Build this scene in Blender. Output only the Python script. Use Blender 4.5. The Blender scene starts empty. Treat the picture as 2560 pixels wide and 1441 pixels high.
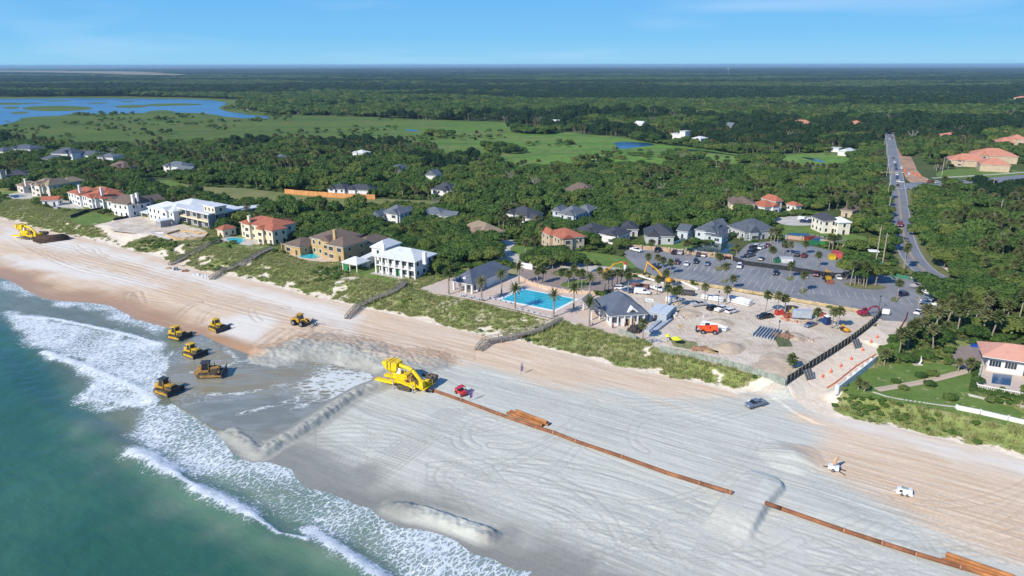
import bpy, math, random
import numpy as np
from mathutils import Vector, Matrix, Euler, noise as mnoise
random.seed(7); rng = np.random.default_rng(11)
S = bpy.context.scene
COL = S.collection
# ------------------------------------------------------------------ camera, sky, sun, exposure
F = 1762.0; CX, CY = 1280.0, 720.5; CAMH = 85.0
HORIZON = 162.0
PIT = math.atan((CY - HORIZON) / F)
ROLL = 0.0016
cam_d = bpy.data.cameras.new('camera'); cam = bpy.data.objects.new('camera', cam_d); COL.objects.link(cam)
cam_d.sensor_width = 36.0; cam_d.lens = 36.0 * F / 2560.0
cam_d.clip_start = 1.0; cam_d.clip_end = 200000.0
cam.matrix_world = Matrix.Translation((0, 0, CAMH)) @ (Matrix.Rotation(math.pi/2 - PIT, 4, 'X') @ Matrix.Rotation(-ROLL, 4, 'Z'))
S.camera = cam
SUN_AZ = math.atan2(-0.70, -0.71)          # direction towards the sun seen from above (x, y)
SUN_EL = math.radians(36)
W = bpy.data.worlds.new('World'); S.world = W; W.use_nodes = True
nt = W.node_tree; nt.nodes.clear()
sky = nt.nodes.new('ShaderNodeTexSky'); sky.sky_type = 'NISHITA'; sky.sun_disc = False
sky.sun_elevation = SUN_EL; sky.sun_rotation = math.atan2(-0.70, -0.71)
sky.air_density = 1.0; sky.dust_density = 0.15; sky.ozone_density = 2.2; sky.altitude = 80
tcw = nt.nodes.new('ShaderNodeTexCoord'); mpw = nt.nodes.new('ShaderNodeMapping')
mpw.inputs['Scale'].default_value = (1.2, 1.6, 9.0); mpw.inputs['Rotation'].default_value = (0.05, 0.12, 0.3)
nzw = nt.nodes.new('ShaderNodeTexNoise'); nzw.inputs['Scale'].default_value = 2.2; nzw.inputs['Detail'].default_value = 6; nzw.inputs['Distortion'].default_value = 0.6
rpw = nt.nodes.new('ShaderNodeMapRange'); rpw.inputs['From Min'].default_value = 0.52; rpw.inputs['From Max'].default_value = 0.95; rpw.inputs['To Max'].default_value = 0.4
mxw = nt.nodes.new('ShaderNodeMix'); mxw.data_type = 'RGBA'; mxw.inputs['B'].default_value = (6.5, 7.4, 8.6, 1)
sxw = nt.nodes.new('ShaderNodeSeparateXYZ'); rmw = nt.nodes.new('ShaderNodeValToRGB'); hsv = nt.nodes.new('ShaderNodeMix'); hsv.data_type = 'RGBA'; hsv.inputs['Factor'].default_value = 0.96
er = rmw.color_ramp.elements; er[0].position = 0.0; er[0].color = (2.3, 5.0, 7.1, 1); er[1].position = 0.09; er[1].color = (1.1, 3.65, 7.1, 1)
for p_, c_ in ((0.035, (1.45, 4.3, 7.2, 1)), (0.3, (.6, 2.2, 5.6, 1)), (1.0, (.4, 1.3, 4.0, 1))):
    e_ = er.new(p_); e_.color = c_
bg = nt.nodes.new('ShaderNodeBackground'); bg.inputs['Strength'].default_value = 0.113
ow = nt.nodes.new('ShaderNodeOutputWorld')
L = nt.links.new
L(tcw.outputs['Generated'], mpw.inputs['Vector']); L(mpw.outputs[0], nzw.inputs['Vector']); L(nzw.outputs['Fac'], rpw.inputs['Value'])
L(tcw.outputs['Generated'], sxw.inputs[0]); L(sxw.outputs['Z'], rmw.inputs[0]); L(sky.outputs[0], hsv.inputs['A']); L(rmw.outputs[0], hsv.inputs['B']); L(hsv.outputs['Result'], mxw.inputs['A']); L(rpw.outputs[0], mxw.inputs['Factor']); L(mxw.outputs['Result'], bg.inputs['Color']); L(bg.outputs[0], ow.inputs[0])
sun_d = bpy.data.lights.new('sun', 'SUN'); sun = bpy.data.objects.new('sun', sun_d); COL.objects.link(sun)
sun_d.energy = 4.9; sun_d.angle = math.radians(0.55); sun_d.color = (1.0, 0.93, 0.82)
sd = Vector((math.cos(SUN_EL)*-0.70, math.cos(SUN_EL)*-0.71, math.sin(SUN_EL)))
sun.rotation_euler = sd.to_track_quat('Z', 'Y').to_euler(); sun.location = (0, -100, 300)
S.view_settings.view_transform = 'Standard'; S.view_settings.look = 'None'
S.view_settings.exposure = 0.2; S.view_settings.gamma = 1.0
S.view_settings.use_curve_mapping = False
S.render.engine = 'CYCLES'
S.cycles.max_bounces = 6; S.cycles.diffuse_bounces = 2; S.cycles.glossy_bounces = 2; S.cycles.transmission_bounces = 2; S.cycles.volume_bounces = 0; S.cycles.transparent_max_bounces = 6
# ------------------------------------------------------------------ photograph pixel -> point at height z (survey of where things stand)
def P(px, py, z=0.0):
    x0 = px - CX; y0 = CY - py
    c, s = math.cos(ROLL), math.sin(ROLL)
    a = (c*x0 + s*y0) / F; b = (-s*x0 + c*y0) / F
    dy = math.cos(PIT) + b*math.sin(PIT); dz = -math.sin(PIT) + b*math.cos(PIT)
    t = (z - CAMH) / dz
    return (a*t, dy*t)
LZ = 5.7; TZ = 2.7
def PL(pts, z=LZ): return [P(x, y, z) for x, y in pts]
UA = math.radians(-32.2); UX, UY = math.cos(UA), math.sin(UA)
def UV(x, y): return x*UX + y*UY, -x*UY + y*UX
def XY(u, v): return u*UX - v*UY, u*UY + v*UX
# ------------------------------------------------------------------ 2D numeric helpers
def inpoly(x, y, poly):
    r = np.zeros(x.shape, bool); n = len(poly); j = n-1
    for i in range(n):
        xi, yi = poly[i]; xj, yj = poly[j]
        if yi != yj:
            r ^= ((yi > y) != (yj > y)) & (x < (xj-xi)*(y-yi)/(yj-yi)+xi)
        j = i
    return r
def dline(x, y, pl, closed=False):
    """distance to polyline, side (+ = left of direction), param along"""
    best = np.full(x.shape, 1e18); side = np.ones(x.shape); par = np.zeros(x.shape)
    pts = list(pl) + ([pl[0]] if closed else []); acc = 0.0
    for (ax, ay), (bx, by) in zip(pts[:-1], pts[1:]):
        dx, dy = bx-ax, by-ay; L2 = dx*dx+dy*dy
        if L2 < 1e-9: continue
        t = np.clip(((x-ax)*dx+(y-ay)*dy)/L2, 0, 1)
        ex = x-(ax+t*dx); ey = y-(ay+t*dy); d = ex*ex+ey*ey
        m = d < best
        best = np.where(m, d, best)
        side = np.where(m, np.where(dx*ey-dy*ex >= 0, 1., -1.), side)
        par = np.where(m, acc+t*math.sqrt(L2), par); acc += math.sqrt(L2)
    return np.sqrt(best), side, par
def sdpoly(x, y, poly):
    d, _, _ = dline(x, y, poly, True)
    return np.where(inpoly(x, y, poly), d, -d)      # + inside
def sst(a, b, x):
    t = np.clip((x-a)/(b-a), 0, 1); return t*t*(3-2*t)
_lat = np.random.default_rng(5).random((256, 256))
def vn(x, y, sc, seed=0):
    x = x/sc+seed*17.31; y = y/sc+seed*7.77
    xi = np.floor(x).astype(int); yi = np.floor(y).astype(int); fx = x-xi; fy = y-yi
    fx = fx*fx*(3-2*fx); fy = fy*fy*(3-2*fy)
    g = lambda a, b: _lat[a & 255, b & 255]
    return (g(xi, yi)*(1-fx)+g(xi+1, yi)*fx)*(1-fy)+(g(xi, yi+1)*(1-fx)+g(xi+1, yi+1)*fx)*fy
def fbm(x, y, sc, oct=4, seed=0):
    r = 0; a = 0.5; t = 0
    for o in range(oct):
        r = r+a*vn(x, y, sc/2**o, seed+o*3); t += a; a *= 0.5
    return r/t
def jag(pts, amp, step, seed=1, closed=False):
    out = []; R = random.Random(seed)
    q = list(pts)+([pts[0]] if closed else [])
    for (ax, ay), (bx, by) in zip(q[:-1], q[1:]):
        d = math.hypot(bx-ax, by-ay); n = max(1, int(d/step))
        for i in range(n):
            t = i/n; k = 0 if i == 0 else 1
            out.append((ax+(bx-ax)*t+R.uniform(-amp, amp)*k, ay+(by-ay)*t+R.uniform(-amp, amp)*k))
    if not closed: out.append(q[-1])
    return out
def smooth(pts, it=2, closed=False):
    for _ in range(it):
        n = []; q = list(pts)+([pts[0]] if closed else [])
        if not closed: n.append(q[0])
        for (ax, ay), (bx, by) in zip(q[:-1], q[1:]):
            n.append((ax*.75+bx*.25, ay*.75+by*.25)); n.append((ax*.25+bx*.75, ay*.25+by*.75))
        if not closed: n.append(q[-1])
        pts = n
    return pts
# ------------------------------------------------------------------ where the shore runs
def ext(pl, a=2600, b=2000):
    (x0, y0), (x1, y1) = pl[0], pl[-1]
    return [(x0-UX*a, y0-UY*a)]+list(pl)+[(x1+UX*b, y1+UY*b)]
TOE = ext(PL([(0, 547), (52, 560), (105, 573), (175, 588), (212, 597), (287, 617), (400, 645), (425, 655), (470, 668), (530, 683), (595, 694), (670, 712), (745, 734), (830, 752), (895, 769), (960, 782), (1040, 800), (1165, 830), (1215, 840), (1320, 856), (1345, 868), (1450, 893), (1550, 920), (1650, 938), (1780, 968), (1840, 986), (1950, 978), (2020, 1026), (2060, 1045), (2150, 1052), (2300, 1085), (2440, 1120), (2560, 1150)], TZ))
SHO = ext(smooth(PL([(0, 684), (60, 703), (88, 724), (141, 745), (225, 750), (295, 755), (352, 791), (425, 809), (470, 822), (500, 840), (450, 880), (440, 930), (425, 975), (470, 1005), (503, 1027), (540, 1045), (559, 1060), (590, 1095), (633, 1139), (684, 1135), (720, 1150), (757, 1157), (781, 1195), (820, 1208), (858, 1216), (914, 1241), (974, 1262), (1000, 1290), (1059, 1299), (1171, 1331), (1200, 1362), (1248, 1373), (1291, 1397), (1357, 1401), (1382, 1424), (1360, 1450)], 0.3), 2))
BASIN = smooth(PL([(500, 838), (545, 852), (612, 876), (686, 891), (780, 900), (860, 905), (935, 925), (955, 948), (900, 968), (830, 1005), (760, 1050), (700, 1085), (660, 1100), (600, 1068), (559, 1060), (520, 1040), (470, 1005), (425, 975), (440, 930), (450, 880)], 0.5), 1, True)
DIKE = PL([(960, 958), (900, 978), (860, 1000), (800, 1040), (740, 1078), (690, 1100), (655, 1122), (640, 1118), (610, 1092), (575, 1068)], 1.6)
SPOIL = PL([(690, 880), (770, 858), (860, 870), (940, 893), (1010, 905), (1060, 905)], 1.8)
BERM = PL([(985, 1262), (1060, 1278), (1130, 1300), (1180, 1318), (1218, 1332)], 1.2)
RAMP = PL([(1975, 1000), (2030, 945), (2085, 895), (2150, 845), (2205, 805), (2240, 780)], 4.2); RAMPZ = [2.9, 3.8, 4.6, 5.2, 5.6, 5.7]
BRID = PL([(1905, 1205), (1870, 1240), (1835, 1290), (1800, 1345)], 2.6)
SPILE = P(1985, 1140, 2.6)
SITE = PL([(1440, 800), (1480, 760), (1575, 700), (1690, 706), (1835, 729), (2005, 759), (2155, 784), (2205, 800), (1965, 957), (1800, 914), (1650, 873), (1610, 850)])
def pile(x, y, c, r, h, seed=3):
    d = np.hypot(x-c[0], y-c[1])/r
    return h*np.clip(1-d*(0.8+0.4*fbm(x, y, 4, 3, seed)), 0, 1)
PILES = [(P(1817, 875, LZ), 4.5, 1.5), (P(1832, 868, LZ), 4.0, 1.2), (P(1720, 785, LZ), 5, 1.0), (P(1800, 808, LZ), 4.5, 1.1), (P(1985, 842, LZ), 4, 1.0), (P(1955, 905, LZ), 7, 1.0), (P(1930, 925, LZ), 6, .8)]
def H(x, y):
    x = np.asarray(x, float); y = np.asarray(y, float)
    dt, st, _ = dline(x, y, TOE); ds, ss, ps = dline(x, y, SHO)
    s = dt*st; q = ds*ss                                   # + landward for both
    t = np.clip(q/(np.abs(q)+dt+1e-6), 0, 1)
    beach = 0.25+2.45*t**0.75
    beach = np.where(q < 0, 0.25+q*0.045, beach)
    beach = np.maximum(beach, -4)
    hum = (fbm(x, y, 14, 4, 2)-0.45)*2.6*sst(1, 9, s)*(1-sst(20, 42, s))
    land = TZ+(LZ-TZ)*sst(-1, 15, s)+hum
    z = np.where(s > -1, land, beach)
    z = np.where((s > -1) & (s < 1), TZ+(land-TZ), z)
    # beach features
    on = (s < 2)
    bs = sdpoly(x, y, BASIN)
    z = np.where(on, z*(1-sst(-2.5, 3, bs))+0.30*sst(-2.5, 3, bs), z)
    rough = fbm(x, y, 2.2, 4, 9)
    cr = fbm(x, y, .9, 2, 55)
    for pl, hh, w in ((DIKE, 1.35, 2.3), (BERM, 1.3, 2.5)):
        d, sd_, pr = dline(x, y, pl)
        lump = 0.85+0.3*fbm(x, y, 4.0, 3, 21)
        k_ = np.clip(1.35-1.35*d/(w*(0.7+0.6*rough)), 0, 1); z = z+on*(hh*np.minimum(k_, .8)*lump*(1-.45*sst(38, 46, pr)*(pl is DIKE))+(cr-.5)*.75*k_)
    d, _, pr = dline(x, y, SPOIL)
    z = z+on*1.15*np.clip(1-d/(10*(0.7+0.6*rough)), 0, 1)*(0.5+fbm(x, y, 5, 4, 4)*1.1)+on*(cr-.5)*.7*np.clip(1.2-d/10, 0, 1)
    d, sd_, pr = dline(x, y, BRID)
    z = z+on*1.7*(1-sst(3.6, 4.8, d))*(1-sst(6, 15, np.hypot(x-BRID[1][0], y-BRID[1][1])))
    z = z+on*pile(x, y, SPILE, 6.5, 1.6)
    # access ramp
    d, _, pr = dline(x, y, RAMP)
    L_ = [0]
    for (a, b), (c, e) in zip(RAMP[:-1], RAMP[1:]): L_.append(L_[-1]+math.hypot(c-a, e-b))
    rz = np.interp(pr, L_, RAMPZ)
    k = 1-sst(9, 12.5, d)
    z = z*(1-k)+rz*k*(s > -4)+z*k*(s <= -4)
    z = np.where(s > 45, LZ, z)
    flat = np.zeros(x.shape)
    for pg in FLATS:
        flat = np.maximum(flat, sst(-5, 0.2, sdpoly(x, y, pg)))
    z = z*(1-flat)+LZ*flat
    for c, r, h in PILES: z = z+pile(x, y, c, r, h)
    return z
FLATS = [SITE,
    PL([(1040, 722), (1125, 692), (1262, 680), (1300, 672), (1480, 735), (1520, 790), (1620, 790), (1610, 850), (1470, 818), (1400, 800), (1280, 775), (1150, 745), (1080, 735)]),
    PL([(2100, 975), (2195, 905), (2300, 850), (2600, 850), (2600, 1080), (2400, 1030), (2250, 1000)]),
    PL([(850, 668), (925, 640), (1110, 650), (1050, 700), (1000, 710), (930, 695)]),
    PL([(705, 625), (730, 608), (920, 620), (900, 650), (850, 655), (740, 640)]),
    PL([(540, 595), (600, 570), (720, 590), (700, 612), (600, 612)]),
    PL([(350, 540), (440, 520), (640, 545), (520, 598), (440, 592), (270, 560), (300, 548)]),
    PL([(0, 480), (160, 470), (380, 520), (290, 555), (230, 565), (160, 545), (80, 515), (0, 500)])]
def H1(x, y): return float(H(np.array([x]), np.array([y]))[0])
def G(px, py):
    z = LZ
    for _ in range(7):
        x, y = P(px, py, z); z = 0.4*z+0.6*H1(x, y)
    x, y = P(px, py, z)
    return Vector((x, y, H1(x, y)))
def GL(px, py, z=LZ): return Vector((*P(px, py, z), z))
# ------------------------------------------------------------------ node materials
MATS = {}
class N:
    def __init__(s, name):
        s.m = bpy.data.materials.new(name); s.m.use_nodes = True; s.t = s.m.node_tree; s.t.nodes.clear()
        s.o = s.t.nodes.new('ShaderNodeOutputMaterial'); s.b = s.t.nodes.new('ShaderNodeBsdfPrincipled'); s.l(s.b.outputs[0], s.o.inputs[0])
        s.b.inputs['Specular IOR Level'].default_value = 0.3
    def l(s, a, b): s.t.links.new(a, b)
    def n(s, ty, **k):
        x = s.t.nodes.new('ShaderNode'+ty)
        for a, v in k.items():
            if hasattr(x, a) and a not in x.inputs: setattr(x, a, v)
            else: x.inputs[a.replace('_', ' ')].default_value = v
        return x
    def put(s, sock, v):
        if hasattr(v, 'is_linked'): s.l(v, sock)
        else: sock.default_value = v
    def pos(s): return s.n('NewGeometry').outputs['Position']
    def objc(s): return s.n('TexCoord').outputs['Object']
    def mapv(s, vec, scale=(1, 1, 1), rot=(0, 0, 0)):
        m = s.n('Mapping'); s.l(vec, m.inputs[0]); m.inputs['Scale'].default_value = scale; m.inputs['Rotation'].default_value = rot; return m.outputs[0]
    def noise(s, vec, scale, detail=4, dist=0.0, rough=0.55, col=False):
        x = s.n('TexNoise'); s.l(vec, x.inputs['Vector']); x.inputs['Scale'].default_value = scale; x.inputs['Detail'].default_value = detail
        x.inputs['Distortion'].default_value = dist; x.inputs['Roughness'].default_value = rough; return x.outputs['Color' if col else 'Fac']
    def rng(s, v, a, b, c=0.0, d=1.0):
        x = s.n('MapRange'); s.put(x.inputs['Value'], v)
        for k, q in zip(('From Min', 'From Max', 'To Min', 'To Max'), (a, b, c, d)): s.put(x.inputs[k], q)
        return x.outputs[0]
    def mix(s, f, a, b, bt='MIX'):
        x = s.n('Mix'); x.data_type = 'RGBA'; x.blend_type = bt; s.put(x.inputs['Factor'], f)
        for k, q in (('A', a), ('B', b)):
            sk = [i for i in x.inputs if i.name == k and i.type == 'RGBA'][0]
            if hasattr(q, 'is_linked'): s.l(q, sk)
            else: sk.default_value = (*q, 1) if len(q) == 3 else q
        return [o for o in x.outputs if o.type == 'RGBA'][0]
    def math(s, op, a, b=0.0, c=0.0):
        x = s.n('Math'); x.operation = op; s.put(x.inputs[0], a); s.put(x.inputs[1], b)
        if op in ('MULTIPLY_ADD',): s.put(x.inputs[2], c)
        return x.outputs[0]
    def attr(s, name, out='Fac', ty='GEOMETRY'):
        x = s.n('Attribute'); x.attribute_name = name; x.attribute_type = ty; return x.outputs[out]
    def sep(s, c):
        x = s.n('SeparateColor'); s.l(c, x.inputs[0]); return x.outputs
    def bump(s, h, dist, strength=1.0):
        x = s.n('Bump'); s.l(h, x.inputs['Height']); x.inputs['Distance'].default_value = dist; x.inputs['Strength'].default_value = strength
        s.l(x.outputs[0], s.b.inputs['Normal']); return x.outputs[0]
    def fin(s, col, rough=0.7, spec=None, metal=None):
        s.put(s.b.inputs['Base Color'], col if hasattr(col, 'is_linked') else (*col, 1)); s.put(s.b.inputs['Roughness'], rough)
        if spec is not None: s.b.inputs['Specular IOR Level'].default_value = spec
        if metal is not None: s.b.inputs['Metallic'].default_value = metal
        return s.m
def plain(name, col, rough=0.6, var=0.12, sc=1.5, metal=0.0, dirt=None, world=False):
    if name in MATS: return MATS[name]
    n = N(name); v = n.pos() if world else n.objc()
    f = n.noise(v, sc, 5); c2 = tuple(max(0, c*(1-var*2)) for c in col); c1 = tuple(min(1, c*(1+var)) for c in col)
    c = n.mix(n.rng(f, 0.35, 0.7), c2, c1)
    if dirt: c = n.mix(n.rng(n.noise(v, sc*0.6+.3, 6, 0.4), 0.52, 0.72), c, dirt)
    n.fin(c, rough, metal=metal); MATS[name] = n.m; return n.m
# ------------------------------------------------------------------ mesh building
class MB:
    def __init__(s): s.v = []; s.f = []; s.M = Matrix.Identity(4); s.sm = False
    def at(s, loc=(0, 0, 0), rz=0, rx=0, ry=0): s.M = Matrix.Translation(loc) @ Euler((rx, ry, rz)).to_matrix().to_4x4(); return s
    def add(s, vs, fs):
        k = len(s.v); s.v += [tuple(s.M @ Vector(p)) for p in vs]; s.f += [tuple(i+k for i in f) for f in fs]; return s
    def box(s, x0, x1, y0, y1, z0, z1, tx=0, ty=0):
        return s.add([(x0, y0, z0), (x1, y0, z0), (x1, y1, z0), (x0, y1, z0), (x0+tx, y0+ty, z1), (x1-tx, y0+ty, z1), (x1-tx, y1-ty, z1), (x0+tx, y1-ty, z1)],
                     [(3, 2, 1, 0), (4, 5, 6, 7), (0, 1, 5, 4), (1, 2, 6, 5), (2, 3, 7, 6), (3, 0, 4, 7)])
    def cyl(s, a, b, r0, r1=None, n=8, caps=True):
        r1 = r0 if r1 is None else r1; a = Vector(a); b = Vector(b); d = (b-a).normalized()
        u = d.orthogonal().normalized(); w = d.cross(u); vs = []
        for c, r in ((a, r0), (b, r1)):
            for i in range(n):
                t = 2*math.pi*i/n; vs.append(c+u*(math.cos(t)*r)+w*(math.sin(t)*r))
        fs = [(i, (i+1) % n, n+(i+1) % n, n+i) for i in range(n)]
        if caps: fs += [tuple(range(n-1, -1, -1)), tuple(range(n, 2*n))]
        return s.add(vs, fs)
    def tube(s, pts, r, n=8, caps=True):
        pts = [Vector(p) for p in pts]; rr = r if isinstance(r, (list, tuple)) else [r]*len(pts); vs = []; u = None
        for i, p in enumerate(pts):
            d = (pts[min(i+1, len(pts)-1)]-pts[max(i-1, 0)]).normalized()
            u = d.orthogonal().normalized() if u is None else (u-d*u.dot(d)).normalized(); w = d.cross(u)
            for k in range(n): t = 2*math.pi*k/n; vs.append(p+u*(math.cos(t)*rr[i])+w*(math.sin(t)*rr[i]))
        fs = [(i*n+k, i*n+(k+1) % n, (i+1)*n+(k+1) % n, (i+1)*n+k) for i in range(len(pts)-1) for k in range(n)]
        if caps: fs += [tuple(range(n-1, -1, -1)), tuple(range((len(pts)-1)*n, len(pts)*n))]
        return s.add(vs, fs)
    def ext(s, prof, y0, y1, t0=None):
        """profile (x,z) extruded along y; t0 = list of inset per point on both sides"""
        n = len(prof); t0 = t0 or [0]*n
        vs = [(x, y0+t, z) for (x, z), t in zip(prof, t0)]+[(x, y1-t, z) for (x, z), t in zip(prof, t0)]
        return s.add(vs, [(i, (i+1) % n, n+(i+1) % n, n+i) for i in range(n)]+[tuple(range(n-1, -1, -1)), tuple(range(n, 2*n))])
    def beam(s, a, b, w, h):
        a = Vector(a); b = Vector(b); d = (b-a).normalized(); r = Vector((d.y, -d.x, 0)); r = r.normalized() if r.length > 1e-4 else Vector((1, 0, 0)); u = r.cross(d).normalized()
        vs = []
        for c in (a, b):
            for i, j in ((-1, -1), (1, -1), (1, 1), (-1, 1)): vs.append(c+r*(i*w/2)+u*(j*h/2))
        return s.add(vs, [(0, 1, 2, 3), (7, 6, 5, 4), (0, 4, 5, 1), (1, 5, 6, 2), (2, 6, 7, 3), (3, 7, 4, 0)])
    def mesh(s, name, mat=None, smooth=False):
        me = bpy.data.meshes.new(name); me.from_pydata(s.v, [], s.f); me.validate()
        if mat: me.materials.append(mat)
        if smooth: me.polygons.foreach_set('use_smooth', [True]*len(me.polygons))
        return me
def link(name, me, parent=None, loc=None, rz=None, label=None, kind=None, mat=None):
    o = bpy.data.objects.new(name, me); COL.objects.link(o)
    if parent: o.parent = parent
    if loc is not None: o.location = loc
    if rz is not None: o.rotation_euler = (0, 0, rz)
    if label: o['label'] = label
    if kind: o['kind'] = kind
    if mat and me:
        if len(me.materials) == 0: me.materials.append(mat)
        else:
            o.material_slots[0].link = 'OBJECT'; o.material_slots[0].material = mat
    return o
def part(name, mb, mat, parent, label=None, smooth=False, kind=None): return link(name, mb.mesh(name, mat, smooth), parent, label=label, kind=kind)
def thing(name, label, cat, loc=(0, 0, 0), rz=0, group=None):
    o = bpy.data.objects.new(name, None); COL.objects.link(o); o.empty_display_size = 0.5
    o.location = loc; o.rotation_euler = (0, 0, rz); o['label'] = label; o['category'] = cat
    if group: o['group'] = group
    return o
def tag(o, label, cat, group=None):
    o['label'] = label; o['category'] = cat
    if group: o['group'] = group
    return o
CH = {}
def kids(o): return CH.setdefault(o.name, [c for c in bpy.data.objects if c.parent == o])
def dup(root, loc, rz, label=None, group=None, scale=None, mats=None):
    def cp(o, par):
        c = o.copy(); COL.objects.link(c)
        if par: c.parent = par
        if mats and o.name.split('.')[0] in mats:
            c.material_slots[0].link = 'OBJECT'; c.material_slots[0].material = mats[o.name.split('.')[0]]
        for k in kids(o): cp(k, c)
        return c
    r = cp(root, None); r.location = loc; r.rotation_euler = (0, 0, rz)
    if scale: r.scale = (scale,)*3 if not isinstance(scale, (tuple, list)) else scale
    if label: r['label'] = label
    if group: r['group'] = group
    return r
HARD = []
def sheet(name, poly, z, mat, kind='structure', thick=0):
    n = len(poly); a = sum(poly[i][0]*poly[(i+1) % n][1]-poly[(i+1) % n][0]*poly[i][1] for i in range(n))
    if a < 0: poly = poly[::-1]
    mb = MB(); mb.v = [(x, y, z) for x, y in poly]; mb.f = [tuple(range(n))]
    if thick:
        mb.v += [(x, y, z-thick) for x, y in poly]; mb.f += [(i, n+i, n+(i+1) % n, (i+1) % n) for i in range(n)]
    from mathutils.geometry import tessellate_polygon
    cx, cy = poly[0]; tri = tessellate_polygon([[Vector((x-cx, y-cy, 0)) for x, y in poly]])
    fs = []
    for t in tri:
        (ax, ay), (bx, by), (dx, dy) = (poly[i] for i in t)
        fs.append(tuple(t) if (bx-ax)*(dy-ay)-(by-ay)*(dx-ax) > 0 else tuple(t[::-1]))
    mb.f = fs+mb.f[1:]; me = mb.mesh(name); HARD.append((name, poly))
    me.materials.append(mat)
    return link(name, me, kind=kind)
def strip(name, cl, w, z, mat, kind='structure', hfun=None, thick=0):
    """ribbon of width w along world centreline"""
    vs = []; n = len(cl); ww = w if isinstance(w, (list, tuple)) else [w]*n
    for i, (x, y) in enumerate(cl):
        a = cl[max(i-1, 0)]; b = cl[min(i+1, n-1)]; dx, dy = b[0]-a[0], b[1]-a[1]; l = math.hypot(dx, dy); nx, ny = -dy/l, dx/l
        for sg in (1, -1):
            X, Y = x+nx*sg*ww[i]/2, y+ny*sg*ww[i]/2
            vs.append((X, Y, z if hfun is None else hfun(X, Y)+z))
    mb = MB(); mb.v = vs; mb.f = [(2*i+1, 2*i+3, 2*i+2, 2*i) for i in range(n-1)]
    return link(name, mb.mesh(name, mat), kind=kind)
def grid_mesh(name, us, vs_, keep, zf, mat, attrs=None, smooth=True):
    U, V = np.meshgrid(us, vs_, indexing='ij'); X, Y = XY(U, V)
    uc = (us[:-1]+us[1:])/2; vc = (vs_[:-1]+vs_[1:])/2; UC, VC = np.meshgrid(uc, vc, indexing='ij'); XC, YC = XY(UC, VC)
    k = keep(UC, VC, XC, YC)
    nv = len(vs_); I, J = np.nonzero(k)
    q = np.stack([I*nv+J, (I+1)*nv+J, (I+1)*nv+J+1, I*nv+J+1], 1)
    used, inv = np.unique(q.ravel(), return_inverse=True)
    x = X.ravel()[used]; y = Y.ravel()[used]; z = zf(x, y)
    me = bpy.data.meshes.new(name); me.vertices.add(len(used)); me.vertices.foreach_set('co', np.stack([x, y, z], 1).astype('f').ravel())
    nf = len(q); me.loops.add(nf*4); me.loops.foreach_set('vertex_index', inv.astype('i').ravel())
    me.polygons.add(nf); me.polygons.foreach_set('loop_start', np.arange(nf, dtype='i')*4); me.polygons.foreach_set('loop_total', np.full(nf, 4, 'i'))
    me.update(calc_edges=True)
    if smooth: me.polygons.foreach_set('use_smooth', np.ones(nf, bool))
    if attrs:
        for an, fn in attrs.items():
            c = fn(x, y, z); a = me.attributes.new(an, 'FLOAT_COLOR', 'POINT'); a.data.foreach_set('color', c.astype('f').ravel())
    me.materials.append(mat)
    return link(name, me, kind='structure')
def grow(a, b, s0, f=1.25):
    r = []; s = s0
    while (b-a)*(1 if b > a else -1) > 0 and abs(b-a) > s:
        a += s*(1 if b > a else -1); s *= f; r.append(a)
    r.append(b); return r
# ------------------------------------------------------------------ sand, dunes, ground
def arcs(x, y, cx, cy, r0, r1, a0, a1, gauge=2.3, w=.35):
    """a pair of tyre ruts along an arc, as 0..1"""
    d = np.hypot(x-cx, y-cy); a = np.degrees(np.arctan2(y-cy, x-cx)) % 360
    on = ((a-a0) % 360 < (a1-a0) % 360)
    m = np.zeros(x.shape)
    for r in np.arange(r0, r1+.01, gauge): m = np.maximum(m, np.clip(1-np.abs(d-r)/w, 0, 1))
    return m*on
TR = []      # tyre tracks as world polylines (z about 2)
def trk(pts, w=.32, gauge=2.2, dep=1.0): TR.append((smooth(PL(pts, 2.0), 2), w, gauge, dep))
for k in range(9):    # long tracks parallel to the dune, upper beach left
    o = k*7+random.uniform(-3, 3)
    trk([(20+o, 590+o*.5), (180, 618+o*.9), (330, 655+o*.8), (520, 712+o*.75), (700, 765+o*.6), (900, 812+o*.5), (1080, 850+o*.5), (1180, 875+o*.4)], .35, 2.4, random.uniform(.5, 1))
for k in range(16):   # middle and right
    o = k*9+random.uniform(-4, 4)
    trk([(1010+o, 900+o*.4), (1200, 940+o*.35), (1500, 1000+o*.45), (1800, 1080+o*.55), (2150, 1150+o*.8), (2600, 1280+o)], .33, 2.3, random.uniform(.35, .9))
trk([(330, 735), (420, 750), (480, 750), (560, 742), (700, 770)], .4); trk([(495, 800), (512, 775), (560, 757), (640, 757), (720, 770)], .4, 2.2)
trk([(430, 795), (470, 762), (500, 752)], .5, 2.4, 1.6); trk([(318, 742), (325, 722), (333, 738)], .6, 2.4, 1.6); trk([(338, 735), (345, 720), (358, 752)], .5, 2.4, 1.3)
trk([(650, 800), (632, 785), (630, 768)], .4); trk([(150, 615), (190, 612), (200, 630), (330, 670), (520, 720)], .4)
trk([(210, 625), (240, 620), (250, 640), (400, 680), (520, 712)], .4)
for k in range(7):    # haul road diagonal
    o = k*17; trk([(850+o, 1195-o*.1), (980+o*.8, 1110), (1060+o*.7, 1050), (1115+o*.6, 1020)], .3, 1.4, 1.0)
for k in range(6):
    o = k*14; trk([(800, 1062+o*.6), (870, 1052+o*.8), (960, 1058+o*.8), (1040, 1080+o*.4)], .3, 1.9, .7)
for k in range(9):
    o = k*15; trk([(880+o*.6, 995-o*.1+k*6), (960+o, 1020+k*5), (1020+o, 1050+k*2)], .45, 2.6, .8)
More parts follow.
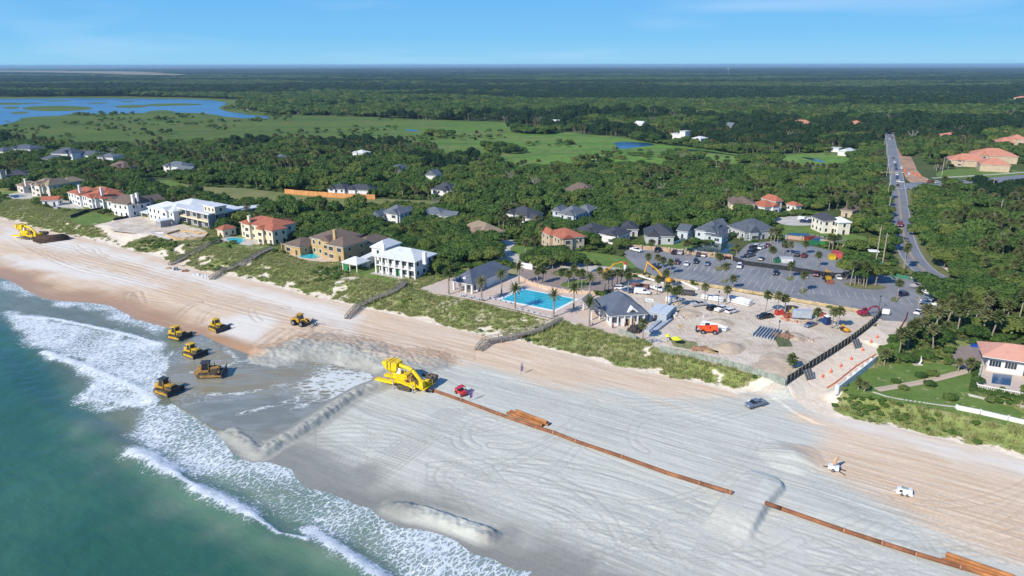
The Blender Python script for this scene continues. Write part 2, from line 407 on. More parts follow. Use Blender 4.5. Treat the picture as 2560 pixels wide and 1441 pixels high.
for k in range(5):
    o = k*12; trk([(840+o, 1150), (856+o, 1118), (880+o, 1095), (930+o, 1078)], .3, 1.8, .7)
for cx, cy, r in ((1175, 1090, 34), (1215, 1078, 50), (1690, 1330, 45), (1700, 1325, 62), (1640, 1085, 60), (1140, 1180, 40)):
    trk([(cx+r*math.cos(t), cy+r*.72*math.sin(t)) for t in [i*.35+2 for i in range(10)]], .35, 2.1, 1.0)
for k in range(10):
    o = k*22; trk([(1080, 1150+o*.5), (1300, 1140+o), (1500, 1165+o), (1700, 1230+o*1.1), (1900, 1330+o)], .33, 2.0, random.uniform(.3, .9))
for k in range(10):
    o = k*20; trk([(1150+o*.5, 1190+o*.8), (1400, 1270+o), (1650, 1390+o*.6), (1800, 1440+o)], .33, 2.1, random.uniform(.3, .8))
for k in range(6):
    o = k*25; trk([(1940+o, 1290+o*.1), (2080+o, 1330+o*.3), (2300+o, 1400), (2500, 1470)], .33, 2.0, .6)
for k in range(6):    # over the pipe bridge
    o = k*9; trk([(1895-o, 1212), (1860-o, 1250), (1820-o, 1310), (1790-o, 1370), (1760-o, 1441)], .28, 1.3, .9)
for k in range(8):    # up the access ramp and fan out
    o = k*7; trk([(2225-o, 800+k), (2120-o*1.6, 870+o*.2), (2030-o*2.2, 960), (1960-o*2.5, 1010), (1700-o*3, 1075-o*1.5)], .33, 2.0, .7)
for k in range(7):    # scallops on the left slope above the basin
    o = k*24; trk([(640+o, 860+k*3), (672+o, 838+k*2), (700+o, 822+k)], .7, 3.0, .9)
RT = random.Random(4)
for k in range(46):
    x0 = RT.uniform(900, 2300); y0 = RT.uniform(max(985, 860+.17*x0), 1420); a = RT.choice([.25, .3, .35, .2, 2.4, 2.2, -.1])+RT.uniform(-.25, .25); pt = []
    cu = RT.uniform(-.12, .12); st_ = RT.uniform(35, 75)
    for j in range(7):
        pt.append((x0, y0)); x0 += st_*math.cos(a); y0 += st_*.75*math.sin(a); a += cu*2
    trk(pt, .3, RT.choice([1.5, 2.1, 2.3]), RT.uniform(.5, 1.1))
def tracks(x, y):
    m = np.zeros(x.shape)
    order = np.arange(len(x))
    for pl, w, g, dep in TR:
        a = np.array(pl); x0, y0 = a.min(0)-3; x1, y1 = a.max(0)+3
        i = np.nonzero((x > x0) & (x < x1) & (y > y0) & (y < y1))[0]
        if len(i) == 0: continue
        d, s, pr = dline(x[i], y[i], pl)
        w = w*1.5; q = np.maximum(np.clip(1-np.abs(d-g/2)/w, 0, 1), 0)*dep
        q = q*(0.68+0.32*np.sin(pr*7.0))
        m[i] = np.maximum(m[i], q*(.35+1.15*fbm(x[i], y[i], 7, 3, 57)))
    return m
def beach_z(x, y):
    z = H(x, y); dt, st, _ = dline(x, y, TOE)
    u, v = UV(x, y)
    groom = (vn(u, v*6, 9, 4)-.5)*0.07+(vn(u, v*3, 14, 6)-.5)*.08
    t = tracks(x, y)
    ds, ss, _ = dline(x, y, SHO)
    amp = sst(3, 9, ds*ss)
    bs = sdpoly(x, y, BASIN); amp = amp*(1-sst(-3, 0, bs))
    return z+amp*(groom-0.20*t+0.07*(fbm(x, y, 1.6, 3, 8)-.5))
# colour zones of the sand: R grey dredged sand, G white dry sand, B wet, A rut darkness
GREYS = PL([(400, 880), (470, 880), (560, 900), (700, 862), (780, 838), (900, 862), (1010, 895), (1180, 915), (1330, 945), (1500, 975), (1640, 1000), (1780, 1010), (1850, 1000), (1960, 965), (2010, 955), (2090, 985), (2010, 1035), (2020, 1050), (2080, 1062), (2055, 1095), (2020, 1120), (2035, 1160), (2200, 1260), (2600, 1420), (2600, 1700), (1000, 1700), (300, 1100)], 2.3)
WHITES = PL([(0, 560), (120, 590), (260, 615), (420, 665), (560, 700), (720, 740), (840, 765), (900, 790), (880, 830), (780, 800), (600, 740), (420, 690), (250, 640), (0, 600)], 2.6)
WHITE2 = PL([(0, 632), (160, 652), (330, 690), (430, 720), (330, 712), (130, 680), (0, 652)], 2.0)
WHITE3 = PL([(2040, 1045), (2150, 1050), (2300, 1085), (2560, 1150), (2700, 1190), (2700, 1240), (2560, 1195), (2400, 1150), (2250, 1105), (2120, 1075)], 2.7)
WHITE4 = PL([(520, 800), (620, 775), (700, 800), (640, 850), (560, 830)], 1.8)
def sandzones(x, y, z):
    j = (fbm(x, y, 9, 4, 31)-.5)
    u, v = UV(x, y); js = (fbm(u*.25, v, 5, 4, 33)-.5)
    g = sst(-4, 5, sdpoly(x, y, GREYS)+js*14)
    w = np.maximum.reduce([sst(-4, 5, sdpoly(x, y, p)+j*8) for p in (WHITES, WHITE2, WHITE3, WHITE4)])
    ds, ss, _ = dline(x, y, SHO); q = ds*ss
    wet = 1-sst(1.0, 13, q+j*10)
    bs = sdpoly(x, y, BASIN); wet = np.maximum(wet, sst(-5, 0, bs+j*4))
    for pl in (DIKE, BERM): wet = wet*(.2+.8*sst(2.0, 4.0, dline(x, y, pl)[0]))
    wet = np.maximum(wet, .62*(1-sst(3, 5.5, dline(x, y, DIKE)[0]))*sst(0, 4, dline(x, y, BERM)[0])); sp_ = 1-sst(7, 11, dline(x, y, SPOIL)[0]+j*6); wet = wet*(1-sp_)+sp_*(.3+.5*fbm(x, y, 3, 3, 36))
    for c, r in ((P(770, 1150, 1), 9), (P(900, 1200, 1), 10), (P(1000, 1245, 1), 8), (P(1250, 1350, 1), 9), (P(1400, 1400, 1), 10)):
        wet = np.maximum(wet, 0.85*(1-sst(r*.4, r, np.hypot(x-c[0], y-c[1])+j*8)))
    return np.stack([g, w, wet, tracks(x, y)], 1)
n = N('sand'); z4 = n.attr('zone', 'Color'); sp = n.sep(z4); al = n.attr('zone', 'Alpha'); pos = n.pos()
R90 = -UA
along = n.mapv(pos, (1, 1, 1), (0, 0, R90)); streak = n.mapv(along, (.035, .55, .3))
st = n.noise(streak, 1.6, 6, .3); st2 = n.noise(n.mapv(along, (.15, 2.4, 1)), 1.0, 4, .2)
big = n.noise(pos, .03, 5, .4); fine = n.noise(pos, 1.3, 5)
tan = n.mix(n.rng(st, .35, .65), (.60, .44, .295), (.72, .595, .45)); tan = n.mix(n.rng(big, .4, .7, 0, .6), tan, (.63, .51, .40))
grey = n.mix(n.rng(st, .32, .68), (.445, .455, .40), (.625, .63, .555)); grey = n.mix(n.rng(big, .5, .75, 0, .35), grey, (.61, .565, .49)); grey = n.mix(n.rng(st2, .55, .75, 0, .5), grey, (.49, .51, .47))
white = n.mix(n.rng(fine, .4, .7), (.69, .645, .565), (.77, .73, .655))
c = n.mix(sp[0], tan, grey); c = n.mix(n.math('MULTIPLY', sp[1], n.rng(sp[0], .4, .9, 1, 0)), c, white)
wetc = n.mix(sp[0], (.40, .225, .11), (.215, .215, .185)); wetf = n.math('MULTIPLY', sp[2], n.rng(big, .2, .8, .75, 1.0))
c = n.mix(wetf, c, wetc)
c = n.mix(n.rng(al, 0, 1.1, 0, .62), c, n.mix(sp[0], (.38, .27, .185), (.32, .32, .285)))
c = n.mix(n.rng(fine, .3, .7, .0, .16), c, (.30, .27, .23), 'MULTIPLY')
n.fin(c, n.rng(sp[2], 0.5, 1, .9, .30), .25)
hh = n.math('ADD', n.math('MULTIPLY', fine, .5), n.math('MULTIPLY', st2, .9)); n.bump(hh, .12, .55)
SAND = n.m
# dune: sand with vegetation mats coloured by noise + real clumps on top
def u_(x, y): return UV(x, y)[0]
def dunezone(x, y, z):
    dt, st_, _ = dline(x, y, TOE); s = dt*st_
    veg = sst(-.5, 3.5, s+(fbm(x, y, 6, 4, 41)-.5)*7)*sst(.30, .50, .6*fbm(x, y, 12, 4, 43)+.4*fbm(x, y, 3.2, 3, 44)+.14*sst(8, 30, s)+.03+.05*(u_(x, y) > -60))
    bare = np.maximum(sst(-3, 2, sdpoly(x, y, PL([(1060, 725), (1140, 742), (1250, 772), (1330, 790), (1400, 800), (1345, 825), (1230, 820), (1110, 780)]))+0)*.45, 0)
    sand2 = sst(-4, 3, sdpoly(x, y, PL([(235, 560), (330, 540), (430, 548), (520, 590), (440, 605), (380, 590), (300, 600)])))
    veg = np.clip(veg*(1-bare*sst(.4, .6, fbm(x, y, 5, 4, 49)))-sand2, 0, 1)
    d, _, pr = dline(x, y, RAMP); veg = veg*sst(8.5, 10.5, d)*(1-inpoly(x, y, SITE))
    olive = fbm(x, y, 9, 4, 45)
    lush = fbm(x, y, 16, 4, 47)
    return np.stack([veg, olive, lush, np.maximum(sst(9, 7, d)*.12, inpoly(x, y, SITE)*1.0)], 1)
n = N('dune_ground'); z4 = n.attr('zone', 'Color'); sp = n.sep(z4); al = n.attr('zone', 'Alpha'); pos = n.pos(); fine = n.noise(pos, 1.1, 6, .5); mid = n.noise(pos, .28, 6, .6)
s_ = n.mix(n.rng(fine, .4, .7), (.66, .57, .45), (.74, .68, .58)); s_ = n.mix(n.rng(mid, .5, .7, 0, .6), s_, (.58, .44, .31))
s_ = n.mix(n.math('MULTIPLY', al, .85), s_, n.mix(n.rng(mid, .4, .65), (.40, .31, .22), (.54, .45, .34)))
g_ = n.mix(n.rng(fine, .35, .65), (.18, .23, .065), (.285, .32, .11)); g_ = n.mix(n.rng(sp[1], .45, .65), g_, (.31, .29, .15)); g_ = n.mix(n.rng(mid, .5, .75, 0, .7), g_, (.13, .20, .05))
f = n.rng(n.math('ADD', sp[0], n.math('MULTIPLY', n.math('SUBTRACT', fine, .5), 1.1)), .42, .62)
n.fin(n.mix(f, s_, g_), .9, .15); n.bump(n.math('ADD', n.math('MULTIPLY', fine, f), mid), .5, .8); DUNE = n.m
uf = np.array(sorted(grow(-560, -3200, .9))+list(np.arange(-559.2, -260, .8))+list(np.arange(-260, -165, .42))+list(np.arange(-165, 60, .29))+grow(60, 2200, .6))
vf = np.array(sorted(grow(90, -60, .5))+list(np.arange(90.3, 185, .30))+list(np.arange(185.2, 238, .7))+[238.4])
VTOP = vf[-1]
_sp = {}
def kb(U, V, X, Y):
    dt, st, _ = dline(X, Y, TOE); ds, ss, _ = dline(X, Y, SHO); _sp['b'] = (dt*st < 0) & (ds*ss > -14); return _sp['b']
beach = grid_mesh('beach', uf, vf, kb, beach_z, SAND, {'zone': sandzones})
def kd(U, V, X, Y): dt, st, _ = dline(X, Y, TOE); return dt*st >= 0
dune = grid_mesh('dune', uf[::1], vf, kd, lambda x, y: H(x, y)+(fbm(x, y, 1.5, 3, 8)-.5)*.25*(1-sst(35, 45, dline(x, y, TOE)[0]))*sst(9, 12, dline(x, y, RAMP)[0]), DUNE, {'zone': dunezone})
n = N('ground_litter'); pos = n.pos(); a = n.noise(pos, .05, 6, .5); b = n.noise(pos, .6, 5); far = n.noise(pos, .006, 8, .3, .7)
c = n.mix(n.rng(b, .4, .7), (.06, .09, .028), (.11, .14, .045)); c = n.mix(n.rng(a, .55, .75), c, (.12, .11, .06)); c = n.mix(n.rng(far, .45, .65, 0, .5), c, (.03, .06, .03))
n.fin(c, .95, .1); LIT = n.m
ug = np.array(sorted([-60000, -30000, -15000, -8000, -5000, -3200, -2000, -1200, -800, -560, -450, -350, -260, -160, -60, 60, 160, 300, 500, 900, 1500, 2200, 4000, 8000, 15000, 30000, 60000]), float)
vg = np.array([238.4, 300, 400, 600, 900, 1400, 2500, 5000, 10000, 20000, 40000, 70000], float)
ground = grid_mesh('ground', ug, vg, lambda U, V, X, Y: np.ones(U.shape, bool), lambda x, y: np.full(x.shape, LZ), LIT)
# ------------------------------------------------------------------ sea
FOAM = [  # (polygon px, density)
 ([(0, 700), (60, 703), (88, 724), (141, 745), (225, 751), (295, 755), (352, 791), (425, 809), (440, 825), (400, 820), (350, 815), (290, 795), (230, 775), (140, 765), (80, 745), (0, 725)], .62),
 ([(230, 760), (300, 757), (352, 791), (425, 809), (410, 830), (350, 822), (300, 805), (250, 790)], .62),
 ([(0, 775), (60, 775), (130, 795), (240, 820), (330, 836), (390, 860), (440, 885), (430, 940), (400, 985), (330, 985), (240, 930), (150, 885), (70, 860), (20, 815)], .70),
 ([(110, 878), (190, 905), (290, 935), (380, 990), (400, 1015), (340, 1020), (280, 1018), (180, 1010), (170, 1000), (190, 975), (195, 915), (140, 900)], .80),
 ([(320, 1060), (360, 1018), (440, 1000), (500, 1025), (560, 1060), (590, 1095), (633, 1139), (684, 1135), (757, 1157), (781, 1195), (858, 1216), (914, 1241), (974, 1262), (1000, 1290), (1059, 1299), (1171, 1331), (1200, 1362), (1248, 1373), (1291, 1397), (1357, 1401), (1382, 1424), (1400, 1500), (1000, 1500), (960, 1441), (904, 1405), (833, 1355), (770, 1310), (696, 1300), (640, 1262), (560, 1225), (496, 1200), (436, 1165), (345, 1128)], .62),
 ([(620, 1210), (760, 1240), (900, 1300), (1010, 1390), (1000, 1441), (920, 1410), (820, 1340), (700, 1280)], .40)]
FOAM = [(PL(p, .3), d) for p, d in FOAM]
LACE = PL([(480, 1190), (560, 1160), (760, 1230), (900, 1280), (1040, 1400), (960, 1420), (830, 1345), (696, 1330), (600, 1270)], .3)
CREST = [(PL([(345, 1128), (390, 1152), (436, 1180)], .6), 2.6, 1.1), (PL([(436, 1182), (465, 1206), (496, 1220)], .6), .7, .9), (PL([(496, 1221), (560, 1250), (626, 1284)], .6), 2.0, 1.0),
         (PL([(626, 1284), (696, 1336), (770, 1352)], .5), .45, .7), (PL([(770, 1320), (833, 1362), (904, 1408), (960, 1447)], .6), 1.6, .9), (PL([(112, 879), (170, 900), (240, 925), (330, 965), (385, 1000)], .5), 1.6, .9), (PL([(40, 790), (130, 795), (240, 818), (330, 838), (400, 860)], .4), 1.0, .5),
         (PL([(440, 880), (447, 920), (435, 965)], .4), 1.4, .5)]
SWELL = PL([(0, 880), (60, 960), (150, 1030), (230, 1060), (330, 1120), (436, 1184), (496, 1222), (626, 1286), (696, 1338), (833, 1366), (960, 1450)], .3)
def sea_z(x, y):
    ds, ss, _ = dline(x, y, SHO); q = -ds*ss
    z = 0.12+(fbm(x, y, 3, 3, 61)-.5)*.3*sst(0, 12, q)+(fbm(x, y, 14, 2, 63)-.5)*.5*sst(15, 40, q)
    z = z-.0*q
    d, s_, pr = dline(x, y, SWELL); dd = -d*s_
    z = z+.9*np.exp(-((dd-1.5)/3.2)**2)*(.45+.55*sst(60, 110, pr))-.25*np.exp(-((dd+4)/4.0)**2)
    u, v = UV(x, y)
    z = z+.22*np.sin((v+3*vn(u, v, 40, 3))/5.2)*sst(20, 60, q)
    for pl, w, h in CREST:
        d, _, _ = dline(x, y, pl); z = z+h*.35*np.exp(-(d/(w*1.3))**2)*(.6+.8*fbm(x, y, 1.7, 3, 65))
    return np.where(q < 3, np.maximum(z, -.5)*sst(-1, 3, q)+.27*(1-sst(-1, 3, q)), z)
def sea_zone(x, y, z):
    ds, ss, _ = dline(x, y, SHO); q = -ds*ss
    j = (fbm(x, y, 7, 4, 71)-.5)
    f = np.zeros(x.shape)
    for pg, d in FOAM: f = np.maximum(f, d*sst(-2.5, 3, sdpoly(x, y, pg)+j*9))
    f = f-.22*sst(-3, 4, sdpoly(x, y, LACE)+j*8)
    f = np.maximum(f, .85*np.exp(-((q-.35)/.55)**2))
    f = f+(fbm(x, y, 10, 4, 73)-.5)*.5*(f > .05)
    for pl, w, h in CREST:
        d, _, _ = dline(x, y, pl); f = np.maximum(f, 1.1*np.exp(-(d/(w*(.6+.9*fbm(x, y, 2.5, 3, 75))))**2))
    shallow = 1-sst(4, 34, q+j*16)
    murk = sst(-6, 6, sdpoly(x, y, PL([(0, 720), (300, 770), (440, 830), (445, 990), (330, 1150), (250, 1010), (100, 870), (0, 780)], .3)))
    band = fbm(*[a*1.0 for a in UV(x, y)], 30, 3, 77)
    return np.stack([np.clip(f, 0, 1.2), shallow, np.maximum(murk*.9, 0), band], 1)
n = N('sea_water'); z4 = n.attr('zone', 'Color'); sp = n.sep(z4); al = n.attr('zone', 'Alpha'); pos = n.pos()
al_ = n.mapv(pos, (1, 1, 1), (0, 0, R90)); wv = n.noise(n.mapv(al_, (.45, 1.0, 1), (0, 0, .5)), .9, 6, .3); wv2 = n.noise(n.mapv(al_, (.10, .35, 1), (0, 0, .75)), .9, 5, .3)
deep = n.mix(n.rng(al, .3, .7), (.025, .102, .066), (.044, .138, .086)); deep = n.mix(n.rng(wv2, .4, .7, 0, .5), deep, (.024, .092, .068))
sh = n.mix(n.rng(wv2, .4, .7), (.16, .23, .165), (.22, .26, .19)); c = n.mix(n.math('MULTIPLY', sp[1], .85), deep, sh)
c = n.mix(n.math('MULTIPLY', sp[2], .8), c, n.mix(n.rng(wv2, .4, .65), (.16, .155, .10), (.20, .205, .155)))
dv = n.n('VectorMath'); dv.operation = 'ADD'; n.l(n.mapv(al_, (1.25, .62, 1), (0, 0, .5)), dv.inputs[0])
dn = n.n('VectorMath'); dn.operation = 'SCALE'; dn.inputs['Scale'].default_value = 1.5; n.l(n.noise(pos, .45, 4, 0, .6, True), dn.inputs[0]); n.l(dn.outputs[0], dv.inputs[1])
def edge(sc):
    v = n.n('TexVoronoi'); v.feature = 'DISTANCE_TO_EDGE'; v.inputs['Scale'].default_value = sc; n.l(dv.outputs[0], v.inputs['Vector']); return v.outputs['Distance']
e1 = edge(.85); e2 = edge(2.2); fn = n.noise(pos, 1.6, 6, .6); fn2 = n.noise(pos, .5, 6, 1.0)
lace = n.math('MINIMUM', n.math('MULTIPLY', e1, 1.0), n.math('MULTIPLY_ADD', e2, 1.1, .06))
thr = n.math('MULTIPLY', n.math('POWER', n.math('MAXIMUM', sp[0], 0), 2.0), .37)
lace = n.math('ADD', lace, n.math('MULTIPLY', n.math('SUBTRACT', fn, .5), .38))
foam = n.rng(n.math('SUBTRACT', thr, lace), -.04, .07)
foam = n.math('MULTIPLY', foam, n.rng(sp[0], .05, .18))
c = n.mix(n.math('MULTIPLY', n.rng(sp[0], .2, .7, 0, .5), 1.0), c, (.30, .39, .38))
c = n.mix(foam, c, n.mix(n.rng(fn2, .3, .7), (.48, .55, .58), (.76, .79, .79)))
n.fin(c, n.rng(foam, 0, 1, .2, .8), .3)
h = n.math('ADD', n.math('MULTIPLY', wv, .5), n.math('ADD', wv2, n.math('MULTIPLY', foam, n.math('MULTIPLY_ADD', fn, .6, .3)))); n.bump(h, .35, .55)
SEA = n.m
us = np.array(sorted(grow(-470, -9000, 2.0))+list(np.arange(-468.5, -240, 1.5))+list(np.arange(-240, 40, .6))+grow(40, 9000, 1.2))
vs2 = np.array(sorted(grow(30, -9000, 1.0))+list(np.arange(30.6, 152, .6)))
sea = grid_mesh('sea', us, vs2, lambda U, V, X, Y: (lambda r: -r[0]*r[1] > -1.5)(dline(X, Y, SHO)), sea_z, SEA, {'zone': sea_zone})
# slurry basin water, thin and grey
def bz(x, y, z):
    c = P(900, 945, .5); d = np.hypot(x-c[0], y-c[1]); j = fbm(x, y, 6, 4, 81)-.5
    f = .68*(1-sst(3, 27, d+j*22))*(.55+.9*fbm(x, y, 3, 3, 82)); bs = sdpoly(x, y, BASIN)
    c2 = P(640, 1035, .5); f = np.maximum(f, .2*sst(.56, .7, fbm(x*.6, y, 12, 4, 83)))
    for pl in (PL([(560, 870), (600, 905), (640, 895), (700, 895), (760, 900)], .5), PL([(480, 930), (560, 915), (620, 900)], .5), PL([(600, 1035), (700, 1010), (800, 975), (900, 950)], .5), PL([(520, 985), (600, 985), (650, 975)], .5)):
        dl, _, _ = dline(x, y, pl); f = np.maximum(f, .55*np.exp(-(dl/(.4+.9*fbm(x, y, 4, 3, 85)))**2))
    return np.stack([f, np.ones(x.shape), fbm(x, y, 18, 4, 87), np.ones(x.shape)], 1)
n = N('slurry_water'); z4 = n.attr('zone', 'Color'); sp = n.sep(z4); pos = n.pos(); w1 = n.noise(n.mapv(pos, (.5, 1.2, 1), (0, 0, -.2)), .8, 6, .6); w2 = n.noise(n.mapv(pos, (.3, 1, 1), (0, 0, .25)), .25, 6, 1.0)
c = n.mix(n.rng(sp[2], .35, .6), (.20, .21, .175), (.26, .225, .135)); c = n.mix(n.rng(w2, .45, .7), c, (.28, .295, .27)); c = n.mix(n.rng(w1, .6, .8, 0, .4), c, (.40, .41, .38))
v = n.n('TexVoronoi'); v.feature = 'DISTANCE_TO_EDGE'; v.inputs['Scale'].default_value = .6
dn = n.n('VectorMath'); dn.operation = 'ADD'; ds_ = n.n('VectorMath'); ds_.operation = 'SCALE'; ds_.inputs['Scale'].default_value = 2.5; n.l(n.noise(pos, .3, 5, 0, .6, True), ds_.inputs[0]); n.l(ds_.outputs[0], dn.inputs[0]); n.l(n.mapv(pos, (.5, 1.2, 1), (0, 0, -.2)), dn.inputs[1]); n.l(dn.outputs[0], v.inputs['Vector'])
lc = n.math('ADD', v.outputs['Distance'], n.math('MULTIPLY', n.math('SUBTRACT', n.noise(pos, 1.5, 5, .5), .5), .4))
fo = n.math('MULTIPLY', n.rng(n.math('SUBTRACT', n.math('MULTIPLY', n.math('POWER', sp[0], 1.8), .5), lc), -.05, .10), n.rng(sp[0], .1, .3))
c = n.mix(fo, c, (.60, .63, .60)); n.fin(c, n.rng(fo, 0, 1, .18, .8), .4); n.bump(n.math('ADD', w1, w2), .15, .5)
SLUR = n.m
basin = grid_mesh('basin_water', np.arange(-230, -90, .9), np.arange(70, 175, .9), lambda U, V, X, Y: sdpoly(X, Y, BASIN) > -2.5, lambda x, y: .46+.05*fbm(x, y, 5, 2, 3), SLUR, {'zone': bz})
# ------------------------------------------------------------------ flat land surfaces
def grassmat(name, a, b, cc, sc=.25):
    n = N(name); pos = n.pos(); f1 = n.noise(pos, sc, 6, .5); f2 = n.noise(pos, sc*8, 4); c = n.mix(n.rng(f1, .35, .65), a, b); c = n.mix(n.rng(f2, .45, .75, 0, .5), c, cc); n.fin(c, .9, .15); n.bump(f2, .2, .5); return n.m
LAWN = grassmat('lawn_grass', (.09, .165, .03), (.14, .215, .048), (.20, .215, .08))
FIELD = grassmat('meadow_grass', (.14, .17, .05), (.21, .21, .08), (.26, .23, .12), .08)
VERGE = grassmat('verge_grass', (.12, .145, .05), (.18, .18, .08), (.26, .22, .14), .4)
n = N('marsh_grass'); pos = n.pos(); m2 = n.mapv(pos, (.5, 2.2, 1)); f1 = n.noise(m2, .006, 7, .8, .65); f2 = n.noise(m2, .022, 8, .8, .68); f3 = n.noise(pos, .12, 6, .4, .7)
sx = n.n('SeparateXYZ'); n.l(pos, sx.inputs[0]); ex = n.rng(n.math('ADD', sx.outputs[0], n.math('MULTIPLY', sx.outputs[1], -.12)), -420, 60)
c = n.mix(n.rng(f1, .4, .6), (.072, .13, .028), (.115, .165, .036)); c = n.mix(n.rng(f2, .50, .64, 0, .55), c, (.15, .13, .045)); c2 = n.mix(n.rng(f1, .38, .62), (.09, .20, .032), (.15, .275, .05)); c2 = n.mix(n.rng(f2, .50, .60, 0, .9), c2, (.21, .225, .085)); c2 = n.mix(n.rng(f2, .46, .34, 0, .6), c2, (.045, .10, .025))
c = n.mix(ex, c, c2); c = n.mix(n.rng(f3, .5, .65, 0, .6), c, (.045, .075, .022)); n.fin(c, .9, .1); n.bump(n.math('ADD', f3, f2), .8, .6); MARSH = n.m
MARSHP = PL([(-200, 241), (0, 243), (300, 241), (500, 245), (640, 252), (605, 258), (600, 272), (680, 286), (760, 289), (900, 292), (1000, 298), (1100, 301), (1250, 305), (1330, 320), (1480, 338), (1560, 344), (1620, 358), (1700, 366), (1760, 373), (1830, 384), (1900, 390), (2000, 384), (2090, 382), (2140, 400), (2120, 425)])+PL([(2050, 412), (1950, 402), (1850, 398), (1700, 398), (1500, 402), (1300, 402), (1200, 392), (1100, 378), (1080, 352), (1000, 345), (900, 340), (700, 340), (500, 345), (300, 350), (150, 345), (0, 336), (-250, 330)], LZ+7)
sheet('marsh', jag(smooth(MARSHP, 1, True), 7, 16, 9, True), LZ+.05, MARSH)
n = N('lake_water'); pos = n.pos(); n.fin(n.mix(n.rng(n.noise(n.mapv(pos, (1, 3, 1)), .004, 5, .8), .35, .65), (.012, .06, .15), (.03, .13, .27)), .22, .5); n.bump(n.noise(n.mapv(pos, (1, .6, 1)), .35, 4), .25, .7); LAKE = n.m
LAKEP = PL([(-150, 250), (0, 248), (191, 246), (300, 247), (410, 248), (480, 249), (533, 251), (569, 259), (552, 266), (548, 273), (574, 281), (629, 289), (678, 292), (675, 298), (574, 295), (520, 284), (430, 281), (355, 283), (270, 285), (191, 289), (110, 291), (52, 295), (46, 303), (0, 314), (-150, 330)])
sheet('lake', jag(smooth(LAKEP, 1, True), 4, 25, 3, True), LZ+.10, LAKE)
isl = [[(55, 268), (120, 265), (200, 266), (240, 272), (200, 277), (110, 279), (60, 275)], [(279, 266), (330, 263), (380, 264), (355, 270), (300, 271)], [(360, 262), (410, 259), (500, 260), (510, 263), (440, 265), (375, 266)], [(-20, 258), (40, 257), (78, 260), (30, 263), (-20, 262)], [(20, 283), (55, 279), (80, 283), (40, 286)], [(0, 270), (30, 266), (55, 270), (25, 273)], [(210, 258), (250, 256), (280, 258), (240, 260)], [(350, 283), (400, 275), (440, 279), (430, 283)], [(95, 252), (160, 251), (190, 253), (130, 255)], [(10, 303), (24, 302), (20, 306)], [(300, 254), (330, 253), (340, 255), (310, 256)], [(140, 289), (200, 284), (260, 285), (200, 290)], [(-30, 285), (-5, 284), (-8, 290), (-30, 290)], [(60, 258), (100, 257), (110, 259), (70, 260)]]
for p in isl: sheet('marsh_island', jag(smooth(PL(p), 1, True), 5, 18, 4, True), LZ+.16, MARSH)
n = N('pond_water'); n.fin((.012, .035, .035), .1, .5); n.bump(n.noise(n.pos(), .8, 4), .1, .4); POND = n.m
for p in ([(1530, 358), (1560, 355), (1610, 357), (1645, 362), (1600, 368), (1560, 373), (1525, 371), (1545, 365)], [(1700, 372), (1760, 376), (1830, 388), (1900, 393), (1880, 396), (1780, 383), (1700, 378)], [(2000, 392), (2040, 397), (2070, 408), (2050, 406), (2010, 397)], [(1955, 590), (1975, 583), (2010, 583), (2050, 590), (2110, 597), (2120, 604), (2060, 606), (1990, 606), (1960, 602)], [(1722, 622), (1750, 612), (1800, 606), (1840, 609), (1830, 622), (1822, 634), (1760, 640), (1725, 634)], [(1010, 323), (1040, 325), (1050, 330), (1025, 329)], [(1620, 345), (1640, 347), (1630, 349)]): sheet('pond', smooth(PL(p), 2, True), LZ+.10, POND if p[0][0] in (1955, 1722, 1700, 2000) else LAKE)
n = N('tan_marsh'); pos = n.pos(); n.fin(n.mix(n.rng(n.noise(pos, .002, 6, .5), .4, .6), (.22, .20, .10), (.30, .26, .15)), .9); TANM = n.m
sheet('salt_marsh', PL([(-200, 177.5), (0, 178.5), (150, 180), (300, 181.5), (415, 184.5), (360, 186), (470, 190.5), (440, 193), (320, 191), (250, 187.5), (100, 184), (0, 183), (-200, 182)]), LZ+12, TANM)
# asphalt, concrete, pavings
n = N('asphalt'); pos = n.pos(); f1 = n.noise(pos, .09, 6, .6); f2 = n.noise(pos, 1.5, 5); f3 = n.noise(n.mapv(pos, (1, .12, 1), (0, 0, -.2)), .4, 5)
c = n.mix(n.rng(f1, .35, .65), (.185, .195, .21), (.245, .252, .26)); c = n.mix(n.rng(f3, .5, .75, 0, .5), c, (.33, .31, .28)); c = n.mix(n.rng(f2, .5, .8, 0, .4), c, (.11, .115, .125)); n.fin(c, .85, .2); ASPH = n.m
n = N('road_asphalt'); pos = n.pos(); f1 = n.noise(pos, .06, 5, .5); n.fin(n.mix(n.rng(f1, .35, .65), (.165, .178, .205), (.21, .22, .24)), .8, .25); ROADM = n.m
PAINT = plain('white_paint', (.62, .62, .60), .7, .1, .5, world=True); YPAINT = plain('yellow_paint', (.55, .36, .12), .7, .1, .5, world=True)
CONC = plain('pale_concrete', (.52, .49, .43), .85, .1, .3, world=True)
n = N('pool_deck_paving'); pos = n.pos(); br = n.n('TexBrick'); n.l(n.mapv(pos, (1, 1, 1), (0, 0, .55)), br.inputs['Vector']); br.inputs['Scale'].default_value = .55; br.inputs['Mortar Size'].default_value = .012
br.inputs['Color1'].default_value = (.52, .40, .32, 1); br.inputs['Color2'].default_value = (.60, .48, .39, 1); br.inputs['Mortar'].default_value = (.45, .38, .33, 1)
n.fin(n.mix(n.rng(n.noise(pos, .25, 5), .4, .7, 0, .4), br.outputs['Color'], (.64, .57, .50)), .8); DECK = n.m
n = N('site_dirt'); pos = n.pos(); f1 = n.noise(pos, .045, 7, .8, .6); f2 = n.noise(pos, .35, 6, .8); f3 = n.noise(n.mapv(pos, (1, .2, 1), (0, 0, .4)), .9, 5, 1.2)
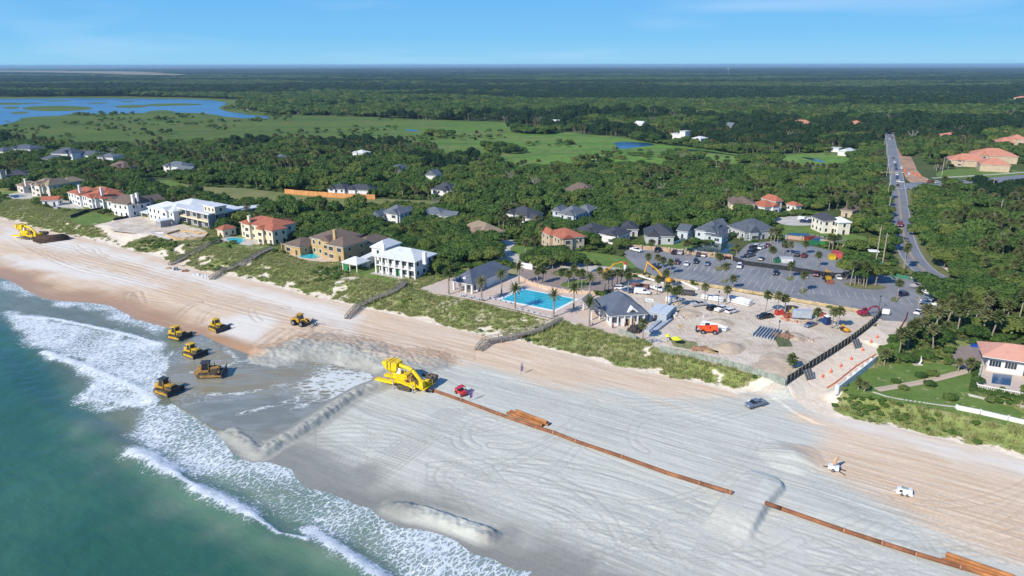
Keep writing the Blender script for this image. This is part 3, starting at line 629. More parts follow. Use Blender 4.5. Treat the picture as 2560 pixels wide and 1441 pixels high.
c = n.mix(n.rng(f1, .38, .62), (.53, .45, .355), (.66, .585, .48)); c = n.mix(n.rng(f2, .5, .72, 0, .7), c, (.36, .27, .18)); c = n.mix(n.rng(f3, .5, .7, 0, .5), c, (.66, .59, .48)); n.fin(c, .95, .1); n.bump(n.math('ADD', f2, f3), .3, .8); SITEM = n.m
n = N('brown_pavers'); pos = n.pos(); f = n.noise(pos, .8, 5); n.fin(n.mix(f, (.20, .15, .13), (.33, .27, .24)), .85); PAVE = n.m
SANDY = plain('bare_sand_lot', (.60, .52, .42), .95, .15, .15, world=True)
def land(name, pts, mat, dz, sm=1, z=LZ): return sheet(name, smooth(PL(pts, z), sm, True) if sm else PL(pts, z), z+dz, mat)
land('lawn', [(1390, 640), (1420, 625), (1560, 640), (1600, 668), (1560, 672), (1500, 664), (1440, 652)], LAWN, .03)
land('lawn', [(1265, 620), (1300, 612), (1345, 622), (1300, 640), (1270, 636)], LAWN, .03)
land('lawn', [(1950, 565), (1990, 558), (2050, 562), (2110, 580), (2150, 590), (2200, 600), (2180, 625), (2120, 622), (2060, 610), (1990, 610), (1950, 590)], LAWN, .03)
land('lawn', [(1640, 610), (1700, 600), (1740, 620), (1700, 640), (1650, 625)], LAWN, .03)
land('lawn', [(1960, 560), (2080, 552), (2140, 575), (2060, 588), (1965, 582)], LAWN, .04)
land('lawn', [(2340, 430), (2400, 420), (2560, 425), (2560, 440), (2400, 448), (2340, 444)], LAWN, .03)
land('lawn', [(2285, 605), (2310, 625), (2340, 650), (2370, 690), (2420, 710), (2350, 715), (2300, 665), (2282, 630)], LAWN, .03)
land('lawn', [(855, 672), (930, 662), (1010, 690), (1012, 703), (960, 706), (900, 692), (860, 683)], LAWN, .05)
land('lawn', [(160, 545), (210, 528), (280, 540), (290, 552), (220, 566), (190, 560)], LAWN, .05)
land('lawn', [(0, 480), (40, 483), (30, 492), (0, 494)], LAWN, .05)
land('lawn', [(2100, 975), (2190, 910), (2340, 905), (2440, 930), (2430, 1000), (2560, 1022), (2560, 1075), (2400, 1035), (2250, 1005), (2130, 990)], LAWN, .05)
land('lawn', [(530, 607), (600, 612), (700, 618), (690, 628), (600, 624), (540, 617)], LAWN, .05)
land('meadow', [(335, 452), (400, 450), (470, 462), (540, 470), (600, 470), (720, 484), (940, 498), (1105, 503), (1160, 512), (1120, 524), (960, 520), (880, 524), (760, 520), (660, 508), (580, 500), (480, 482), (400, 476)], FIELD, .03)
land('meadow', [(380, 455), (430, 448), (470, 470), (420, 478)], LAWN, .045)
land('parking_lot', [(1555, 634), (1575, 622), (1700, 632), (1830, 648), (1870, 610), (1960, 600), (2090, 630), (2140, 690), (2230, 690), (2290, 700), (2345, 715), (2350, 765), (2300, 800), (2275, 806), (2203, 802), (2155, 785), (2005, 757), (1835, 727), (1690, 704), (1640, 692), (1590, 668)], ASPH, .05, 0)
land('driveway', [(1240, 605), (1280, 598), (1290, 610), (1270, 625), (1300, 640), (1400, 650), (1480, 664), (1570, 672), (1590, 690), (1500, 690), (1420, 700), (1330, 680), (1300, 665), (1235, 650)], CONC, .04)
land('driveway', [(1935, 545), (1990, 540), (2050, 545), (2050, 562), (1990, 566), (1945, 560)], CONC, .05)
land('motor_court', [(1290, 668), (1420, 672), (1560, 690), (1620, 700), (1560, 725), (1480, 738), (1400, 728), (1300, 700)], PAVE, .05)
sheet('construction_site', SITE, LZ+.06, SITEM)
land('pool_deck', [(1050, 722), (1125, 695), (1240, 690), (1300, 690), (1330, 706), (1400, 722), (1490, 738), (1560, 760), (1640, 780), (1612, 848), (1560, 845), (1470, 818), (1400, 798), (1380, 803), (1290, 781), (1170, 752), (1090, 738)], DECK, .10, 0)
land('gravel_yard', [(300, 548), (360, 542), (440, 560), (520, 575), (520, 595), (440, 600), (380, 588), (250, 575)], SANDY, .05)
land('concrete_road', [(355, 480), (440, 486), (600, 506), (640, 515), (600, 516), (430, 493), (350, 486)], CONC, .06)
land('sand_verge', [(2196, 800), (2282, 802), (2272, 832), (2240, 852), (2190, 820)], SANDY, .04, 0)
land('brick_court', [(2383, 868), (2465, 862), (2470, 920), (2440, 930), (2370, 912)], PAVE, .07)
land('sand_verge', [(2238, 372), (2258, 370), (2282, 398), (2296, 436), (2330, 452), (2300, 459), (2268, 456), (2254, 420)], plain('orange_dirt', (.45, .28, .18), .95, .2, .1, world=True), .03)
RC = smooth(PL([(2222, 330), (2226, 350), (2234, 400), (2243, 450), (2250, 520), (2255, 570), (2264, 610), (2280, 645), (2306, 675), (2345, 698)]), 2)
strip('road', RC, 9.6, LZ+.07, ROADM)
R2 = smooth(PL([(2215, 466), (2260, 466), (2330, 460), (2420, 457), (2500, 450), (2600, 440)]), 2); strip('road', R2, 17, LZ+.066, ROADM)
land('car_park_exit', [(2175, 640), (2195, 652), (2225, 690), (2225, 722), (2195, 712), (2190, 670)], ASPH, .055)
def offs(cl, o):
    r = []; n = len(cl)
    for i, (x, y) in enumerate(cl):
        a = cl[max(i-1, 0)]; b = cl[min(i+1, n-1)]; dx, dy = b[0]-a[0], b[1]-a[1]; l = math.hypot(dx, dy); r.append((x-dy/l*o, y+dx/l*o))
    return r
NR = [p for p in RC if p[1] < 500]
for o in (-4.2, 4.2): strip('edge_line', offs(RC, o), .18, LZ+.085, PAINT)
for o in (-.28, .28): strip('centre_line', offs(NR, o), .25, LZ+.085, YPAINT)
strip('pavement', offs([p for p in RC if p[1] < 360], 9.5), 2.0, LZ+.08, CONC); strip('pavement', smooth(PL([(2330, 446), (2400, 442), (2500, 436), (2600, 428)]), 2), 3, LZ+.08, CONC)
strip('verge', offs([p for p in RC if p[1] < 480], 6.2), 3.0, LZ+.06, VERGE); strip('verge', offs([p for p in RC if p[1] < 480], -6.2), 3.0, LZ+.06, VERGE)
for k in range(6): 
    a = P(2228+k*0, 472, LZ); strip('crosswalk_stripe', [(a[0]-3+k*3.2, a[1]-1.5), (a[0]-3+k*3.2, a[1]+1.5)], 1.0, LZ+.09, PAINT)
# parking stalls
def stalls(a, b, n_, dx, dy, name='stall_line'):
    A = P(*a, LZ); B = P(*b, LZ)
    for i in range(n_):
        t = i/(n_-1); x, y = A[0]+(B[0]-A[0])*t, A[1]+(B[1]-A[1])*t
        strip(name, [(x, y), (x+dx, y+dy)], .11, LZ+.062, PAINT)
def stallpx(a, b, c, n_):
    A = P(*a, LZ); Cc = P(*c, LZ); stalls(a, b, n_, Cc[0]-A[0], Cc[1]-A[1])
stallpx((1685, 694), (1790, 708), (1710, 682), 7); stallpx((1700, 640), (1780, 652), (1712, 631), 6); stallpx((1655, 668), (1815, 690), (1668, 656), 11)
stallpx((1830, 713), (1995, 738), (1845, 695), 10); stallpx((1830, 684), (1985, 706), (1845, 668), 9); stallpx((2010, 718), (2290, 748), (2015, 734), 14)
stallpx((1640, 655), (1662, 658), (1648, 646), 3); stallpx((1700, 655), (1790, 668), (1690, 668), 7); stallpx((1870, 640), (1930, 650), (1880, 628), 4)
for p in ([(1605, 650), (1625, 645), (1700, 658), (1720, 672), (1640, 672)],[(1785, 668), (1808, 664), (1812, 676), (1790, 680)], [(1803, 700), (1822, 698), (1818, 708), (1803, 708)], [(1965, 694), (1985, 690), (1983, 702), (1965, 702)], [(1995, 728), (2015, 718), (2020, 732), (2000, 736)], [(2110, 706), (2220, 716), (2210, 724), (2150, 724), (2112, 714)], [(2225, 745), (2245, 742), (2248, 756), (2228, 756)]):
    if p[0][0] != 1605: land('planting_island', p, VERGE, .12, 2)
land('planting_island', [(1370, 680), (1430, 672), (1470, 680), (1440, 692), (1390, 692)], VERGE, .10, 2); land('planting_island', [(1395, 712), (1440, 700), (1475, 702), (1470, 718), (1420, 722)], LAWN, .10, 2)
# ------------------------------------------------------------------ trees
def leafmat(name, a, b, cc, rv=1.0):
    n = N(name); oi = n.n('ObjectInfo'); r = oi.outputs['Random']; cl = n.attr('clump', 'Fac')
    c = n.mix(n.rng(cl, 0, 1), a, b); c = n.mix(n.rng(r, .55, 1.0, 0, .85*rv), c, cc); c = n.mix(n.rng(r, 0, .35, .3*rv, 0), c, (.018, .045, .014))
    n.fin(c, .7, .2); n.b.inputs['Subsurface Weight'].default_value = 0.0
    t = n.n('BsdfTranslucent'); n.l(c, t.inputs[0]); m = n.n('MixShader'); m.inputs[0].default_value = .3; n.l(n.b.outputs[0], m.inputs[1]); n.l(t.outputs[0], m.inputs[2]); n.l(m.outputs[0], n.o.inputs[0]); return n.m
OAKL = leafmat('oak_leaves', (.040, .092, .022), (.115, .195, .042), (.17, .21, .05))
DARKL = leafmat('pine_needles', (.016, .045, .018), (.035, .08, .026), (.05, .095, .03))
PALML = leafmat('palm_fronds', (.065, .09, .028), (.17, .195, .065), (.20, .20, .09))
SHRUBL = leafmat('shrub_leaves', (.07, .14, .025), (.15, .24, .045), (.20, .23, .08))
BRUSHL = leafmat('dune_grass_blades', (.26, .32, .10), (.40, .43, .16), (.42, .37, .19))
GREYW = plain('grey_dead_wood', (.33, .31, .27), .9, .2, .6); BARK = plain('oak_bark', (.19, .16, .13), .9, .2, .8); PBARK = plain('palm_bark', (.34, .30, .24), .9, .2, 1.0)
DEADF = plain('dead_fronds', (.30, .25, .15), .9, .25, 1.2)
def cloudmesh(name, lobes, nleaf, size, mat, seed, core=True, up=.35, jit=.9):
    """leaf-sized faces spread over lobes (x,y,z,rx,ry,rz)"""
    R = np.random.default_rng(seed); L_ = np.array(lobes); w = L_[:, 3]*L_[:, 4]; w = w/w.sum()
    k = R.choice(len(L_), nleaf, p=w); d = R.normal(size=(nleaf, 3)); d /= np.linalg.norm(d, axis=1)[:, None]; d[:, 2] = np.where(d[:, 2] < -.35, -d[:, 2], d[:, 2])
    rad = 1-R.random(nleaf)**2*.28; lump = .88+.24*R.random(nleaf)
    c = L_[k, :3]+d*L_[k, 3:6]*(rad*lump)[:, None]
    nn = d+R.normal(size=(nleaf, 3))*jit*.5; nn[:, 2] += up; nn /= np.linalg.norm(nn, axis=1)[:, None]
    t = np.cross(nn, R.normal(size=(nleaf, 3))); t /= np.linalg.norm(t, axis=1)[:, None]; b = np.cross(nn, t)
    s = size*(.6+.8*R.random(nleaf))[:, None]
    v = np.stack([c-t*s, c+b*s*.6-nn*s*.15, c+t*s, c-b*s*.6-nn*s*.15], 1).reshape(-1, 3)
    f = np.arange(nleaf*4).reshape(-1, 4); cl = np.repeat(np.clip((R.random(len(L_))[k]*.6+R.random(nleaf)*.5), 0, 1), 4)
    vs = v.tolist(); fs = f.tolist(); cls = cl.tolist()
    if core:
        for x, y, z, rx, ry, rz in lobes:
            k0 = len(vs); m = 6; vs.append((x, y, z+rz*.8)); cls.append(0)
            for ring, (hh, rr) in enumerate(((.55, .6), (-.1, .84), (-.4, .5))):
                for i in range(m): a = i*6.283/m+ring; vs.append((x+rx*rr*math.cos(a), y+ry*rr*math.sin(a), z+rz*hh)); cls.append(0)
            for i in range(m): fs.append([k0, k0+1+i, k0+1+(i+1) % m])
            for ring in range(2):
                for i in range(m): fs.append([k0+1+ring*m+i, k0+1+(ring+1)*m+i, k0+1+(ring+1)*m+(i+1) % m, k0+1+ring*m+(i+1) % m])
    me = bpy.data.meshes.new(name); me.from_pydata(vs, [], fs); me.materials.append(mat)
    a = me.attributes.new('clump', 'FLOAT', 'POINT'); a.data.foreach_set('value', np.array(cls, 'f')); return me
def oakcrown(seed, nleaf, size, mat=None, r=5.0, h=6.0, name='crown'):
    R = random.Random(seed); lobes = [(0, 0, h*.62, r*.62, r*.6, h*.34)]
    for i in range(9):
        a = i*2.4+R.random(); q = r*(.38+.28*R.random()); lobes.append((q*math.cos(a), q*math.sin(a), h*(.45+.26*R.random()), r*(.30+.16*R.random()), r*(.30+.16*R.random()), h*(.20+.1*R.random())))
    return cloudmesh(name, lobes, nleaf, size, mat or OAKL, seed)
def trunkmesh(seed, h=3.5, r=.3, mat=None, limbs=4, name='trunk', spread=2.2):
    R = random.Random(seed); mb = MB(); p = [(0, 0, -.3), (R.uniform(-.3, .3), R.uniform(-.3, .3), h*.4), (R.uniform(-.5, .5), R.uniform(-.5, .5), h)]
    mb.tube(p, [r, r*.8, r*.55], 6)
    for i in range(limbs):
        a = i*6.28/limbs+R.random(); mb.tube([p[1], (math.cos(a)*spread*.6, math.sin(a)*spread*.6, h*.9), (math.cos(a)*spread, math.sin(a)*spread, h*1.35)], [r*.6, r*.4, r*.18], 5)
    return mb.mesh(name, mat or BARK)
def baremesh(seed):
    R = random.Random(seed); mb = MB(); mb.tube([(0, 0, 0), (.2, .1, 3)], [.3, .2], 5)
    for i in range(8):
        a = i*2.4; q = 1.5+R.random()*1.5; e = Vector((math.cos(a)*q, math.sin(a)*q, 4.5+R.random()*2)); mb.tube([(0.1, 0, 2+R.random()), (e.x*.5, e.y*.5, 4), e], [.16, .11, .05], 4)
        for j in range(5):
            mb.tube([e*(.6+.1*j), e*(.6+.1*j)+Vector((R.uniform(-1, 1), R.uniform(-1, 1), R.uniform(.3, 1.2)))], [.07, .03], 3)
    return mb.mesh('bare_branches', GREYW)
def fronds(name, n, L_, mat, seed, el=(-35, 75), droop=.5, w=.42, z=0, segs=3, fan=False):
    R = random.Random(seed); vs = []; fs = []; cl = []
    for i in range(n):
        a = i*2.399+R.random()*.4; e = math.radians(el[0]+(el[1]-el[0])*((i+.5)/n)**.8); l = L_*(.85+.3*R.random()); c = R.random()*.8+.2*(e > .3)
        p = Vector((0, 0, z)); d = Vector((math.cos(a)*math.cos(e), math.sin(a)*math.cos(e), math.sin(e))); sd = Vector((-math.sin(a), math.cos(a), 0)); k0 = len(vs)
        for sgi in range(segs+1):
            t = sgi/segs; ww = (w*math.sin(math.pi*(.12+.83*t)) if not fan else w*(.15 if t < .4 else 1.25*math.sin(math.pi*min(1, (t-.25)/.78))+.05))
            vs += [tuple(p-sd*ww*.5-Vector((0, 0, .25*ww))), tuple(p), tuple(p+sd*ww*.5-Vector((0, 0, .25*ww)))]; cl += [c]*3
            p = p+d*(l/segs); d = (d+Vector((0, 0, -droop/segs*1.3))).normalized()
        for sgi in range(segs):
            q = k0+sgi*3; fs += [(q, q+1, q+4, q+3), (q+1, q+2, q+5, q+4)]
    me = bpy.data.meshes.new(name); me.from_pydata(vs, [], fs); me.materials.append(mat); at = me.attributes.new('clump', 'FLOAT', 'POINT'); at.data.foreach_set('value', np.array(cl, 'f')); return me
def palmtrunk(h, r=.16, lean=(0, 0), name='trunk', mat=None):
    return MB().tube([(0, 0, -.3), (lean[0]*.3, lean[1]*.3, h*.35), (lean[0]*.8, lean[1]*.8, h*.75), (lean[0], lean[1], h)], [r*1.35, r*1.05, r, r*1.15], 6).mesh(name, mat or PBARK)
def joinmesh(name, meshes, offs=None):
    """several meshes as one (keeps materials)"""
    vs = []; fs = []; mi = []; mats = []; cl = []
    for k, me in enumerate(meshes):
        o = Vector(offs[k]) if offs else Vector((0, 0, 0)); b = len(vs); vs += [tuple(v.co+o) for v in me.vertices]; fs += [tuple(i+b for i in p.vertices) for p in me.polygons]
        m = me.materials[0]
        if m not in mats: mats.append(m)
        mi += [mats.index(m)]*len(me.polygons)
        a = me.attributes.get('clump'); cl += [d.value for d in a.data] if a else [0.5]*len(me.vertices)
    r = bpy.data.meshes.new(name); r.from_pydata(vs, [], fs)
    for m in mats: r.materials.append(m)
    r.polygons.foreach_set('material_index', mi); at = r.attributes.new('clump', 'FLOAT', 'POINT'); at.data.foreach_set('value', np.array(cl, 'f')); return r
OAKC = [oakcrown(s, 1500, .42) for s in range(5)]; OAKT = [trunkmesh(s, 3.2, .3) for s in range(3)]
PALC = [fronds('crown', 46, 1.75, PALML, s, (-50, 80), .55, .75, fan=True) for s in range(3)]; PALD = [fronds('dead_fronds', 14, 1.3, DEADF, s+9, (-80, -55), .2, .5) for s in range(2)]
PTR = [palmtrunk(6, lean=l) for l in ((0, 0), (.6, .3), (-.5, .4))]
TH = {}
# ------- where trees may stand -------------------------------------------------
def pxp(pts, z=LZ): return PL(pts, z)
CLEAR = [MARSHP, pxp([(335, 446), (400, 446), (470, 457), (540, 464), (600, 464), (720, 480), (940, 496), (1105, 501), (1160, 512), (1120, 526), (960, 527), (880, 530), (760, 528), (660, 522), (580, 512), (480, 492), (400, 484)]),
    pxp([(1550, 640), (1560, 606), (1640, 612), (1830, 644), (1870, 600), (1960, 594), (2090, 626), (2120, 640), (2180, 630), (2230, 640), (2240, 690), (2290, 695), (2345, 710), (2360, 770), (2300, 808), (2290, 835), (2222, 905), (2095, 985), (1960, 960), (1440, 850), (1500, 735), (1560, 700)]),
    pxp([(1040, 745), (1040, 715), (1120, 700), (1130, 665), (1250, 655), (1300, 672), (1420, 672), (1560, 668), (1620, 700), (1650, 800), (1620, 860), (1400, 810)]),
    pxp([(1370, 640), (1400, 618), (1560, 632), (1600, 675), (1520, 690), (1440, 660)]), pxp([(1235, 650), (1240, 600), (1310, 590), (1350, 620), (1310, 650), (1330, 680), (1290, 690)]),
    pxp([(1900, 600), (1935, 545), (1960, 528), (2100, 530), (2150, 580), (2200, 590), (2210, 625), (2100, 628), (1960, 606)]), pxp([(1640, 615), (1640, 585), (1720, 580), (1860, 590), (1960, 590), (1960, 610), (1860, 606), (1830, 645), (1720, 645)]),
    pxp([(2205, 340), (2240, 330), (2262, 400), (2300, 370), (2335, 430), (2560, 405), (2600, 470), (2420, 470), (2320, 478), (2290, 500), (2282, 590), (2300, 610), (2400, 715), (2420, 730), (2330, 735), (2240, 690), (2228, 640), (2215, 500), (2200, 480)]),
    pxp([(2190, 905), (2370, 880), (2380, 860), (2600, 860), (2600, 1200), (2030, 1060), (1990, 1000), (2100, 990)]), pxp([(1010, 715), (860, 690), (700, 640), (530, 612), (430, 612), (0, 540), (-60, 500), (0, 478), (100, 488), (200, 512), (350, 545), (450, 545), (560, 585), (700, 605), (850, 630), (930, 655), (1060, 672), (1120, 692)]),
    pxp([(2380, 400), (2560, 395), (2560, 425), (2380, 420)]), pxp([(2075, 374), (2140, 372), (2190, 380), (2140, 390), (2080, 385)])]
HOUSES = []      # filled by the house table: (centre, radius)
def crownpl(x, y): pass
# ------------------------------------------------------------------ houses
def shingle(name, a, b, sc=3.0):
    n = N(name); v = n.objc(); f = n.noise(n.mapv(v, (1, 1, 4)), sc, 5); g = n.noise(v, .35, 5, .5); w = n.n('TexWave'); w.wave_type = 'BANDS'; w.bands_direction = 'Z'; w.inputs['Scale'].default_value = 2.2; w.inputs['Distortion'].default_value = .5; n.l(v, w.inputs['Vector'])
    c = n.mix(n.rng(f, .3, .7), a, b); c = n.mix(n.rng(g, .5, .75, 0, .5), c, tuple(x*.7 for x in a)); c = n.mix(n.rng(w.outputs['Fac'], 0, .3, .25, 0), c, tuple(x*.4 for x in a)); n.fin(c, .85, .2); return n.m
def metalroof(name, a, b):
    n = N(name); v = n.objc(); w = n.n('TexWave'); w.wave_type = 'BANDS'; w.bands_direction = 'DIAGONAL'; w.inputs['Scale'].default_value = .75; n.l(v, w.inputs['Vector']); g = n.noise(v, .3, 5, .5)
    c = n.mix(n.rng(g, .35, .7), a, b); c = n.mix(n.rng(w.outputs['Fac'], .9, 1, 0, .4), c, tuple(x*.5 for x in a)); n.fin(c, .42, .4); n.bump(w.outputs['Fac'], .05, .4); return n.m
R_DARK = shingle('charcoal_shingles', (.045, .05, .062), (.085, .092, .11)); R_GREY = shingle('grey_shingles', (.11, .13, .155), (.17, .19, .215)); R_BLUE = shingle('slate_shingles', (.075, .09, .115), (.12, .14, .17))
R_TAN = shingle('tan_shingles', (.24, .18, .12), (.34, .27, .19)); R_BROWN = shingle('brown_shingles', (.12, .09, .075), (.23, .17, .13)); R_RED = shingle('red_clay_tiles', (.33, .105, .06), (.46, .175, .11)); R_PEACH = shingle('peach_clay_tiles', (.55, .27, .20), (.66, .36, .27)); R_ORANGE = shingle('orange_clay_tiles', (.48, .20, .13), (.58, .27, .18))
R_WHITE = shingle('white_metal_shingles', (.54, .57, .57), (.68, .71, .71)); R_METAL = metalroof('grey_standing_seam', (.10, .115, .145), (.14, .155, .185)); R_MEMB = plain('pale_roof_membrane', (.62, .64, .66), .7, .08, .4)
W_WHITE = plain('white_stucco', (.74, .74, .72), .8, .05, .6, dirt=(.62, .61, .58)); W_CREAM = plain('cream_stucco', (.72, .62, .44), .85, .06, .6); W_OCHRE = plain('ochre_siding', (.48, .34, .16), .85, .08, .6); W_GREY = plain('grey_siding', (.46, .48, .49), .8, .06, .8); W_PALE = plain('pale_blue_siding', (.50, .57, .62), .8, .06, .8); W_BLOCK = plain('grey_blockwork', (.34, .34, .34), .9, .15, .9, dirt=(.25, .25, .25)); W_TAN = plain('tan_stucco', (.52, .42, .30), .85, .08, .6)
GLASS = N('window_glass'); GLASS = GLASS.fin((.03, .045, .06), .08, .6); TRIM = plain('white_trim', (.78, .78, .76), .6, .04, 1); WOOD = plain('weathered_wood', (.30, .27, .23), .9, .2, 1.2); NEWW = plain('new_timber', (.52, .36, .18), .85, .15, 1.0); DOORM = plain('dark_door', (.06, .05, .045), .5, .1, 1)
POOLW = N('pool_water'); POOLW = POOLW.fin(POOLW.mix(POOLW.rng(POOLW.noise(POOLW.pos(), .5, 4), .4, .65), (.03, .40, .50), (.06, .52, .60)), .12, .5)
_fr = MB().box(-.7, .7, -.06, .06, -.85, .85).mesh('window_frame', TRIM); _pa = MB().box(-.56, .56, -.09, .03, -.72, .72).mesh('pane', GLASS)
_frw = MB().box(-1.3, 1.3, -.06, .06, -.85, .85).mesh('wide_window_frame', TRIM)
_mp = MB(); [_mp.box(-1.2+.6*i, -.66+.6*i, -.09, .03, -.74, .74) for i in range(4)]; _paw = _mp.mesh('wide_pane', GLASS)
def win(par, x, y, z, rz, wide=False, fr=None, sc=1.0):
    o = link('window', _frw if wide else _fr, par, loc=(x, y, z), rz=rz); o.scale = (sc,)*3
    link('pane', _paw if wide else _pa, o); return o
def roofmesh(kind, x0, x1, y0, y1, z, rise, th=.22, ang=None):
    mb = MB(); w, d = x1-x0, y1-y0
    mb.v = [(x0, y0, z), (x1, y0, z), (x1, y1, z), (x0, y1, z), (x0, y0, z+th), (x1, y0, z+th), (x1, y1, z+th), (x0, y1, z+th)]; mb.f = [(3, 2, 1, 0), (0, 1, 5, 4), (1, 2, 6, 5), (2, 3, 7, 6), (3, 0, 4, 7)]
    zt = z+th+rise
    if kind == 'hip':
        if w >= d: mb.v += [(x0+d/2, (y0+y1)/2, zt), (x1-d/2, (y0+y1)/2, zt)]; mb.f += [(4, 5, 9, 8), (5, 6, 9), (6, 7, 8, 9), (7, 4, 8)]
        else: mb.v += [((x0+x1)/2, y0+w/2, zt), ((x0+x1)/2, y1-w/2, zt)]; mb.f += [(4, 5, 8), (5, 6, 9, 8), (6, 7, 9), (7, 4, 8, 9)]
    elif kind == 'gx': mb.v += [(x0, (y0+y1)/2, zt), (x1, (y0+y1)/2, zt)]; mb.f += [(4, 5, 9, 8), (5, 6, 9), (6, 7, 8, 9), (7, 4, 8)]
    elif kind == 'gy': mb.v += [((x0+x1)/2, y0, zt), ((x0+x1)/2, y1, zt)]; mb.f += [(4, 5, 8), (5, 6, 9, 8), (6, 7, 9), (7, 4, 8, 9)]
    elif kind == 'shed': mb.v[6] = (x1, y1, z+th+rise); mb.v[7] = (x0, y1, z+th+rise); mb.f += [(4, 5, 6, 7)]
    else: mb.f += [(4, 5, 6, 7)]
    return mb
ALLH = []
def house(name, label, cat, wings, wall, roof, ang=None, win_rows=True, chim=[], group=None, clear=6, wsc=1.0, glazed=False):
    """wings: (A px, B px, depth, eave height above ground, roof kind, rise[, opts])"""
    (ax, ay), (bx, by), dep, ev = wings[0][:4]
    A = Vector(P(ax, ay, LZ+ev)); B = Vector(P(bx, by, LZ+ev)); a = math.atan2((B-A).y, (B-A).x) if ang is None else math.radians(ang)
    X = Vector((math.cos(a), math.sin(a))); Y = Vector((-X.y, X.x)); O = A
    h = thing(name, label, cat, (O.x, O.y, LZ), a, group); xs = []
    for wg in wings:
        (ax, ay), (bx, by), dep, ev, rk, rise = wg[:6]; op = wg[6] if len(wg) > 6 else {}
        A = Vector(P(ax, ay, LZ+ev))-O; B = Vector(P(bx, by, LZ+ev))-O
        x0 = A.dot(X); w = max((B-A).dot(X), 2.5); y0 = A.dot(Y); x1 = x0+w; y1 = y0+dep; ov = op.get('ov', .55); zb = op.get('base', 0)
        xs += [(x0, y0), (x1, y1)]
        rm = roofmesh(rk, x0, x1, y0, y1, ev, rise, op.get('th', .22)); ro = part('roof', rm, op.get('roof', roof), h, op.get('rl'))
        wm = MB(); wl = op.get('wall', wall)
        part('fascia', MB().box(x0+.04, x1-.04, y0+.04, y1-.04, ev-.2, ev-.01), TRIM, h)
        if rk == 'hip' and w > 9.5 and not op and wg is not wings[-1 if len(wings) > 2 else 0] or (wg is wings[0] and name == 'house' and rk == 'hip' and w > 9):
            xc = x0+w*(.28 if len(HOUSES) % 2 else .7); gw = 2.3; part('gable_roof', roofmesh('gy', xc-gw-.4, xc+gw+.4, y0-1.0, y0+5, ev+.05, rise*.62), roof, h); gb = MB().box(xc-gw, xc+gw, y0-.6, y0+2, -.3, ev+.02); gb.add([(xc-gw, y0-.6, ev), (xc+gw, y0-.6, ev), (xc, y0-.6, ev+rise*.5)], [(0, 1, 2)]); part('gable_bay', gb, wl, h)
            for zc in ([1.6] if ev < 5 else [1.6, 4.7]): win(h, xc, y0-.62, zc, 0, True)
        if op.get('open'):
            n = max(2, int(w/4)+1)
            for i in range(n):
                for yy in (y0+ov, y1-ov):
                    xx = x0+ov+(w-2*ov)*i/(n-1); part('post', MB().box(xx-.18, xx+.18, yy-.18, yy+.18, 0, ev), wl, h)
        else:
            wm.box(x0+ov, x1-ov, y0+ov, y1-ov, zb-.4, ev+.02)
            if rk == 'gx':
                k = rise*(1-2*ov/dep*0)
                for xx in (x0+ov, x1-ov): wm.add([(xx, y0+ov, ev), (xx, y1-ov, ev), (xx, (y0+y1)/2, ev+rise-ov*rise/dep)], [(0, 1, 2), (2, 1, 0)])
            if rk == 'gy':
                for yy in (y0+ov*.2, y1-ov): wm.add([(x0+ov, yy, ev), (x1-ov, yy, ev), ((x0+x1)/2, yy, ev+rise-ov*rise/w)], [(0, 1, 2), (2, 1, 0)])
            wo = part('wall', wm, wl, h)
            if win_rows and not op.get('nowin'):
                st = max(1, int(round((ev-zb)/3.1)))
                for s_ in range(st):
                    zc = zb+(ev-zb)*(s_+.52)/st
                    for (p0, p1, fx, rz_) in (((x0+ov, y0+ov), (x1-ov, y0+ov), 0, 0), ((x1-ov, y0+ov), (x1-ov, y1-ov), 1, math.pi/2), ((x0+ov, y1-ov), (x0+ov, y0+ov), 2, -math.pi/2)):
                        l = math.hypot(p1[0]-p0[0], p1[1]-p0[1]); wide = (fx == 0 and op.get('wide')) ; n = int(l/(3.4 if not wide else 3.4)); n = min(n, 6)
                        if fx and len(wings) > 3 and n > 2: n = 2
                        for i in range(n):
                            t = (i+.5)/n
                            if fx == 0 and s_ == 0 and i == n//2 and not op.get('nodoor'):
                                xx = p0[0]+(p1[0]-p0[0])*t; d = part('door', MB().box(xx-.55, xx+.55, y0+ov-.08, y0+ov+.05, .05, 2.25), DOORM, h); continue
                            win(h, p0[0]+(p1[0]-p0[0])*t, p0[1]+(p1[1]-p0[1])*t, zc, rz_, wide, sc=wsc*1.12)
    for (cx, cy, ztop) in chim:
        c = Vector(P(cx, cy, LZ+ztop))-O; q = MB().box(c.dot(X)-.7, c.dot(X)+.7, c.dot(Y)-.5, c.dot(Y)+.5, ztop-4.5, ztop); q.box(c.dot(X)-.85, c.dot(X)+.85, c.dot(Y)-.65, c.dot(Y)+.65, ztop, ztop+.25); part('chimney', q, wall, h)
    xs = np.array(xs); c = Vector(((xs[:, 0].min()+xs[:, 0].max())/2, (xs[:, 1].min()+xs[:, 1].max())/2)); r = 0.5*math.hypot(*(xs.max(0)-xs.min(0)))
    cw = O+X*c.x+Y*c.y; HOUSES.append(((cw.x, cw.y), r*.8+1-(clear-5)*.8, 2.5 if clear < 6 else 0)); h['_w'] = 0; del h['_w']; ALLH.append((h, X, Y, O)); return h, X, Y, O
def lp(hh, px, py, z):      # pixel at height z -> house-local
    h, X, Y, O = hh; v = Vector(P(px, py, LZ+z))-O; return v.dot(X), v.dot(Y)
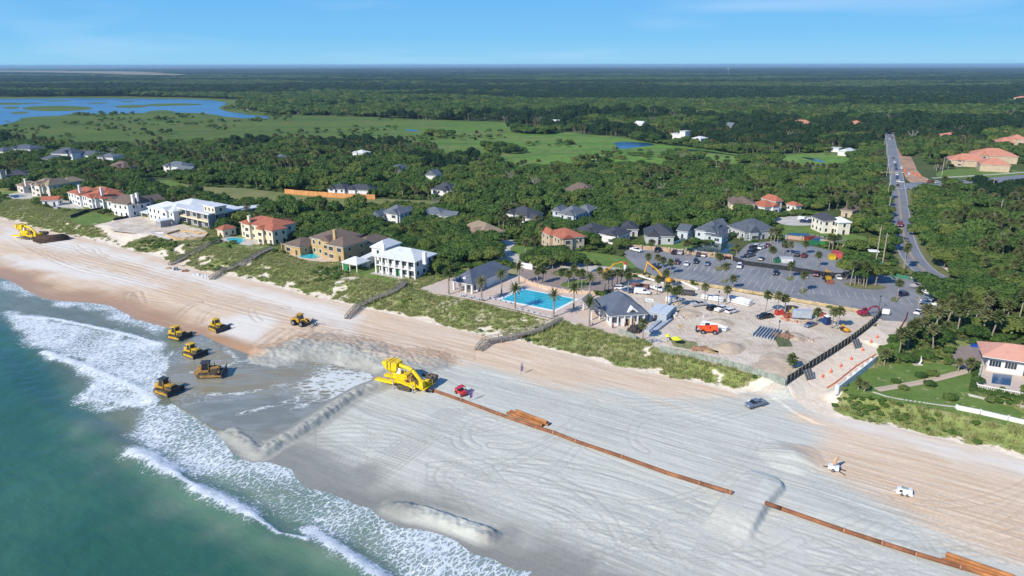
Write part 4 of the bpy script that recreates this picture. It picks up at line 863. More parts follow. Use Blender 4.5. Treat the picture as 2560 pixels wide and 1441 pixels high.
# the white house by the club
hw = house('beach_house', 'large white two-storey beach house with white hipped metal roof beside the club pool', 'house', [((932, 640), (1038, 657), 15, 7.2, 'hip', 2.9, {'wide': 1, 'ov': 1.6, 'nodoor': 1}), ((924, 618), (1000, 610), 12, 7.4, 'hip', 2.4), ((898, 646), (935, 642), 9, 3.6, 'shed', .8)], W_WHITE, R_WHITE, chim=[(958, 612, 11.0), (1061, 632, 11.2)])
x0, y0 = lp(hw, 932, 640, 7.2); x1, _ = lp(hw, 1038, 657, 7.2)
for i in range(7):
    xx = x0+.8+(x1-x0-1.6)*i/6; part('column', MB().box(xx-.3, xx+.3, y0+.35, y0+.95, 0, 7.1), W_WHITE, hw[0])
part('balcony', MB().box(x0+.5, x1-.5, y0+.4, y0+1.7, 3.45, 3.75), W_WHITE, hw[0]); part('garage_door', MB().box((x0+x1)/2-.9, (x0+x1)/2+1.3, y0+1.45, y0+1.62, .1, 3.2), plain('green_panel', (.03, .22, .08), .6), hw[0], 'green covered doorway panel'); part('terrace', MB().box(x0-1, x1+1, y0-1.2, y0+1.6, -.1, .15), CONC, hw[0])
pv = house('pool_pavilion', 'small open pavilion with white pyramid roof and green screen on the lawn', 'pavilion', [((852, 656), (892, 664), 8, 3.2, 'hip', 2.0, {'open': 1})], W_WHITE, R_WHITE); xa, ya = lp(pv, 852, 656, 3.2)
part('screen', MB().box(xa+.5, xa+3.2, ya+.45, ya+.6, 0, 2.6), MATS['green_panel'], pv[0])
# ochre house with oval pool
ho = house('beach_house', 'ochre beach house with sprawling brown roofs and an oval pool terrace', 'house', [((772, 594), (836, 606), 17, 7.3, 'hip', 3.2), ((706, 611), (786, 610), 13, 4.0, 'hip', 2.4, {'wide': 1}), ((812, 611), (878, 614), 15, 6.6, 'hip', 2.8, {'wide': 1}), ((878, 606), (918, 613), 15, 4.8, 'hip', 2.4)], W_OCHRE, R_BROWN, chim=[(836, 576, 12.2)])
for i, (a, b) in enumerate([(706, 611), (746, 614), (786, 616)]):
    x, y = lp(ho, a, b+18, 0); part('column', MB().box(x-.25, x+.25, y-.25, y+.25, 0, 3.9), W_OCHRE, ho[0])
# mediterranean villa
hm = house('villa', 'cream Mediterranean villa with red tiled roofs and arcade by a turquoise pool', 'villa', [((597, 556), (676, 572), 15, 7.2, 'hip', 2.7), ((640, 571), (690, 577), 9, 7.0, 'hip', 2.2), ((538, 573), (600, 568), 8, 3.8, 'hip', 1.7), ((672, 566), (717, 560), 12, 6.6, 'hip', 2.2)], W_CREAM, R_RED, chim=[(622, 541, 11.0)])
for i in range(6):
    x, y = lp(hm, 602+i*7, 577+i*1.6+10, 0); m = MB(); m.box(x-.16, x+.16, y-.16, y+.16, 0, 2.6); part('arcade_column', m, W_CREAM, hm[0])
# modern concrete house under construction
hc = house('modern_house', 'unfinished concrete modern house with flat white roof and rooftop box', 'house', [((440, 520), (522, 538), 20, 7.8, 'flat', .3, {'th': .5, 'nowin': 1, 'ov': 1.2}), ((506, 513), (536, 519), 7, 11.2, 'flat', .2, {'base': 7.8, 'nodoor': 1, 'wall': W_CREAM, 'ov': .3})], W_BLOCK, R_MEMB, win_rows=True)
x0, y0 = lp(hc, 440, 520, 7.8); x1, _ = lp(hc, 522, 538, 7.8)
part('balcony', MB().box(x0+.3, x1-.2, y0-.6, y0+1.3, 3.9, 4.6), W_CREAM, hc[0]); 
for i in range(4): xx = x0+.4+(x1-x0-.8)*i/3; part('fin_wall', MB().box(xx-.2, xx+.2, y0-.5, y0+1.3, 0, 7.8), W_BLOCK, hc[0])
for i in range(3):
    xx = x0+(x1-x0)*(i+.5)/3
    for z in (2.0, 6.0): win(hc[0], xx, y0+1.2, z, 0, True, sc=1.35)
for i in range(3): win(hc[0], x1-1.2, y0+5+5*i, 5.8, math.pi/2, False, sc=1.5)
house('concrete_garage', 'small flat-roofed concrete garage building behind the red-roofed villa', 'garage', [((579, 521), (606, 527), 14, 5.2, 'flat', .2, {'ov': .25, 'th': .4})], W_CREAM, R_MEMB, wsc=1.3)
house('beach_house', 'white house under construction with pale blue-white metal roofs next to the sand lot', 'house', [((366, 518), (432, 531), 15, 6.6, 'hip', 2.6), ((405, 528), (433, 531), 8, 5.9, 'hip', 2.2), ((350, 531), (380, 533), 6, 3.0, 'shed', .8, {'open': 1}), ((384, 551), (428, 549), 7, 3.4, 'flat', .2, {'nowin': 1, 'wall': W_BLOCK}), ((430, 508), (492, 513), 14, 7.0, 'hip', 2.0)], W_WHITE, R_WHITE)
hg = house('beach_house', 'white Dutch-gabled house with weathered grey roof above the bright green lawn', 'house', [((277, 508), (318, 513), 15, 7.2, 'gx', 3.6), ((318, 508), (352, 510), 9, 6.8, 'gy', 3.0), ((346, 502), (378, 506), 9, 6.4, 'gy', 2.8), ((262, 503), (284, 509), 8, 6.4, 'gy', 2.6)], W_WHITE, R_BROWN, chim=[(330, 488, 12.5), (341, 484, 12.5)])
house('beach_house', 'white beach house under long orange-red tiled roofs', 'house', [((166, 481), (210, 491), 16, 6.6, 'hip', 3.0), ((206, 490), (242, 496), 13, 6.6, 'hip', 3.2), ((240, 494), (280, 496), 14, 6.2, 'hip', 3.0), ((215, 477), (310, 478), 12, 6.5, 'hip', 2.4)], W_WHITE, R_RED, chim=[(197, 464, 12.5), (252, 470, 12.5)])
house('pool_house', 'small white pool house with red roof beside a pool', 'pool house', [((100, 502), (145, 501), 7, 3.4, 'gx', 1.8)], W_WHITE, R_RED)
house('beach_house', 'large beige house with multiple tan hipped roofs above a pool terrace', 'house', [((72, 461), (104, 465), 15, 7.6, 'hip', 3.4), ((104, 464), (142, 463), 15, 7.4, 'hip', 3.6), ((38, 463), (62, 466), 12, 4.6, 'hip', 2.2), ((140, 456), (183, 456), 14, 6.2, 'hip', 2.8)], plain('pale_beige_stucco', (.66, .60, .52), .85, .06, .6), R_TAN, chim=[(62, 448, 11.5)])
house('beach_house', 'dark-roofed cream house at the left edge of the picture', 'house', [((0, 443), (72, 440), 16, 5.8, 'hip', 3.4), ((-25, 432), (20, 424), 10, 10.5, 'flat', .2, {'th': .4})], W_CREAM, R_DARK, chim=[(12, 426, 10)])
# club buildings
cp = house('club_pavilion', 'club pavilion with grey standing-seam hipped roof and open columned end', 'pavilion', [((1127, 702), (1181, 713), 25, 3.7, 'hip', 3.6, {'ov': .8, 'nowin': 1, 'wall': W_WHITE})], W_WHITE, R_METAL)
_h = cp[0]; wl = [c for c in bpy.data.objects if c.parent == _h and c.name.startswith('wall')][0]
x0, y0 = lp(cp, 1127, 702, 3.7); x1, _ = lp(cp, 1181, 713, 3.7); wl.data.clear_geometry(); mm = MB().box(x0+.8, x1-.8, y0+10, y0+24.2, -.3, 3.7); wl.data.from_pydata(mm.v, [], mm.f)
for i in range(4):
    xx = x0+.8+(x1-x0-1.6)*i/3; part('column', MB().box(xx-.35, xx+.35, y0+.5, y0+1.2, 0, 3.7), W_WHITE, _h)
for i in (1, 2): part('column', MB().box(x1-1.2, x1-.5, y0+.5+3.4*i, y0+1.2+3.4*i, 0, 3.7), W_WHITE, _h)
xm = (x0+x1)/2; part('dormer', MB().add([(xm-1.6, y0+1.2, 4.4), (xm+1.6, y0+1.2, 4.4), (xm, y0+1.2, 5.7), (xm, y0+5, 5.9)], [(0, 1, 2), (1, 3, 2), (0, 2, 3)]), TRIM, _h)
ch = house('clubhouse', 'beach club house with large grey metal hip roof and white gable dormer', 'clubhouse', [((1522, 791), (1620, 785), 17, 3.9, 'hip', 4.6, {'ov': 1.0, 'wide': 1}), ((1476, 776), (1512, 783), 11, 3.7, 'hip', 2.6, {'open': 1, 'wall': TRIM})], W_WHITE, R_METAL)
_h = ch[0]; x0, y0 = lp(ch, 1522, 791, 3.9); x1, _ = lp(ch, 1620, 785, 3.9); xm = x0+(x1-x0)*.62
part('dormer', MB().add([(xm-2.4, y0+.6, 4.2), (xm+2.4, y0+.6, 4.2), (xm, y0+.6, 6.2), (xm, y0+4.6, 6.2), (xm-2.0, y0+.5, 4.35), (xm+2.0, y0+.5, 4.35), (xm, y0+.5, 5.9)], [(0, 1, 2), (1, 3, 2), (0, 2, 3)]), TRIM, _h); part('dormer_vent', MB().add([(xm-1.2, y0+.45, 4.6), (xm+1.2, y0+.45, 4.6), (xm, y0+.45, 5.5)], [(0, 1, 2)]), DOORM, _h)
part('cardboard_panel', MB().box(xm-1.1, xm+.9, y0+.8, y0+.95, 0, 2.2), NEWW, _h, 'orange-brown boarded doorway')
for i in range(6): xx = x0+1+(x1-x0-2)*i/5; part('column', MB().box(xx-.2, xx+.2, y0+.3, y0+.7, 0, 3.9), TRIM, _h)
# back row and far houses
Z = [
 ('grey-green roofed white gabled house among the oaks behind the ochre house', [((952, 532), (1000, 537), 12, 6.0, 'hip', 3.6), ((927, 540), (953, 541), 9, 5.0, 'gy', 2.4), ((998, 530), (1024, 531), 9, 5.6, 'hip', 2.2)], W_WHITE, R_GREY),
 ('low grey-roofed house half hidden by trees east of the meadow', [((1045, 534), (1105, 538), 12, 4.0, 'hip', 2.6), ((1100, 540), (1135, 545), 9, 4.0, 'gx', 1.8)], W_GREY, R_GREY),
 ('house with plain tan pyramid roof surrounded by oak crowns', [((1150, 568), (1205, 588), 13, 4.0, 'hip', 3.6)], W_TAN, R_TAN),
 ('dark grey hip-roofed white house half buried in the oak canopy', [((1262, 532), (1318, 543), 13, 4.4, 'hip', 3.4), ((1310, 545), (1336, 549), 8, 3.6, 'gx', 1.8)], W_WHITE, R_DARK),
 ('two-storey blue-grey house with pale grey roof behind the red-roofed house', [((1392, 534), (1440, 540), 13, 6.2, 'hip', 3.6), ((1436, 526), (1474, 530), 11, 5.8, 'hip', 2.6), ((1378, 527), (1402, 530), 8, 5.2, 'gy', 2.2)], W_PALE, R_GREY),
 ('stucco house with orange clay roofs and palms beside the motor court', [((1400, 598), (1465, 592), 15, 6.4, 'hip', 2.6), ((1373, 590), (1396, 590), 10, 6.2, 'hip', 2.2)], W_TAN, R_RED),
 ('long charcoal-roofed white house right of the orange-roofed house', [((1432, 576), (1490, 585), 14, 4.2, 'hip', 3.0), ((1490, 583), (1556, 588), 13, 4.0, 'hip', 2.8)], W_WHITE, R_DARK),
 ('charcoal hip-roofed grey house leftmost of three lining the brick wall', [((1612, 590), (1688, 592), 15, 4.0, 'hip', 4.2), ((1548, 573), (1600, 583), 9, 3.6, 'gy', 2.4)], W_GREY, R_DARK),
 ('pale blue house with dormer between two others behind the parking lot', [((1735, 574), (1798, 583), 13, 4.4, 'hip', 3.8), ((1690, 576), (1722, 580), 9, 3.8, 'gx', 2.4), ((1760, 586), (1826, 585), 8, 3.2, 'hip', 1.8), ((1764, 567), (1800, 568), 5, 6.0, 'shed', .8)], W_PALE, R_BLUE),
 ('blue-grey house with arched dormer rightmost behind the parking lot', [((1862, 581), (1942, 575), 15, 4.2, 'hip', 4.4), ((1808, 566), (1850, 576), 10, 3.8, 'gx', 2.6)], W_GREY, R_BLUE),
 ('cream octagonal two-storey house with dark roof above the pond lawn', [((2058, 553), (2098, 552), 12, 6.4, 'hip', 2.6), ((2096, 558), (2126, 555), 9, 6.0, 'hip', 1.8, {'roof': W_WHITE})], plain('ivory_stucco', (.76, .71, .60), .85, .05, .6), R_DARK),
 ('brown-roofed cream house among palms behind the court', [((1825, 510), (1890, 512), 14, 5.6, 'hip', 3.0), ((1822, 505), (1850, 506), 9, 5.4, 'hip', 2.4)], W_CREAM, R_BROWN),
 ('white stucco house with red tile roofs and tall palms in front', [((1912, 519), (1950, 515), 12, 4.2, 'hip', 2.6), ((1940, 505), (1990, 510), 12, 6.2, 'hip', 2.6), ((1990, 516), (2016, 516), 8, 3.6, 'hip', 1.6)], W_WHITE, R_RED),
 ('brown roof just showing among the palms left of the road', [((2100, 525), (2132, 530), 11, 3.6, 'hip', 2.2)], W_TAN, R_BROWN),
 ('dark hip-roofed house with white chimney behind the field', [((1075, 474), (1130, 478), 14, 5.2, 'hip', 3.8)], W_WHITE, R_DARK),
 ('white house with dark roof behind the orange board fence', [((817, 472), (862, 474), 12, 5.0, 'hip', 2.6), ((862, 474), (932, 475), 10, 4.6, 'hip', 2.6)], W_WHITE, R_DARK),
 ('tan hipped-roof house standing alone in the woods', [((1408, 477), (1482, 480), 15, 4.6, 'hip', 4.0)], W_TAN, R_BROWN),
 ('grey gabled house at the far side of the green', [((405, 415), (455, 418), 13, 5.0, 'hip', 3.0), ((440, 424), (468, 428), 8, 4.5, 'gx', 2.2)], W_WHITE, R_GREY),
 ('dark brown roofed house beside the green lawn strip', [((265, 418), (308, 421), 14, 5.4, 'hip', 4.0)], W_TAN, R_BROWN),
 ('two-storey white house with grey hip roof among the left woods', [((240, 393), (282, 394), 14, 6.4, 'hip', 2.4)], W_WHITE, R_GREY),
 ('long slate-roofed white house complex at the left woods edge', [((125, 384), (180, 385), 16, 7.0, 'hip', 4.2), ((100, 398), (180, 394), 12, 4.4, 'hip', 2.8), ((180, 388), (238, 390), 14, 4.6, 'hip', 3.0)], W_WHITE, R_BLUE),
 ('grey-roofed house with white chimney at the left edge behind trees', [((20, 372), (75, 374), 16, 6.4, 'hip', 3.2), ((-20, 378), (16, 378), 14, 5.4, 'hip', 3.0)], W_WHITE, R_BLUE),
 ('small white gabled roof peeking from the canopy right of centre', [((1062, 438), (1090, 440), 9, 6.6, 'gy', 3.4)], W_WHITE, R_GREY),
 ('white house by itself on the lake shore', [((613, 266), (624, 266), 9, 6, 'gx', 3.0)], W_WHITE, R_WHITE),
 ('white box-topped house on the far marsh edge', [((1676, 334), (1700, 336), 12, 6.0, 'flat', 1), ((1698, 328), (1716, 329), 10, 9.5, 'flat', 1), ((1728, 346), (1762, 347), 14, 6.4, 'hip', 2.0)], W_WHITE, R_WHITE),
 ('pale gabled house far behind the marsh', [((1812, 318), (1830, 319), 12, 8, 'gx', 5)], W_WHITE, R_GREY),
 ('orange-roofed house leftmost of the far pair near the straight road', [((1980, 308), (2032, 309), 18, 8.0, 'hip', 3.6)], W_CREAM, R_ORANGE),
 ('orange-roofed house right of the far pair near the straight road', [((2121, 310), (2162, 311), 18, 8.0, 'hip', 3.6)], W_CREAM, R_ORANGE),
 ('white low house with white gable beside the straight road', [((2070, 370), (2098, 372), 10, 3.6, 'flat', .3), ((2093, 378), (2132, 380), 14, 4.0, 'gy', 2.2)], W_WHITE, R_WHITE),
 ('largest orange-red roofed building with long wings right of the crossroads', [((2430, 388), (2548, 393), 26, 6.0, 'hip', 5.0), ((2372, 400), (2470, 402), 20, 5.0, 'hip', 4.4), ((2450, 411), (2526, 413), 18, 5.4, 'hip', 4.4)], W_TAN, R_ORANGE),
 ('terracotta-roofed building behind the largest orange one', [((2355, 342), (2424, 343), 22, 6.0, 'hip', 3.4)], W_TAN, R_ORANGE),
 ('terracotta-roofed building at the right edge beyond the orange roofs', [((2490, 356), (2540, 358), 22, 7.0, 'hip', 4.0), ((2520, 348), (2570, 350), 18, 9.0, 'hip', 4.0)], W_TAN, R_ORANGE),
 ('small rust-coloured roof in the far canopy at right', [((2480, 330), (2520, 331), 16, 7.0, 'hip', 3.4)], W_TAN, R_ORANGE),
 ('brown roof far off right of the road end', [((2305, 304), (2332, 305), 16, 8.0, 'hip', 3.2)], W_TAN, R_BROWN),
 ('tiny cream house with orange roof at the far right horizon', [((2534, 245), (2556, 246), 20, 12, 'hip', 4)], W_CREAM, R_ORANGE),
 ('small white building left of the far road end', [((2250, 306), (2262, 307), 10, 8, 'flat', .5)], W_WHITE, R_WHITE),
 ('white house front glimpsed through the left-centre canopy', [((680, 395), (705, 397), 10, 6.5, 'hip', 2.5)], W_WHITE, R_GREY),
 ('pale roof glimpsed in the centre canopy', [((880, 382), (908, 384), 11, 7.2, 'hip', 2.0)], W_WHITE, R_WHITE),
 ('grey roof tip glimpsed right of the centre canopy', [((976, 420), (1000, 422), 10, 6.5, 'hip', 2.5)], W_GREY, R_BLUE),
 ('white house peeping beyond the centre marsh', [((1374, 304), (1394, 305), 12, 7, 'gx', 2)], W_WHITE, R_WHITE),
 ('white-walled house behind the dead trees of the marsh edge', [((1585, 310), (1606, 311), 12, 9.0, 'gx', 3)], W_WHITE, R_WHITE),
]
for i, (lb, wg, wa, ro) in enumerate(Z): house('house', lb, 'house', wg, wa, ro, clear=(5 if i < 13 else 9), win_rows=(i < 17), wsc=.95)
# peach-roofed beach house right
hp = house('beach_house', 'white beach house with peach tiled hip roof and balustraded pool terrace', 'house', [((2456, 891), (2700, 926), 11.5, 4.6, 'hip', 2.5, {'ov': 1.8, 'wide': 1})], W_WHITE, R_PEACH)
# pools
def pool(poly, label, name='swimming_pool', z=LZ+.16, cop=CONC, dark=False):
    t = thing(name, label, 'pool', (*poly[0], z)); c = sum(p[0] for p in poly)/len(poly), sum(p[1] for p in poly)/len(poly)
    o = sheet('water', poly, z, POOLW if not dark else LAKE, None); out = [(c[0]+(x-c[0])*1.12, c[1]+(y-c[1])*1.12) for x, y in poly]; k = sheet('coping', out, z-.03, cop, None, .15)
    for q in (o, k):
        q.parent = t; q.matrix_parent_inverse = Matrix.Translation(-t.location)
        if 'kind' in q: del q['kind']
    HARD.pop(); HARD.pop(); return t
pool(smooth(PL([(742, 636), (760, 630), (785, 634), (799, 641), (790, 648), (765, 647), (748, 643)]), 2, True), 'oval turquoise swimming pool on the ochre house terrace')
pool(smooth(PL([(562, 598), (580, 595), (606, 597), (614, 602), (600, 609), (578, 606)]), 1, True), 'turquoise swimming pool in front of the cream villa')
pool(PL([(22, 490), (50, 487), (66, 491), (38, 496)]), 'dark blue rectangular pool of the beige house', dark=True); pool(PL([(122, 510), (150, 506), (160, 512), (134, 519)]), 'dark blue pool beside the small red-roofed pool house', dark=True)
pool(PL([(2482, 935), (2530, 940), (2526, 966), (2478, 960)]), 'dark teal pool behind the white balustrade', dark=True)
tp = sheet('terrace', smooth(PL([(703, 628), (740, 620), (850, 632), (880, 648), (850, 655), (790, 656), (740, 646)]), 1, True), LZ+.09, plain('warm_terrace', (.60, .48, .36), .85, .1, .4, world=True)); sheet('terrace', PL([(548, 600), (560, 590), (640, 600), (650, 612), (622, 615), (560, 606)]), LZ+.09, CONC)
sheet('terrace', PL([(10, 488), (60, 480), (100, 488), (75, 500), (35, 500)]), LZ+.09, CONC); sheet('terrace', PL([(108, 510), (160, 500), (200, 510), (215, 525), (160, 522), (135, 524)]), LZ+.09, CONC)
sheet('terrace', PL([(2440, 905), (2700, 940), (2700, 1000), (2440, 968), (2450, 925)]), LZ+.12, DECK)
# club lap pool with lane lines
PC = PL([(1253, 750), (1310, 725), (1432, 752), (1384, 777)]); a = Vector(PC[0]); ex = (Vector(PC[1])-a); ey = (Vector(PC[3])-a)
PC = [tuple(a), tuple(a+ex), tuple(a+ex+ey), tuple(a+ey)]
lap = pool(PC, 'large rectangular lap pool with dark lane lines on the club deck', z=LZ+.22, cop=TRIM)
LN = plain('lane_tile', (.02, .10, .16), .4, .05, 1)
for i in range(6):
    p0 = a+ex*((i+.8)/6.6)+ey*.05; p1 = p0+ey*.9; o = strip('lane_line', [tuple(p0), tuple(p1)], .28, LZ+.224, LN, None); o.parent = lap; o.matrix_parent_inverse = Matrix.Translation(-lap.location)
# ------------------------------------------------------------------ the woods
TISL = [PL(q, LZ+3) for q in ([(1200, 366), (1250, 362), (1315, 368), (1310, 378), (1220, 376)], [(1640, 386), (1700, 381), (1770, 389), (1700, 395)], [(1830, 396), (1900, 389), (1965, 399), (1900, 406)], [(1060, 331), (1100, 327), (1130, 333), (1090, 338)], [(1270, 318), (1400, 325), (1380, 332), (1280, 327)], [(1130, 384), (1200, 388), (1260, 396), (1160, 394)], [(1420, 396), (1500, 393), (1560, 400), (1450, 404)])]
def allowed(x, y, m=0.0):
    ok = np.ones(x.shape, bool)
    for pg in CLEAR:
        a = np.array(pg); bb = (x > a[:, 0].min()-1) & (x < a[:, 0].max()+1) & (y > a[:, 1].min()-1) & (y < a[:, 1].max()+1)
        i = np.nonzero(bb)[0]
        if len(i): ok[i] &= ~inpoly(x[i], y[i], pg)
    for pg in TISL: ok |= inpoly(x, y, pg)
    for (cx, cy), r, fr in HOUSES:
        dx, dy = x-cx, y-cy; D = math.hypot(cx, cy); ux, uy = cx/D, cy/D; al = dx*ux+dy*uy; ac = np.abs(-dx*uy+dy*ux)
        ok &= ~((dx*dx+dy*dy < r*r) | ((al < 0) & (al > -r-fr) & (ac < r*.85)))
    dt, st, _ = dline(x, y, TOE); ok &= dt*st > np.where(x > 95, 27, 38)
    return ok
pts = []
D = 150.0
while D < 16000:
    sp = max(6.2, D*.0088); dD = sp*.86; w = math.radians(42.5); nn = int(2*w*D/sp)
    a = np.linspace(-w, w, nn)+rng.uniform(-.45, .45, nn)*sp/D; r = D+rng.uniform(-.45, .45, nn)*sp
    x = np.sin(a)*r; y = np.cos(a)*r; pts.append(np.stack([x, y, np.full(nn, sp)], 1)); D += dD
T = np.concatenate(pts)
T = T[allowed(T[:, 0], T[:, 1])]
sm_ = PL([(-300, 176), (0, 176.5), (150, 179), (300, 180.5), (425, 184), (480, 190.5), (440, 194), (320, 192), (250, 188.5), (100, 185), (0, 184), (-300, 183)])
T = T[~inpoly(T[:, 0], T[:, 1], sm_)]
d = np.hypot(T[:, 0], T[:, 1])
reg = fbm(T[:, 0], T[:, 1], 160, 3, 91); cl = fbm(T[:, 0], T[:, 1], 26, 3, 93)
E_ = sst(100, 260, T[:, 0]-T[:, 1]*.1)                # palms thicken towards the right
NR_ = (T[:, 0] > 85) & (d < 270)
palm = ((cl > .655-.085*E_) & (d < 1500) & (rng.random(len(T)) < .8)) | (NR_ & (rng.random(len(T)) < .72))
far = d > 1150
T_h = 1.0+(fbm(T[:, 0], T[:, 1], 300, 3, 95)-.5)*.8
def gn_scatter(name, pos, scl, rot, idx, protos, label=None, cat=None):
    me = bpy.data.meshes.new(name); k = len(pos); me.vertices.add(k); me.vertices.foreach_set('co', pos.astype('f').ravel())
    for an, ty, dat in (('scl', 'FLOAT_VECTOR', scl), ('rot', 'FLOAT_VECTOR', np.stack([np.zeros(k), np.zeros(k), rot], 1)), ('idx', 'INT', idx)):
        a = me.attributes.new(an, ty, 'POINT'); a.data.foreach_set('vector' if ty != 'INT' else 'value', dat.astype('f' if ty != 'INT' else 'i').ravel())
    pc = bpy.data.collections.new(name+'_kinds')
    for i, p in enumerate(protos): o = bpy.data.objects.new('%s_kind%02d' % (name, i), p); pc.objects.link(o)
    ng = bpy.data.node_groups.new(name, 'GeometryNodeTree'); ng.interface.new_socket('Geometry', in_out='INPUT', socket_type='NodeSocketGeometry'); ng.interface.new_socket('Geometry', in_out='OUTPUT', socket_type='NodeSocketGeometry')
    A = ng.nodes.new; gi = A('NodeGroupInput'); go = A('NodeGroupOutput'); ip = A('GeometryNodeInstanceOnPoints'); ci = A('GeometryNodeCollectionInfo'); ci.inputs['Collection'].default_value = pc; ci.inputs['Separate Children'].default_value = True; ci.inputs['Reset Children'].default_value = True
    ip.inputs['Pick Instance'].default_value = True; l = ng.links.new
    def na(nm, ty): x = A('GeometryNodeInputNamedAttribute'); x.data_type = ty; x.inputs['Name'].default_value = nm; return x.outputs['Attribute']
    l(gi.outputs[0], ip.inputs['Points']); l(ci.outputs[0], ip.inputs['Instance']); l(na('idx', 'INT'), ip.inputs['Instance Index']); l(na('rot', 'FLOAT_VECTOR'), ip.inputs['Rotation']); l(na('scl', 'FLOAT_VECTOR'), ip.inputs['Scale']); l(ip.outputs[0], go.inputs[0])
    o = bpy.data.objects.new(name, me); COL.objects.link(o); mo = o.modifiers.new('scatter', 'NODES'); mo.node_group = ng; o['kind'] = 'stuff'
    if label: o['label'] = label
    return o
def palmall(i, dead=True):
    h = [5.5, 7, 6.2][i % 3]; ln = ((0, 0), (.5, .3), (-.4, .4))[i % 3]
    return joinmesh('palm', [palmtrunk(h, lean=ln), PALC[i % 3], PALD[i % 2]], [(0, 0, 0), (*ln, h), (*ln, h)])
# nearest ones as single trees
io = np.nonzero(~palm)[0]; io = io[np.argsort(d[io])]; near_o = io[:300]; ip_ = np.nonzero(palm)[0]; ip_ = ip_[np.argsort(d[ip_])]; near_p = ip_[:240]
oakprot = []
for i in range(5):
    t = thing('oak_tree', 'wind-shaped live oak with dense rounded green crown in the coastal hammock', 'tree', (0, 0, -500), 0, 'live oaks of the hammock behind the beach houses'); link('trunk', OAKT[i % 3], t); link('crown', OAKC[i], t); oakprot.append(t)
palprot = []
for i in range(3):
    ln = ((0, 0), (.6, .3), (-.5, .4))[i]; t = thing('palm_tree', 'tall sabal palm with round frond head rising among the oaks', 'palm tree', (0, 0, -500), 0, 'sabal palms scattered through the hammock')
    link('trunk', PTR[i], t); link('crown', PALC[i], t, loc=(*ln, 6)); link('dead_fronds', PALD[i % 2], t, loc=(*ln, 6)); palprot.append(t)
usedp = set()
def place(prots, k, loc, sc, rz, **kw):
    p = prots[k]
    if p.name in usedp: return dup(p, loc, rz, scale=sc, **kw)
    usedp.add(p.name); kids(p); p.location = loc; p.rotation_euler = (0, 0, rz); p.scale = (sc,)*3 if not isinstance(sc, tuple) else sc
    for a, b in kw.items(): p[a] = b
    return p
def where(x, y):
    a = x/y*1.0; D = math.hypot(x, y)
    if x > 85 and D < 235: return 'beside the sandy beach access'
    if a > .58: return 'in the wood right of the bending road'+(' near the peach-roofed house' if D < 260 else '')
    if a > .40: return 'left of the straight road'
    if a > .20: return 'behind the car park houses'
    if a > .02: return 'between the motor court and the grey-roofed houses'
    if a > -.12: return 'behind the white hipped-roof beach house'
    if a > -.26: return 'behind the ochre beach house'
    if a > -.40: return 'behind the red-roofed villa'
    if a > -.55: return 'behind the modern concrete house'
    return 'behind the tan and orange-roofed houses at far left'
for i in near_o:
    s = random.uniform(.72, 1.3); w_ = where(T[i, 0], T[i, 1]); z_ = 'small' if s < .87 else 'medium-sized' if s < 1.1 else 'large'
    place(oakprot, random.randrange(5), (T[i, 0], T[i, 1], LZ-.1), (s, s, s*random.uniform(.85, 1.1)), random.random()*6, label='%s round-crowned live oak %s' % (z_, w_), group='%s live oaks %s' % (z_, w_))
for i in near_p:
    s = random.uniform(.85, 1.35); w_ = where(T[i, 0], T[i, 1]); z_ = 'short' if s < 1.02 else 'mid-height' if s < 1.19 else 'tall'
    place(palprot, random.randrange(3), (T[i, 0], T[i, 1], LZ-.1), s, random.random()*6, label='%s sabal palm %s' % (z_, w_), group='%s sabal palms %s' % (z_, w_))
# the rest of the wood as masses
mid = np.ones(len(T), bool); mid[near_o] = False; mid[near_p] = False
oak2 = [oakcrown(20+s, 700, .55) for s in range(5)]; dk = [oakcrown(40+s, 500, .6, DARKL, 4.0, 7.5) for s in range(3)]
n = N('bare_twigs'); n.fin((.24, .22, .18), .9); bare = baremesh(1); bare2 = baremesh(2)
def mass(name, sel, protos, idx, sc, label):
    P3 = np.stack([T[sel, 0], T[sel, 1], np.full(sel.sum(), LZ-.2)], 1); return gn_scatter(name, P3, sc, rng.random(sel.sum())*6.28, idx, protos, label)
m1 = mid & ~palm & ~far; k = m1.sum(); r = rng.random(k); hs = T_h[m1]; b_ = T[m1, 2]/6.8
pine = (fbm(T[m1, 0], T[m1, 1], 120, 3, 97)+.22*sst(500, 1100, d[m1])) > .62
idx = np.where(pine, 5+rng.integers(0, 3, k), rng.integers(0, 5, k)); idx = np.where((r > .975), 8+rng.integers(0, 2, k), idx)
s = (.72+.85*rng.random(k)**2.2)*b_; mass('woodland', m1, oak2+dk+[bare, bare2], idx, np.stack([s, s*(.85+.3*rng.random(k)), s*(.75+.45*rng.random(k))*hs], 1), 'dense rounded green oak canopy spreading inland behind the houses')
m2 = mid & palm; k = m2.sum(); s = (.85+.5*rng.random(k)); mass('palm_woodland', m2, [palmall(0), palmall(1), palmall(2)], rng.integers(0, 3, k), np.stack([s*1.1, s*1.1, s], 1), 'clusters of sabal palms standing through the inland canopy')
m3 = mid & ~palm & far; k = m3.sum(); s = (.8+.5*rng.random(k))*T[m3, 2]/7.0; zz = (1.1+.45*rng.random(k))*T_h[m3]*np.clip(s, 1, 1.8)**.5
lo = [oakcrown(60+s_, 160, 1.0) for s_ in range(3)]+[oakcrown(70+s_, 160, 1.0, DARKL, 4.6, 7.5) for s_ in range(3)]
fb = fbm(T[m3, 0]*.35, T[m3, 1], 330, 4, 99); idx = np.where(fb+.12*rng.random(k) > .53, 3, 0)+rng.integers(0, 3, k)
mass('distant_forest', m3, lo, idx, np.stack([s, s, zz], 1), 'dark green forest running flat to the horizon')
